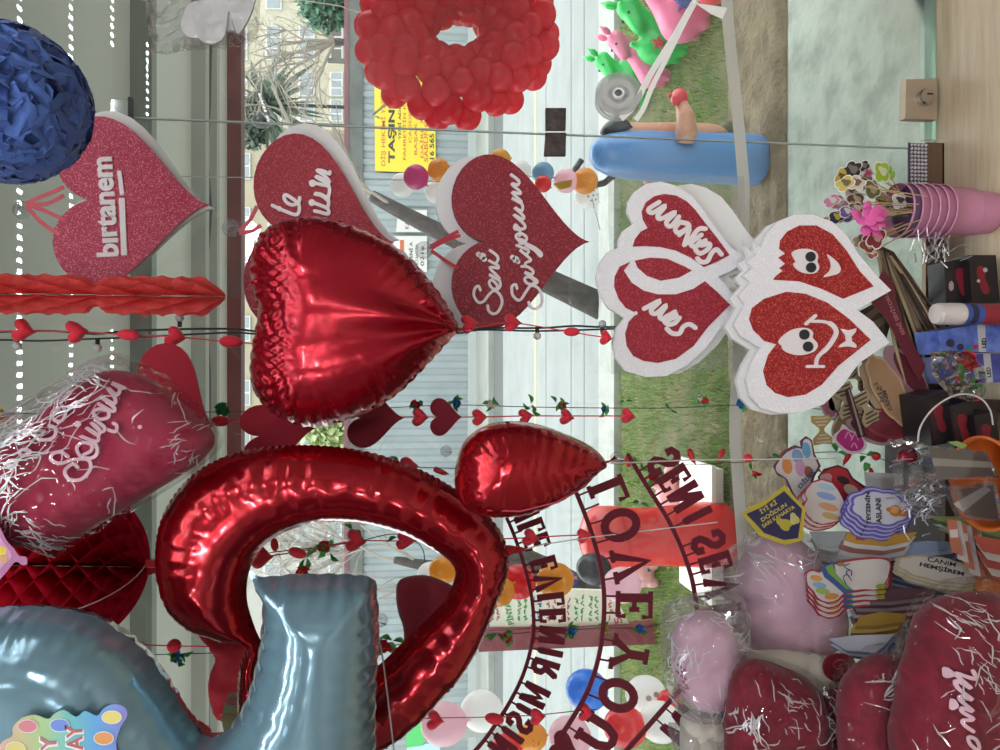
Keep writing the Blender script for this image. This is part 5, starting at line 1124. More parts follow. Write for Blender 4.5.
# clear bag with white foam shapes hung high by the door
f = F(200, 20, 1.45); t = E('foam_shape_bag', 'clear bag holding white foam hearts hung high by the door', 'bag', f.c)
bh = ob('foam_heart', prism(B(), f.P(heart_px((236, 32), 52, 64, 35)), -.004, .004), foam, t)
ob('foam_heart', prism(B(), f.P(sm([(186, 18), (190, 8), (200, 4), (212, 8), (228, -10), (245, -20), (256, -4), (253, 14), (245, 30), (238, 36), (230, 14), (226, 38), (216, 46), (204, 44), (196, 34)], 3, True)), -.012, -.005), foam, t)
ob('plastic_bag', inflate(B(), f.P([(145, -20), (147, 20), (150, 50), (160, 54), (200, 49), (243, 46), (258, 40), (262, -20)]), 12*f.s, 5*f.s, (), 0, [(.5, 22*f.s, 20*f.s)], lump=.3), film('bag_film_b', '#fbfbfb', k=.3, base=.05, rough=.04, bump=(14, 1, .05), haze=.02), t, smooth=False); hang(t, f, 147, 0)
# ================================================================ felt letter banners (they face the street, so the letters read mirrored from inside)
GL = {  # slab-serif capitals in a unit box, strokes (polyline, width)
 'I': ([[(.5, 0), (.5, 1)]], [[(.22, .04), (.78, .04)], [(.22, .96), (.78, .96)]], .56),
 'L': ([[(.25, 0), (.25, 1)]], [[(.02, .05), (.95, .05), (.93, .3)], [(.02, .96), (.52, .96)]], .72),
 'E': ([[(.25, 0), (.25, 1)]], [[(.02, .05), (.93, .05), (.93, .28)], [(.02, .95), (.90, .95), (.90, .74)], [(.25, .5), (.66, .5)], [(.66, .36), (.66, .64)]], .78),
 'V': ([[(.16, 1), (.5, .02), (.84, 1)]], [[(.0, .96), (.36, .96)], [(.64, .96), (1.0, .96)]], .95),
 'N': ([[(.18, 0), (.18, 1)], [(.18, .97), (.82, .03)], [(.82, 0), (.82, 1)]], [[(.0, .04), (.38, .04)], [(.02, .96), (.3, .96)], [(.64, .96), (1.0, .96)]], .95),
 'M': ([[(.14, 0), (.14, 1)], [(.14, .97), (.5, .25), (.86, .97)], [(.86, 0), (.86, 1)]], [[(.0, .04), (.32, .04)], [(.68, .04), (1.0, .04)], [(.0, .96), (.2, .96)], [(.8, .96), (1, .96)]], 1.1),
 'R': ([[(.2, 0), (.2, 1)], [(.2, .95), (.62, .95), (.84, .82), (.84, .62), (.62, .5), (.2, .5)], [(.52, .5), (.9, .04)]], [[(.0, .04), (.42, .04)], [(.78, .04), (1.0, .04)]], .9),
 'S': ([[(.88, .70), (.84, .90), (.5, .97), (.18, .88), (.14, .70), (.36, .56), (.7, .44), (.88, .28), (.78, .08), (.46, .02), (.14, .10), (.12, .30)]], [], .75),
 'O': ([[(.5 + .38*math.cos(a), .5 + .45*math.sin(a)) for a in [2*PI*i/20 for i in range(21)]]], [], .92),
 'U': ([[(.2, 1), (.2, .35), (.32, .08), (.5, .03), (.68, .08), (.8, .35), (.8, 1)]], [[(.02, .96), (.38, .96)], [(.62, .96), (.98, .96)]], .95),
 'Y': ([[(.5, 0), (.5, .48)], [(.14, 1), (.5, .46), (.86, 1)]], [[(.28, .04), (.72, .04)], [(-.02, .96), (.32, .96)], [(.68, .96), (1.02, .96)]], .95),
 'B': ([[(.2, 0), (.2, 1)], [(.2, .95), (.65, .92), (.8, .76), (.66, .54), (.2, .52)], [(.6, .52), (.88, .32), (.74, .08), (.2, .05)]], [], .85)}
feltb = M('felt_maroon', '#5f1020', .95, sheen=.15)
def banner(label, cord, Y, text_, h, wpx, start, gap, tabs=7, wf=.8):
    """cord: photo points from the photo's top; letters hang below it (towards larger x), first letter nearest the photo's top"""
    xs = [p[0] for p in cord]; ys = [p[1] for p in cord]; f = F(sum(xs)/len(xs), sum(ys)/len(ys), Y)
    t = E('felt_banner', label, 'banner', f.c, 'felt letter banners')
    path = sm(cord, 10); bm = strip(B(), f.P(path), wpx*f.s, -.002, .002); ob('hanging_cord', bm, feltb, t)
    L = [0]
    for a, b in zip(path, path[1:]): L.append(L[-1] + math.hypot(b[0]-a[0], b[1]-a[1]))
    def at(s):
        i = max(0, min(len(L)-2, next((k for k in range(len(L)-1) if L[k+1] >= s), len(L)-2))); u = (s - L[i])/max(1e-6, L[i+1]-L[i])
        a, b = path[i], path[i+1]; d = Vector((b[0]-a[0], b[1]-a[1])).normalized()
        return Vector((a[0] + (b[0]-a[0])*u, a[1] + (b[1]-a[1])*u)), d
    s = start
    for ch in text_:
        if ch == ' ': s += h*.28; continue
        dot = ch == 'İ'; g = GL['I' if dot else ch]; wd = g[2]*h*wf
        if s + wd > L[-1]: break
        (p, d) = at(s + wd/2); nrm = Vector((d.y, -d.x)) if d.y > 0 else Vector((-d.y, d.x))     # towards larger x = downwards in the room
        def q(u, v): c = p + d*((u - .5)*wd) + nrm*(tabs + (1 - v)*h*(1 if not dot else .86) + (h*.14 if dot else 0)); return (c.x, c.y)
        bm = B(); k = 0
        for l in g[0]: strip(bm, f.P([q(*z) for z in l]), h*.235*f.s, -.002 - k, .002, False); k += 2e-5
        for l in g[1]: strip(bm, f.P([q(*z) for z in l]), h*.13*f.s, -.002 - k, .002, False); k += 2e-5
        if dot: c = q(.5, 1.02); prism(bm, f.P(circ(c[0] - 0, c[1], h*.10, 10)), -.002, .002)
        lo = ob('felt_letter', bm, feltb, t)
        for u in ((.2, .8) if wd > h*.5 else (.5,)):
            bm = B(); a = p + d*((u-.5)*wd); b_ = a + nrm*(tabs + h*.14); strip(bm, f.P([tuple(a), tuple(b_)]), 1.6*f.s, -.0015, .0015, False)
            ob('tab', bm, feltb, lo)
        s += wd + gap
    return f, t
banner('small dark red felt banner with mirrored letters BENİMLE EVLENİR MİSİN', [(498, 500), (512, 530), (524, 565), (532, 600), (533, 635), (524, 672), (508, 705), (488, 735), (474, 752), (455, 775)], 1.40, 'MLE EVLENİR MİSİN', 26, 3.4, 10, 2.0, 6, .66)
f, t = banner('large dark red felt banner with mirrored letters I LOVE YOU', [(562, 462), (578, 497), (592, 535), (602, 575), (604, 612), (599, 655), (587, 692), (568, 725), (556, 742)], 1.36, 'LOVE YOU', 36, 4.2, 32, 3.5, 12, 1.0)
ob('heart', prism(B(), f.P(heart_px((578, 752), 28, 30, 20)), -.002, .002), feltb, t)
banner('dark red felt banner with mirrored letters SENİ SEVİYORUM crossing the grass', [(628, 455), (648, 488), (668, 520), (684, 555), (694, 590), (698, 640), (690, 675), (668, 703), (640, 735), (625, 752), (600, 785)], 1.39, 'SENİ SEVİYORUM', 32, 4.2, 16, 3, 11, .68)
# ================================================================ goods piled on the display floor
def lobe_out(cx, cy, rx, ry, k, amp, ang=0.0, n=60):
    a0 = math.radians(ang); out = []
    for i in range(n):
        a = 2*PI*i/n; m = 1 + amp*abs(math.sin(k*a/2)); x = rx*m*math.cos(a); y = ry*m*math.sin(a)
        out.append((cx + x*math.cos(a0) - y*math.sin(a0), cy + x*math.sin(a0) + y*math.cos(a0)))
    return out
def pm(c, r=.45):
    k = .88; return M('print_' + c, '#' + ''.join('%02x' % int(int(c[i:i+2], 16)*k) for i in (1, 3, 5)), r)
CARD_DY = 0.0
def card(label, out, Y, edge, prints=(), name='paper_card', cat='card', group='paper cards in the pile', th=.0016, lean=0.0, yaw=0.0, smooth=0):
    xs = [p[0] for p in out]; ys = [p[1] for p in out]; f = F(sum(xs)/len(xs), sum(ys)/len(ys), Y + CARD_DY)
    t = E(name, label, cat, f.c, group); t.rotation_euler = (lean, 0, yaw)
    ob('board', prism(B(), f.P(sm(out, smooth, True) if smooth else out), 0, th), pm(edge), t)
    for i, (pts, c, *nm) in enumerate(prints): ob(nm[0] if nm else 'print', prism(B(), f.P(pts), -.0004*(i+1), -.0004*i), pm(c), t)
    return f, t
def stack(t, n, dx, dz, dy, label, f):
    """further cards of the same stack, each one a card of its own"""
    for i in range(1, n):
        c = copy_tree(t, Vector(t.location) + Vector((-dz*f.s*i*1.0, dy*i, -dx*f.s*i))); c['label'] = label
    return
ink = M('ink_black', '#25242a', .6)
# low riser that carries the piled cards
t = E('display_riser', 'dark low wooden riser buried under the piled cards', 'riser', Vector((-.55, 1.47, ZS)))
bm = B(); box(bm, -.55, .50, -.095, .095, .13, .15); ob('shelf_board', bm, dk, t); bm = B(); box(bm, -.55, -.53, -.09, .09, 0, .13); ob('side', bm, dk, t); bm = B(); box(bm, .48, .50, -.09, .09, 0, .13); ob('side', bm, dk, t); bm = B(); box(bm, -.53, .48, .08, .09, 0, .13); ob('back_panel', bm, dk, t)
# ---- nested pink pails with cut-outs
fb = F(985, 213, 1.44); s = fb.s; zr = W(938, 213, 1.44).z; z0 = ZS + .001
hh = (zr - z0); r0, r1 = 20.5*s, 26*s
pail = M('pail_pink', '#cf8fae', .45, spec=.4)
def pail_bm():
    bm = B()
    lathe(bm, [(0, 0), (r0*.96, 0), (r0, .003), (r0 + (r1-r0)*.5, hh*.5), (r1*.985, hh*.95), (r1*1.0, hh*.955), (r1*1.03, hh*.97), (r1*1.03, hh), (r1*1.005, hh), (r1*.984, hh*.95), (r0*.985, .004), (0, .003)], 40)
    return bm
t0 = E('pail', 'lowest pail of the nested pink stack, standing on the wood', 'pail', Vector((fb.c.x, 1.44, z0)), 'nested pink pails')
ob('pail_body', pail_bm(), pail, t0, smooth=True)
RIDGE = lambda: ob('ridge', lathe(B(), [(r0*1.13, hh*.42), (r0*1.155, hh*.44), (r0*1.16, hh*.46), (r0*1.15, hh*.47)], 40), pail, t0, smooth=True)
for i, l in enumerate(('second pail from the bottom of the nested pink stack', 'third pail from the bottom of the nested pink stack', 'fourth pail from the bottom of the nested pink stack', 'fifth pail from the bottom of the nested pink stack', 'topmost pail of the nested pink stack, filled with cut-outs')):
    c = copy_tree(t0, Vector(t0.location) + Vector((0, 0, .0185*(i+1)))); c['label'] = l
RIDGE()
ztop = z0 + hh + .0185*5
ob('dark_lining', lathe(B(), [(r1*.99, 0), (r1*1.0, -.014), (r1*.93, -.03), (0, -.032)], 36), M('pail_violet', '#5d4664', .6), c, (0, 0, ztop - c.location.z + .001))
PW = [('yellow', '#d9c24a', '#6d5a3a', 842, 178), ('black', '#2c2b30', '#8a8478', 852, 170), ('grey', '#8f8b84', '#4c4742', 866, 183), ('cream', '#d8cdb2', '#7a5d44', 850, 190), ('pink striped', '#d98aa8', '#e6dcd4', 838, 203), ('navy', '#2c2f5c', '#c9c13a', 829, 222),
      ('violet', '#6f5aa0', '#e6e0d6', 844, 215), ('olive', '#6c6a44', '#c2b58c', 872, 190), ('brown', '#6b4a35', '#c9b896', 856, 200), ('dark red', '#8c2a35', '#d8b8a8', 876, 238), ('tan', '#b59a70', '#5e4a34', 862, 240), ('lime', '#a4c832', '#dfe6b8', 882, 172), ('white spotted', '#dfdbd2', '#4a4550', 888, 206), ('rust', '#9c5238', '#d9c4a4', 868, 246)]
rr = random.Random(17)
PW = PW + [('small ' + a, b, c, x + rr.uniform(-7, 12), y + rr.uniform(-9, 9)) for a, b, c, x, y in PW]
for nm, c1, c2, px, py in PW:
    Y = 1.42 + rr.uniform(-.03, .04); f = F(px, py, Y)
    t = E('sticker_pick', nm + ' outlined cut-out pick stuck in the top pink pail', 'cut-out pick', f.c, 'cut-out picks in the pink pail'); R = rr.uniform(6, 8.5)*(.75 if 'small' in nm else 1)
    o = lobe_out(px, py, R, R*.75, rr.choice((3, 4, 5)), .45, rr.uniform(0, 180)); e = lambda q, k: [(px + (x-px)*k, py + (y-py)*k) for x, y in q]
    ob('board', prism(B(), f.P(e(o, 1.13)), 0, .001), M('pick_edge', '#e4e0d8', .5), t); ob('print', prism(B(), f.P(o), -.0005, 0), pm(c1), t); ob('motif', prism(B(), f.P(lobe_out(px+1, py-1, R*.5, R*.35, 3, .6, 40)), -.001, -.0005), pm(c2), t)
    b_ = W(905, 212 + (py-205)*.35, 1.44); ob('stick', tube(B(), [Vector((0, .002, 0)), b_ - f.c], .0012, 5), M('stick_wood', '#b89a6a', .7), t)
    t.rotation_euler = (rr.uniform(-.5, .1), 0, 0)
f = F(870, 219, 1.375); t = E('foam_flower', 'bright pink layered foam flower in front of the pail cut-outs', 'flower', f.c); fp = M('foam_pink', '#e765ad', .7)
for k in range(13):
    a = k*2.4; r = (3 + 1.05*k)*f.s*1.0; bm = B(); ball(bm, (0, 0, 0), (7.5*f.s, .0025, 5.5*f.s), 12); p = ob('petal', bm, fp, t, Vector((r*math.cos(a), -.012 + .0012*k, r*math.sin(a))), True); p.rotation_euler = (math.sin(a)*.5, -a + rr.uniform(-.2, .2), -math.cos(a)*.5)
ob('stem', tube(B(), [(0, 0, 0), W(905, 215, 1.43) - f.c], .0016, 5), M('stem_green', '#5a8a4a', .7), t)
f = F(886, 172, 1.44); bm = B()
for k in range(160):
    d = Vector((rr.gauss(0, 1), rr.gauss(0, 1), rr.gauss(0, 1))).normalized(); tube(bm, [d*.002, d*rr.uniform(.012, .022)], [.0008, .0002], 3)
t = E('tuft', 'fluffy lime green tuft at the rim of the pink pail', 'tuft', f.c); ob('hanging_fluff', bm, M('tuft_green', '#9ccf5c', .9), t)
f = F(868, 173, 1.45); bm = B()
for k in range(90):
    d = Vector((rr.gauss(0, 1), rr.gauss(0, 1), rr.gauss(0, 1))).normalized(); tube(bm, [d*.002, d*rr.uniform(.008, .014)], [.0008, .0002], 3)
t = E('tuft', 'small fluffy coral tuft beside the lime green one', 'tuft', f.c); ob('hanging_fluff', bm, M('tuft_coral', '#d9718a', .9), t)
# glittering diamond strip at the window channel
f = F(918, 168, GY-.03); bm = B()
for i in range(5):
    for j in range(12):
        lathe(bm, [(.004, 0), (.0024, .003), (0, .0035)], 6, Matrix.Translation((-(j - 6)*.0085, -.002, (i - 2)*.0085 + .02)) @ Matrix.Rotation(PI/2, 4, 'X'))
t = E('crystal_strip', 'strip of sparkling clear studs lying along the window channel', 'trim strip', Vector((f.c.x, GY-.03, ZS + .047)))
ob('stud', bm, M('crystal', '#e8e8f0', .08, metal=.7), t)['kind'] = 'stuff'; ob('backing', box(B(), -.055, .055, -.002, .0, -.002, .045), M('strip_dark', '#3b3a40', .5), t)
# ---- fan of thin card strips seen edge on
cols = ['#6e5e4b', '#8f7b60', '#4a382c', '#5c4036', '#a8946f', '#35261f']
for i in range(64):
    u = i/63; a = (878 + 16*u, 247 + 8*u + 3*math.sin(i*2.1)); b = (903 + 54*u, 384 - 44*u + 6*math.sin(i*1.7)); Y = 1.46 + .035*math.sin(i*1.3)
    f = F((a[0]+b[0])/2, (a[1]+b[1])/2, Y); t = E('card_strip', 'thin brown card strip in the fanned sheaf beside the pink pails', 'card strip', f.c, 'fanned sheaf of card strips')
    A = f.v(*a); Bv = f.v(*b); d = Bv - A; nrm = Vector((-d.z, 0, d.x)).normalized()
    bm = B(); dep = Vector((0, .004, .003)); bow = nrm*(.006*math.sin(i)); th = nrm*.0007
    rows = []
    for k in range(7):
        q = A + d*(k/6) + bow*math.sin(PI*k/6); rows.append([bm.verts.new(q + th), bm.verts.new(q - th), bm.verts.new(q - th + dep), bm.verts.new(q + th + dep)])
    for p, q in zip(rows, rows[1:]):
        for j in range(4): bm.faces.new((p[j], p[(j+1) % 4], q[(j+1) % 4], q[j]))
    bm.faces.new(rows[0]); bm.faces.new(rows[-1][::-1]); ob('card', bm, M('strip_' + str(i % 6), cols[i % 6], .6), t)
    if i == 0: ob('sheet_face', prism(B(), f.P([(877, 250), (884, 262), (890, 300), (905, 345), (897, 340), (884, 300)]), -.004, -.003), M('strip_red', '#8f4a48', .6), t)
    base = W(960, 310, 1.46)
# ---- boxed toys, tube, lamps
def boxed(label, pts, Y, depth, mat, name, cat, group, prints=(), yaw=0.0, lean=0.0):
    """carton whose front face is the given photo quad; depth reaches back into the pile"""
    xs = [p[0] for p in pts]; ys = [p[1] for p in pts]; f = F(sum(xs)/len(xs), sum(ys)/len(ys), Y); t = E(name, label, cat, f.c, group); t.rotation_euler = (lean, 0, yaw)
    bm = prism(B(), f.P(pts), 0, depth); ob('carton', bm, mat, t)
    for i, (q, c, *nm) in enumerate(prints): ob(nm[0] if nm else 'print', prism(B(), f.P(q), -.0005*(i+1), -.0004*i), pm(c), t)
    return f, t
bb = M('box_black', '#1a171a', .35)
def redfig(x, y): return (sm([(x-5, y-12), (x, y-14), (x+4, y-10), (x+3, y-2), (x+7, y+8), (x+6, y+14), (x, y+12), (x-3, y+2), (x-5, y-4)], 3, True), '#8e1c2e')
boxed('black carton with a red figure print beside the white capped tube, the outer one', [(969, 255), (996, 255), (1000, 303), (972, 303)], 1.40, .05, bb, 'toy_carton', 'carton', 'black cartons with red prints', [redfig(982, 280), (circ(985, 270, 2.2), '#cfc7c7'), (circ(978, 281, 1.6), '#cfc7c7')])
boxed('black carton with a red figure print beside the fanned card strips, the inner one', [(944, 262), (967, 258), (970, 303), (946, 303)], 1.42, .05, bb, 'toy_carton', 'carton', 'black cartons with red prints', [redfig(961, 282), (circ(951, 286, 2.5, 12, 5), '#c9a9a9'), ([(966, 275), (968, 275), (969, 300), (967, 300)], '#5a1f2c')])
f = F(965, 314, 1.33); t = E('glue_tube', 'blue tube with a white cap beside the black cartons', 'tube', f.c); R = 10.5*f.s; zz = f.v(1040, 314).z
ob('tube_body', lathe(B(), [(0, zz), (R, zz), (R, f.v(962, 314).z), (R*.9, f.v(960, 314).z), (0, f.v(960, 314).z)], 28), M('tube_blue', '#39519a', .4), t, smooth=False)
ob('cap', lathe(B(), [(R*1.0, f.v(961, 314).z), (R*1.05, f.v(958, 314).z), (R*1.02, f.v(938, 314).z), (R*.92, f.v(935, 314).z), (0, f.v(934, 314).z)], 28), M('cap_white', '#d3ccc6', .45), t, smooth=False)
for px0, px1, c, w0 in ((966, 972, '#2a2f55', 1.0), (978, 999, '#a0293c', 1.0)): 
    bm = B(); lathe(bm, [(R*1.005, f.v(px1, 314).z), (R*1.005, f.v(px0, 314).z)], 28); [bm.verts.remove(v) for v in list(bm.verts) if v.co.y > R*.2]; ob('label_band', bm, pm(c), t)
lb = M('led_box_blue', '#4057a8', .4, noise=(30, '#6a86cc', .4, .65)); lb2 = M('led_box_violet', '#3c3f86', .4, noise=(25, '#5660a8', .4, .65))
f, t = boxed('blue lamp carton with a white LED label by the glue tube', [(938, 331), (976, 324), (1004, 324), (1006, 352), (978, 352), (942, 354)], 1.35, .07, lb, 'lamp_carton', 'carton', 'blue lamp cartons', [([(977, 324), (985, 324), (986, 352), (979, 352)], '#d9dade', 'label'), (circ(950, 343, 4), '#2a2c50'), (circ(960, 347, 3.4), '#272a48'), (circ(968.5, 349, 2.6), '#2f8a4c'), (circ(975, 347, 2.6), '#b0353c')])
text(t, f, 'LED', (985, 348), (985, 338), 4.5, -.0028, ink, .0004, .03)
f, t = boxed('violet blue lamp carton with a white LED label under the first lamp carton', [(944, 357), (980, 354), (1004, 353), (1008, 382), (986, 383), (950, 384)], 1.37, .07, lb2, 'lamp_carton', 'carton', 'blue lamp cartons', [([(983, 354), (990, 353), (993, 382), (986, 383)], '#cfd0d6', 'label')])
text(t, f, 'LED', (991, 377), (990, 367), 4.5, -.0006, ink, .0004, .03)
# wrapped rose
f = F(965, 376, 1.28); t = E('wrapped_rose', 'red rose with green leaves wrapped in clear film', 'rose', f.c)
rz = link('rose', ME['rose_red'], None, t, f.v(965, 362, -.004)); rz.scale = (.034,)*3; rz.rotation_euler = (1.2, .4, 0)
for x, y, r in ((962, 376, .4), (972, 384, 2.2), (975, 374, 4), (957, 372, 3), (968, 392, 1)):
    l = link('leaf', ME['leaf'], None, t, f.v(x, y)); l.scale = (.022,)*3; l.rotation_euler = (1.4, r, 0)
for x, y in ((955, 379), (974, 398)): q = link('bud', ME['ball'], None, t, f.v(x, y, -.008)); q.scale = (.010,)*3
ob('white_tag', prism(B(), f.P([(967, 369), (978, 366), (980, 372), (972, 371), (973, 380), (969, 378)]), -.016, -.015), pm('#d9d4cc'), t)
ob('film_wrap', inflate(B(), f.P([(930, 352), (948, 350), (972, 352), (984, 372), (984, 396), (974, 402), (950, 396), (936, 380)]), 9*f.s, 4*f.s, (), 0, [(.3, 12*f.s, 12*f.s)], lump=.2), film('wrap_film', '#eef0ee', k=.9, base=.01, rough=.12, bump=(30, .8, .02)), t)
# black cartons lower down, bound with a white cord
for i, (cx, cy, l) in enumerate(((938, 420, 'black carton with red print under the wrapped rose, the first of three'), (962, 430, 'black carton with red print under the wrapped rose, the middle of three'), (986, 440, 'black carton with red print under the wrapped rose, the last of three'))):
    boxed(l, [(cx-12, cy-24), (cx+10, cy-30), (cx+16, cy+22), (cx-6, cy+26)], 1.33 - .015*i, .08, bb, 'toy_carton', 'carton', 'black cartons with red prints', [redfig(cx+1, cy-2), ([(cx-9, cy-16), (cx-7, cy-17), (cx-3, cy+18), (cx-5, cy+18)], '#4c1a26')])
f = F(950, 410, 1.26); o = ob('white_cord', tube(B(), [f.v(*q) for q in sm([(918, 442), (920, 428), (930, 412), (945, 400), (962, 394), (980, 398), (990, 410), (993, 425)], 5)], .0016, 6), M('cord_white', '#c9c6bf', .5), None, f.c); tag(o, 'white cord looped over the black cartons', 'cord')
# ---- cut cards, upper group beside the smiling hearts
CARD_DY = .10
lace = lobe_out(906, 374, 33, 13, 0, 0, 58)
f, t = card('dark pink lace oval card beside the fanned strips', lace, 1.33, '#b78f98', [(lobe_out(910, 374, 26, 8, 0, 0, 58), '#6a1a2a')], lean=-.2)
f, t = card('dark red strip card with pale writing leaning on the lace oval card', [(869, 298), (884, 270), (894, 282), (898, 310), (910, 340), (924, 366), (918, 382), (902, 350), (888, 320)], 1.31, '#6a1626', [], lean=-.1)
text(t, f, 'SENİ SEVİYORUM', (905, 334), (886, 288), 5, 0, M('print_dusty', '#a5707a', .6), .0005, .01)
f, t = card('striped brown paper card tucked behind the smiling hearts', [(858, 312), (880, 300), (892, 318), (885, 345), (868, 330)], 1.40, '#6e5a4c', [([(866, 314), (878, 306), (881, 311), (869, 320)], '#a09078'), ([(872, 322), (884, 316), (886, 322), (876, 330)], '#a09078')])
f, t = card('tan scalloped oval card with dark writing, in front', lobe_out(889, 390, 37, 13, 9, .10, 64), 1.315, '#c2a17c', [(lobe_out(889, 390, 34, 11.5, 9, .10, 64), '#a9825e')], lean=-.15)
for i, s_ in enumerate(('İYİ Kİ', 'DOĞDUN', 'CANIM')): text(t, f, s_, (884 + i*4, 402 + i*4), (878 + i*4, 382 + i*4), 3.6, -.0004, ink, .0004, .02)
card('second tan scalloped oval card just behind the written one', lobe_out(883, 394, 37, 13, 9, .10, 64), 1.33, '#b79b78', [], lean=-.15)
f, t = card('dark red rounded card under the tan oval cards', lobe_out(886, 424, 22, 14, 0, 0, 20), 1.325, '#8a2432', [(lobe_out(886, 424, 18, 11, 0, 0, 20), '#6f1a28')], lean=-.2)
card('pale edged dark red card peeking out below the tan oval cards', lobe_out(868, 432, 22, 9, 0, 0, 30), 1.335, '#a5828a', [(lobe_out(869, 431, 19, 7, 0, 0, 30), '#6c1a28')], lean=-.2)
def bow(label, cx, cy, r, ang, Y, c1='#b5a07c', c2='#4a4034', group='bow shaped cards'):
    a = math.radians(ang); R_ = lambda l: [(cx + (x*math.cos(a) - y*math.sin(a))*r, cy + (x*math.sin(a) + y*math.cos(a))*r) for x, y in l]
    o = R_([(-1, -.6), (-.55, -.62), (-.12, -.16), (.12, -.16), (.55, -.62), (1, -.6), (.92, 0), (1, .6), (.55, .62), (.12, .16), (-.12, .16), (-.55, .62), (-1, .6), (-.92, 0)])
    pr = [(R_([(x0, -.5*w_), (x0 + .1*sg, -.45*w_), (x0 + .1*sg, .45*w_), (x0, .5*w_)]), c2) for x0, w_, sg in ((-.85, 1, 1), (-.6, .8, 1), (-.38, .5, 1), (.75, 1, 1), (.5, .8, 1), (.28, .5, 1))]
    return card(label, o, Y, c1, pr, 'bow_card', 'bow', group, .002, -.1)
bow('tan striped bow card just under the smiling hearts', 846, 400, 17, 70, 1.345); bow('tan striped bow card in the middle of the pile', 866, 408, 17, 60, 1.33); bow('tan striped bow card nearest the tan oval cards', 860, 420, 16, 110, 1.345); bow('tan striped bow card half hidden at the top of the pile', 858, 378, 14, 40, 1.37)
bow('gold bow card with a blue flower centre at the pile edge', 822, 430, 15, 85, 1.35, '#b59a52', '#d5cbb4'); 
card('long dark red and white striped straw card between the bows', [(845, 390), (850, 387), (866, 436), (858, 438)], 1.325, '#3c1a1e', [([(848, 390), (849.5, 389), (863, 435), (861, 436)], '#a08a84')])
f, t = card('bright magenta balloon shaped card under the bows', [(833, 437), (840, 430), (843, 424), (850, 430), (860, 434), (867, 444), (862, 452), (850, 454), (840, 448)], 1.33, '#d3c5c9', [(sm([(836, 438), (843, 429), (851, 432), (860, 436), (864, 444), (860, 450), (850, 451), (842, 446)], 3, True), '#b02a75')], smooth=3)
strokes(t, f, [[(845, 438), (848, 432), (851, 437)], [(851, 440), (855, 434), (858, 440)], [(851, 447), (854, 443), (857, 448)]], 1, -.0006, .0004, pm('#e0a8c8'))
f, t = boxed('blue carton with a dark blue peak and pale letters EN', [(893, 398), (905, 388), (930, 392), (924, 416), (918, 440), (893, 440)], 1.45, .06, M('carton_sky', '#4d79b5', .4), 'party_carton', 'carton', None, [([(896, 438), (918, 414), (924, 420), (918, 440)], '#1f2f6a')])
text(t, f, 'EN', (917, 434), (914, 421), 7, -.0006, pm('#c9d2e6'), .0004, .02)
for nm, c1, (px, py), a in (('olive', '#77704a', (838, 414), 20), ('rose', '#b06a7c', (828, 405), 70), ('tan', '#a8895e', (842, 424), 120), ('wine', '#6e2833', (874, 398), 50), ('cream', '#c9b994', (835, 398), 100)):
    card(nm + ' leaf shaped card jammed between the bow cards', lobe_out(px, py, 15, 7, 2, .15, a), 1.368 + .006*(a % 3), '#cabfae', [(lobe_out(px, py, 12.5, 5.4, 2, .15, a), c1)])
# ---- toppers in the middle
CARD_DY = 0.0
f, t = card('white bear shaped topper card with coloured candles and a purple rim', [(773, 466), (780, 458), (785, 450), (795, 445), (801, 447), (800, 441), (806, 436), (812, 440), (815, 454), (821, 466), (815, 476), (812, 486), (803, 500), (804, 506), (799, 508), (791, 492), (785, 479), (777, 475)], 1.42, '#6a3f55',
   [(sm([(776, 466), (786, 453), (797, 448), (803, 449), (803, 442), (806, 439), (811, 442), (813, 455), (818, 466), (812, 476), (809, 486), (801, 500), (793, 492), (787, 479), (778, 473)], 2, True), '#d8d2d0'), (lobe_out(787, 466, 8, 5, 0, 0, 80), '#dc8a4a'), (lobe_out(797, 456, 7, 5, 0, 0, 70), '#7d9cc4'), (lobe_out(806, 450, 8, 4, 0, 0, 80), '#6aa8cc'), (lobe_out(800, 468, 8, 5, 0, 0, 80), '#c89ab8'), (lobe_out(808, 472, 6, 4, 0, 0, 80), '#9a5a44')], smooth=0)
text(t, f, 'DİLEK', (800, 489), (816, 471), 6, -.0024, pm('#4a5f8c'), .0004, .02)
card('red ladybird shaped topper card with a dark outline', [(818, 477), (824, 469), (838, 465), (848, 469), (853, 478), (868, 488), (862, 502), (846, 505), (834, 498), (824, 492)], 1.40, '#4e2026', [(sm([(820, 477), (826, 471), (838, 467), (847, 471), (851, 479), (864, 489), (859, 499), (846, 502), (834, 495), (826, 490)], 2, True), '#b72f38'), (lobe_out(843, 480, 6.5, 3.6, 0, 0, 20), '#3a2a2e'), (lobe_out(851, 490, 8, 5, 0, 0, 30), '#d2bda6'), (lobe_out(826, 478, 5, 4, 3, .3, 10), '#d9a3a8'), (lobe_out(830, 486, 4, 3, 3, .3, 10), '#d9a3a8')])
cup = [(806, 489), (812, 482), (822, 479), (832, 482), (838, 489), (843, 498), (848, 512), (838, 522), (822, 525), (813, 522), (806, 515), (803, 506), (807, 499), (804, 494)]
sc_ = lambda l, k: [(825 + (x-825)*k, 502 + (y-502)*k) for x, y in l]
f, t = card('white scalloped cake candle card, front one beside the yellow and navy badge', cup, 1.37, '#b8434e', [(sc_(cup, .95), '#ddd4cc'), (lobe_out(826, 487, 9, 3, 0, 0, 15), '#a5c8dc'), (lobe_out(826, 496, 10, 3.4, 0, 0, 15), '#8ea6d8'), (lobe_out(828, 507, 10, 3.4, 0, 0, 15), '#d8a070'), (lobe_out(830, 516, 9, 3, 0, 0, 15), '#caa860')], smooth=2)
stack(t, 3, -2.5, 3.5, .004, 'white scalloped cake candle card behind the front one of its stack', f)
cl = lobe_out(880, 508, 32, 19, 8, .12, 8)
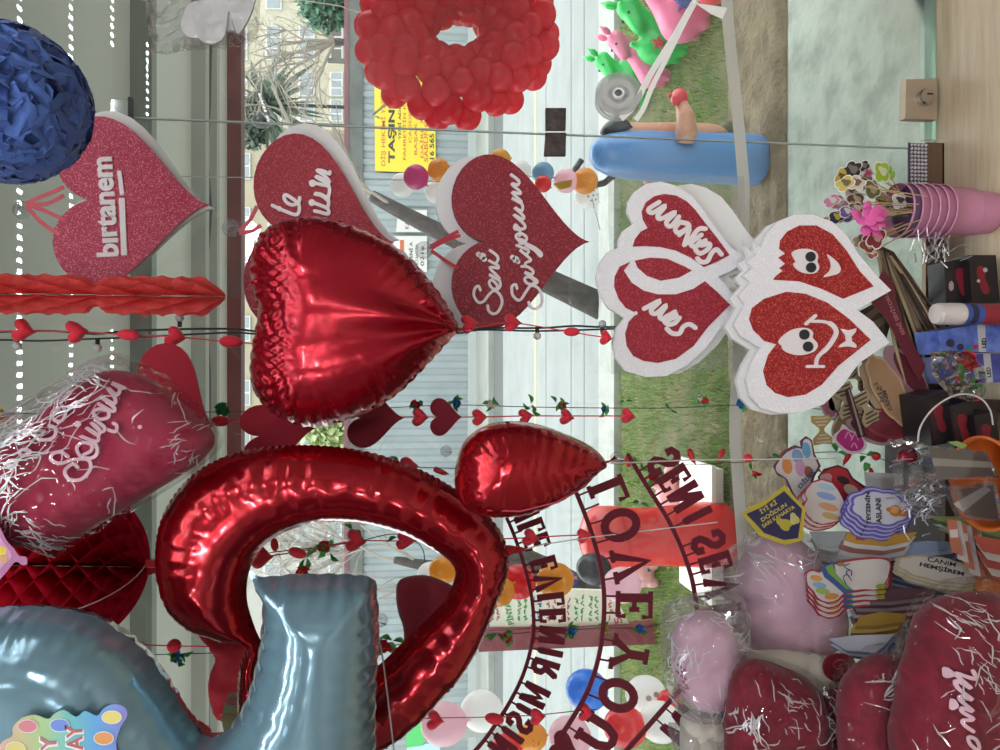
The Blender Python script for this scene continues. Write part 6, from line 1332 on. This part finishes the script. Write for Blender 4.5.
f, t = card('purple cloud shaped card with black writing and a small lion, front one', cl, 1.345, '#5f57a8', [(lobe_out(880, 508, 30.5, 17.8, 8, .12, 8), '#b9b6d8'), (lobe_out(880, 508, 28.5, 16.4, 8, .12, 8), '#6d65b5'), (lobe_out(880, 508, 26, 14.6, 8, .10, 8), '#cfd0d8'), (lobe_out(897, 511, 9, 4.5, 5, .3, 10), '#c97f3e'), (lobe_out(894, 510, 4, 3, 0, 0, 0), '#dfa860')], group='purple cloud cards')
text(t, f, 'TEYZENİN', (870, 524), (869, 492), 6, -.0024, ink, .0004, .03); text(t, f, 'ASLANI', (881, 523), (880, 498), 6, -.0024, ink, .0004, .02)
stack(t, 4, -1.2, 4.2, .003, 'purple cloud shaped card lower in the stack under the front one', f)
f, t = card('yellow and navy badge shaped card reading IYI KI DOGDUN SARI KANARYA', [(742, 514), (750, 507), (767, 500), (785, 485), (793, 495), (806, 509), (804, 520), (803, 540), (785, 545), (760, 536), (751, 525)], 1.335, '#c9b436', [([(746, 514), (762, 507), (784, 491), (802, 509), (800, 524), (798, 538), (784, 540), (764, 533), (755, 523)], '#2b2a55'), (lobe_out(784, 524, 6, 4, 3, .5, 30), '#bfb03a'), (lobe_out(794, 519, 4.5, 3.4, 3, .5, 70), '#c9c27a')], smooth=0)
yk = pm('#d9c85a')
text(t, f, 'İYİ Kİ', (761, 514), (777, 503.5), 5.5, -.0012, yk, .0004, .02); text(t, f, 'DOĞDUN', (762, 522), (787, 506), 5.5, -.0012, yk, .0004, .02); text(t, f, 'SARI KANARYA', (763, 528), (795, 508), 4, -.0012, yk, .0004, .02)
card('pale blank card behind the purple cloud cards', [(864, 472), (902, 474), (904, 520), (868, 500)], 1.40, '#c5c7c2', [])
# long stacks lying flat-on
def sheaf(label0, label, n, pts, Y, dx, dy, cols, group, lean=-.25, dY=.0035, prints=()):
    for i in range(n):
        q = [(x + dx*i + 1.3*math.sin(i*2.3), y + dy*i) for x, y in pts]
        card(label0 if i == 0 else label, q, Y + dY*i, cols[i % len(cols)], prints if i == 0 else (), group=group, lean=lean, th=.0012)
sheaf('gold and white curved card under the purple cloud stack', 'white card with a red edge in the layered stack under the purple clouds', 5, [(850, 534), (864, 532), (884, 535), (912, 530), (905, 540), (884, 546), (858, 545), (848, 542)], 1.36, -2.2, 4.4, ['#c08f34', '#d8d2cb', '#9c6a60', '#cfcac6', '#b9b9b8'], 'curved cards under the purple clouds', prints=[([(858, 537), (866, 536), (866, 541), (858, 541)], '#a5483a')])
sheaf('grey printed card at the near edge of the white sheaf', 'grey white card in the sheaf beside the pink bagged pillow', 6, [(812, 533), (845, 531), (862, 534), (866, 545), (830, 548), (818, 546)], 1.385, 1.2, 4.0, ['#9aa29e', '#c5c7c5', '#8f918e', '#b5b7b6', '#d0cfcc', '#7f8280'], 'white sheaf beside the pink pillow')
sheaf('pale blue patterned card above the blue fanned cards', 'slate blue card in the loose fan of cards', 12, [(868, 553), (890, 546), (925, 540), (948, 540), (946, 547), (915, 553), (885, 556)], 1.355, 1.0, 4.2, ['#8fa3bd', '#aab3c4', '#5c6384', '#8a8ea6', '#4a4f70', '#9aa0ae', '#6a7090'], 'blue fan of cards', dY=.002)
cc = [(805, 573), (812, 569), (819, 571), (824, 566), (845, 560), (870, 557), (888, 558), (893, 566), (884, 590), (866, 591), (846, 594), (839, 601), (828, 604), (817, 600), (812, 592), (806, 586), (808, 579)]
f, t = card('candle topped birthday card with a green and blue band, front one', cc, 1.325, '#a8333f', [(sm([(807, 574), (813, 571), (820, 573), (825, 568), (846, 562), (872, 559), (886, 560), (890, 567), (882, 588), (864, 589), (845, 592), (838, 599), (828, 602), (818, 598), (814, 591), (808, 585)], 2, True), '#d6d0ca'),
   ([(820, 567), (834, 562), (836, 575), (844, 586), (856, 592), (843, 593), (833, 584), (824, 577)], '#3f5f96'), ([(825, 567), (832, 564), (836, 574), (845, 583), (853, 590), (846, 589), (836, 580), (828, 573)], '#7da54a'), (lobe_out(816, 578, 6, 2.6, 0, 0, 10), '#d99a55'), (lobe_out(819, 585, 7, 2.8, 0, 0, 10), '#8db4d0'), (lobe_out(822, 591, 7, 2.8, 0, 0, 10), '#9cba5a'), (lobe_out(831, 596, 7, 3, 0, 0, -5), '#cf8a45'), (lobe_out(880, 586, 5, 2.4, 0, 0, 0), '#9aa63c'), (lobe_out(840, 564, 4, 2, 0, 0, 0), '#9a8a4a')], group='candle topped birthday cards')
strokes(t, f, [[(845, 584), (842, 577), (846, 574), (850, 580)], [(848, 577), (845, 571), (850, 570), (850, 575)], [(848, 569), (843, 566), (848, 563)]], .9, -.0045, .0003, pm('#3a4a7c'))
stack(t, 4, 2.2, 6.2, .006, 'candle topped birthday card behind the front one of its stack', f)
sheaf('slate card at the front of the long fan under the cream ovals', 'slate blue card in the long fan under the cream ovals', 11, [(872, 566), (905, 570), (945, 580), (988, 590), (984, 597), (940, 589), (900, 580), (874, 574)], 1.342, -.5, 2.6, ['#5d6588', '#8a90a4', '#454b6c', '#a3a8b4', '#6d7594', '#c0c2c8'], 'long slate fan under the cream ovals', dY=.0015)
ov = lobe_out(940, 570, 44, 12, 10, .07, 10)
f, t = card('cream scalloped oval card with black writing, front one', ov, 1.30, '#b5ad8a', [(lobe_out(941, 570, 41, 10.4, 10, .07, 10), '#cdc9bf')], group='cream scalloped oval cards')
text(t, f, 'HEMŞİREM', (919, 567), (963, 577), 6.5, -.0005, ink, .0004, .03); text(t, f, 'CANIM', (927, 561), (955, 567), 4.5, -.0005, ink, .0004, .01)
stack(t, 3, .5, 4, .004, 'cream scalloped oval card lower in its stack', f)
sheaf('wine red card at the front of the lower fan', 'wine red card in the lower fan under the blue cards', 8, [(858, 596), (895, 588), (930, 586), (926, 594), (890, 602), (862, 604)], 1.33, -.6, 3.4, ['#5a3a44', '#7c6a70', '#4c2e38', '#8f8488', '#6a4550', '#b0a8a8'], 'lower fan of wine cards', dY=.002)
sheaf('golden card at the front of the lowest fan', 'golden brown card in the lowest fan', 5, [(862, 618), (880, 612), (905, 612), (900, 620), (878, 626), (858, 628)], 1.325, -2.0, 3.6, ['#a8853a', '#8f6f30', '#b89a55', '#7a5f2c', '#c4b28a'], 'lowest fan of golden cards', dY=.002)
sheaf('white card with a blue rim at the bottom of the lowest fan', 'white card in the bottom sheaf above the red felt piece', 4, [(832, 642), (856, 636), (890, 632), (882, 644), (874, 652), (848, 652)], 1.315, 1.0, 2.6, ['#c9ccd6', '#6f86b0', '#c4c8d0', '#4f6a9c'], 'bottom sheaf of blue rimmed cards', dY=.002)
f, t = card('small wine red felt piece with a pink outline below the blue rimmed cards', sm([(824, 668), (828, 658), (838, 654), (850, 656), (856, 664), (850, 676), (838, 682), (828, 678)], 3, True), 1.30, '#7a1a2c', [], name='felt_piece', cat='felt piece', group=None, th=.006)
strokes(t, f, [[(838, 660), (833, 664), (837, 669), (842, 668), (842, 674), (848, 672), (848, 664), (843, 660), (838, 660)]], .8, 0, .0006, pm('#b5606e'))
# clear cartons with brown panels in the orange tub, silver tinsel
f = F(1000, 483, 1.22); t = E('tub', 'orange round tub holding the clear packs', 'tub', f.c); R = 46*f.s; zt_, zb_ = f.v(982, 483).z, ZS - f.c.z + .012
ob('tub_body', lathe(B(), [(0, zb_), (R*.7, zb_), (R*.96, zt_ - .008), (R, zt_ - .008), (R*1.03, zt_ - .004), (R*1.03, zt_), (R*.98, zt_), (R*.94, zt_ - .01), (R*.68, zb_ + .006), (0, zb_ + .006)], 48), M('tub_orange', '#d8702c', .4), t, smooth=True)
clr = film('pack_clear', '#f0f2f0', k=1.1, base=.03, rough=.06, haze=.06, bump=(12, .3, .02)); brn = '#6e5f56'
def pack(label, q, prints, Y, dep):
    f, t = boxed(label, q, Y, dep, clr, 'clear_pack', 'pack', 'clear packs in the orange tub')
    for i, (p, c) in enumerate(prints): ob('insert_panel', prism(B(), f.P(p), .002 - .0005*i, .004 - .0005*i), pm(c), t)
    return f, t
pack('clear pack with a brown panel, white band and green scalloped top in the orange tub', [(927, 445), (986, 452), (1000, 478), (940, 480)], [([(929, 447), (940, 448), (946, 451), (952, 447), (960, 452), (966, 447), (975, 452), (984, 451), (996, 476), (940, 479)], brn), ([(933, 458), (992, 462), (995, 468), (935, 466)], '#cfc4b4'), ([(948, 442), (958, 441), (968, 445), (964, 449), (956, 446)], '#8fa85a')], 1.20, .03)
pack('clear pack with a brown panel and slanting white band low in the orange tub', [(952, 486), (996, 482), (1004, 522), (968, 520)], [([(956, 490), (994, 485), (1000, 520), (968, 516)], '#665850'), ([(954, 504), (986, 486), (992, 490), (964, 512)], '#bdb3ae')], 1.205, .03)
pack('narrow clear pack with a dark edge and a white strip beside the purple clouds', [(903, 462), (936, 466), (938, 476), (906, 490)], [([(904, 462), (909, 463), (909, 489), (905, 488)], '#3f4a4c'), ([(912, 466), (934, 466), (934, 473), (913, 473)], '#b9b8bc'), ([(924, 456), (932, 456), (934, 465), (924, 465)], '#43406e')], 1.255, .03)
f = F(925, 492, 1.29); bm = B(); rr = random.Random(44)
for k in range(260):
    a = f.v(rr.gauss(922, 8), rr.gauss(490, 13), rr.uniform(-.02, .03)); d = Vector((rr.gauss(0, .5), rr.gauss(0, .5), rr.gauss(0, 1))).normalized()*rr.uniform(.015, .032); s_ = d.orthogonal().normalized()*.0011
    vv = [bm.verts.new(a - s_), bm.verts.new(a + s_), bm.verts.new(a + d*.5 + s_ + Vector((0, 0, .004))), bm.verts.new(a + d*.5 - s_ + Vector((0, 0, .004))), bm.verts.new(a + d + s_), bm.verts.new(a + d - s_)]
    bm.faces.new((vv[0], vv[1], vv[2], vv[3])); bm.faces.new((vv[3], vv[2], vv[4], vv[5]))
o = ob('tinsel', bm, M('tinsel_silver', '#b9b9bc', .3, metal=.4), None, f.c); o['kind'] = 'stuff'; tag(o, 'bunch of silver tinsel strands beside the clear packs', 'tinsel')
f = F(935, 252, 1.40); bm = B()
for k in range(70):
    a = f.v(rr.gauss(932, 9), rr.gauss(250, 6), rr.uniform(-.03, .03)); d = Vector((rr.gauss(0, 1), rr.gauss(0, .6), rr.gauss(0, .6))).normalized()*rr.uniform(.012, .03); s_ = d.orthogonal().normalized()*.0011
    vv = [bm.verts.new(a - s_), bm.verts.new(a + s_), bm.verts.new(a + d + s_), bm.verts.new(a + d - s_)]; bm.faces.new(vv)
o = ob('tinsel', bm, M('tinsel_clear', '#b8b8b4', .25, metal=.5), None, f.c); o['kind'] = 'stuff'; tag(o, 'loose clear shredded film beside the foot of the pink pails', 'tinsel')
f = F(915, 450, 1.34); t = E('wrapped_bauble', 'wine red bauble in shiny silver wrap beside the magenta card', 'bauble', f.c)
ob('bauble_body', ball(B(), f.v(907, 458), (9*f.s, 8*f.s, 10*f.s), 16), M('bauble_wine', '#8e1f3a', .2, metal=.4), t, smooth=True)
ob('foil_wrap', inflate(B(), f.P([(888, 442), (902, 438), (922, 440), (930, 448), (914, 452), (904, 446), (894, 450)]), 5*f.s, 2.5*f.s, lump=.4), M('foil_silver', '#d0d0d2', .18, metal=.9), t)
# striped paper goods at the corner
for i in range(6):
    card('orange and white striped paper strip, front of its bundle' if i == 0 else 'orange and white striped paper strip in the bundle by the cream oval cards', [(948 + i*5, 520 + i*2), (956 + i*5, 519 + i*2), (962 + i*6, 556 + i*7), (952 + i*6, 552 + i*7)], 1.25 + .004*i, '#b56a4e' if i % 2 == 0 else '#c5bfba', [([(950 + i*5, 530 + i*2), (957 + i*5, 529 + i*2), (958 + i*5, 537 + i*2), (951 + i*5, 538 + i*2)], '#cfc8c4')], group='orange striped paper strips', lean=-.2)
for i, c in enumerate(('#7d8a4e', '#4c6b45', '#b8b4a8', '#98a06a')): card(('light olive', 'dark green', 'pale grey', 'moss green')[i] + ' long card sticking out below the orange tub', [(930 + i*4, 518 + i*4), (960 + i*3, 517 + i*4), (1004, 529 + i*5), (1004, 538 + i*5), (955 + i*3, 526 + i*5)], 1.275 + .004*i, c, lean=-.2)
sheaf('red and white printed paper near the corner of the pile', 'red and white printed paper in the corner sheaf', 5, [(975, 536), (1004, 540), (1006, 556), (985, 552)], 1.235, 2.5, 8.0, ['#a5442f', '#b9b0a8', '#9c3a30', '#c2bab2'], 'corner sheaf of printed papers', dY=.004)
f = F(988, 592, 1.23); t = E('orange_ball', 'dull orange ball ornament at the corner of the pile', 'ornament', f.c); ob('ball_body', ball(B(), (0, 0, 0), (14*f.s, 12*f.s, 14*f.s), 20), M('ball_orange', '#a85a28', .5), t, smooth=True); ob('stem', tube(B(), [(0, 0, 13*f.s), (.004, 0, 17*f.s)], .003, 6), leafd, t)
# ---- bagged heart pillows
pinkv = M('velvet_pink', '#ddb0c2', .85, sheen=.15); cream = M('velvet_cream', '#c9c3b2', .85, sheen=.3); bag2 = film('bag_film_c', '#fbfbfb', k=.18, base=.012, rough=.04, bump=(18, 1.0, .05)); bag3 = film('bag_film_d', '#f6f6f6', k=.25, base=.04, rough=.06, bump=(10, .9, .05), haze=.16, hazecol='#f2eef0')
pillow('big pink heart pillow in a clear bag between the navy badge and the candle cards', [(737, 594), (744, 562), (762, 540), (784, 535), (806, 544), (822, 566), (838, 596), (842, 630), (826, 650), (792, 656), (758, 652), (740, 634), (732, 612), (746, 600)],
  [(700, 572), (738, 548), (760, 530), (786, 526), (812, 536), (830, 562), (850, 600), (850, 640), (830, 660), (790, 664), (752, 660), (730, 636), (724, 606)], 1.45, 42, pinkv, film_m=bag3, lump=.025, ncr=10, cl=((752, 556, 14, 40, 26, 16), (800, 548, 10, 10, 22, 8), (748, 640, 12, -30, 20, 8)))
a = (672, 665)
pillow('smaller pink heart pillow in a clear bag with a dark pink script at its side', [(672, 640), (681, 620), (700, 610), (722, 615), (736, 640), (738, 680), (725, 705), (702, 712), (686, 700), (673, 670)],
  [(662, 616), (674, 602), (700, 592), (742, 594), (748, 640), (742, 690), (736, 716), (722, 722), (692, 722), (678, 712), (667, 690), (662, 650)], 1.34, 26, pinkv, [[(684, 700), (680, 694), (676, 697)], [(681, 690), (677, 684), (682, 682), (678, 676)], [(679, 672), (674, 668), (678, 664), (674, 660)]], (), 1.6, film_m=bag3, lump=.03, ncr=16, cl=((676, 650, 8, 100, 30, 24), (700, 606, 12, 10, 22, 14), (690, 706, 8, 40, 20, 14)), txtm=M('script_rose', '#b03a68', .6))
pillow('cream pillow showing between the pink and the red pillows', [(728, 664), (742, 652), (790, 650), (836, 660), (842, 684), (800, 702), (750, 690)], None, 1.36, 18, cream, grp=None)
f, t = pillow('cream pillow in a clear bag with a round black logo beside the red pillows', [(684, 716), (712, 712), (734, 716), (740, 744), (738, 790), (690, 800), (680, 750)], [(672, 724), (736, 724), (746, 744), (742, 800), (684, 810), (674, 750)], 1.36, 18, cream, [[(728, 724), (722, 726), (717, 720), (720, 712), (727, 711), (730, 717)], [(720, 716), (724, 722), (727, 714)]], (), 1.1, film_m=bag3, txtm=ink)
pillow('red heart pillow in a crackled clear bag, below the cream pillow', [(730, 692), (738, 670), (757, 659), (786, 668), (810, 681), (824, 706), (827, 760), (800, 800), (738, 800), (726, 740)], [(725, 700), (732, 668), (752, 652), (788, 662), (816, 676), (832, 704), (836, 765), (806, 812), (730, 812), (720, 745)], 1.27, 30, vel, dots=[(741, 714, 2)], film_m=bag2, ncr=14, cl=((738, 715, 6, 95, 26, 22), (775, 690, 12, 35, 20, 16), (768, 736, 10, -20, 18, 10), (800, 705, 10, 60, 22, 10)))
pillow('narrow red pillow squeezed in its crackled bag between two larger ones', [(824, 700), (834, 690), (850, 688), (862, 705), (874, 760), (864, 806), (828, 806), (817, 750)], [(818, 690), (832, 682), (856, 680), (872, 704), (884, 766), (872, 816), (824, 816), (812, 750)], 1.29, 17, vel, film_m=bag2, ncr=8, cl=((846, 718, 6, 78, 34, 34), (832, 696, 6, 60, 14, 14)))
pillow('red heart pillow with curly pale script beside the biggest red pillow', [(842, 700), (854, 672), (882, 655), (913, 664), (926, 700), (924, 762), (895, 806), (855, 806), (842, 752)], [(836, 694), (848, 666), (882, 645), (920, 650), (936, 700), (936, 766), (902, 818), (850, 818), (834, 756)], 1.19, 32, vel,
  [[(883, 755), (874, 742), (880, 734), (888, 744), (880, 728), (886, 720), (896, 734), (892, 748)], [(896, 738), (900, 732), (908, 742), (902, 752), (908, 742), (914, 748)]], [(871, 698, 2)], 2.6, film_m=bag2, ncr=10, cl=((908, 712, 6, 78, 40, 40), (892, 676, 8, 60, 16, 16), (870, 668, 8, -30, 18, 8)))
a = (880, 590); k = 4.68
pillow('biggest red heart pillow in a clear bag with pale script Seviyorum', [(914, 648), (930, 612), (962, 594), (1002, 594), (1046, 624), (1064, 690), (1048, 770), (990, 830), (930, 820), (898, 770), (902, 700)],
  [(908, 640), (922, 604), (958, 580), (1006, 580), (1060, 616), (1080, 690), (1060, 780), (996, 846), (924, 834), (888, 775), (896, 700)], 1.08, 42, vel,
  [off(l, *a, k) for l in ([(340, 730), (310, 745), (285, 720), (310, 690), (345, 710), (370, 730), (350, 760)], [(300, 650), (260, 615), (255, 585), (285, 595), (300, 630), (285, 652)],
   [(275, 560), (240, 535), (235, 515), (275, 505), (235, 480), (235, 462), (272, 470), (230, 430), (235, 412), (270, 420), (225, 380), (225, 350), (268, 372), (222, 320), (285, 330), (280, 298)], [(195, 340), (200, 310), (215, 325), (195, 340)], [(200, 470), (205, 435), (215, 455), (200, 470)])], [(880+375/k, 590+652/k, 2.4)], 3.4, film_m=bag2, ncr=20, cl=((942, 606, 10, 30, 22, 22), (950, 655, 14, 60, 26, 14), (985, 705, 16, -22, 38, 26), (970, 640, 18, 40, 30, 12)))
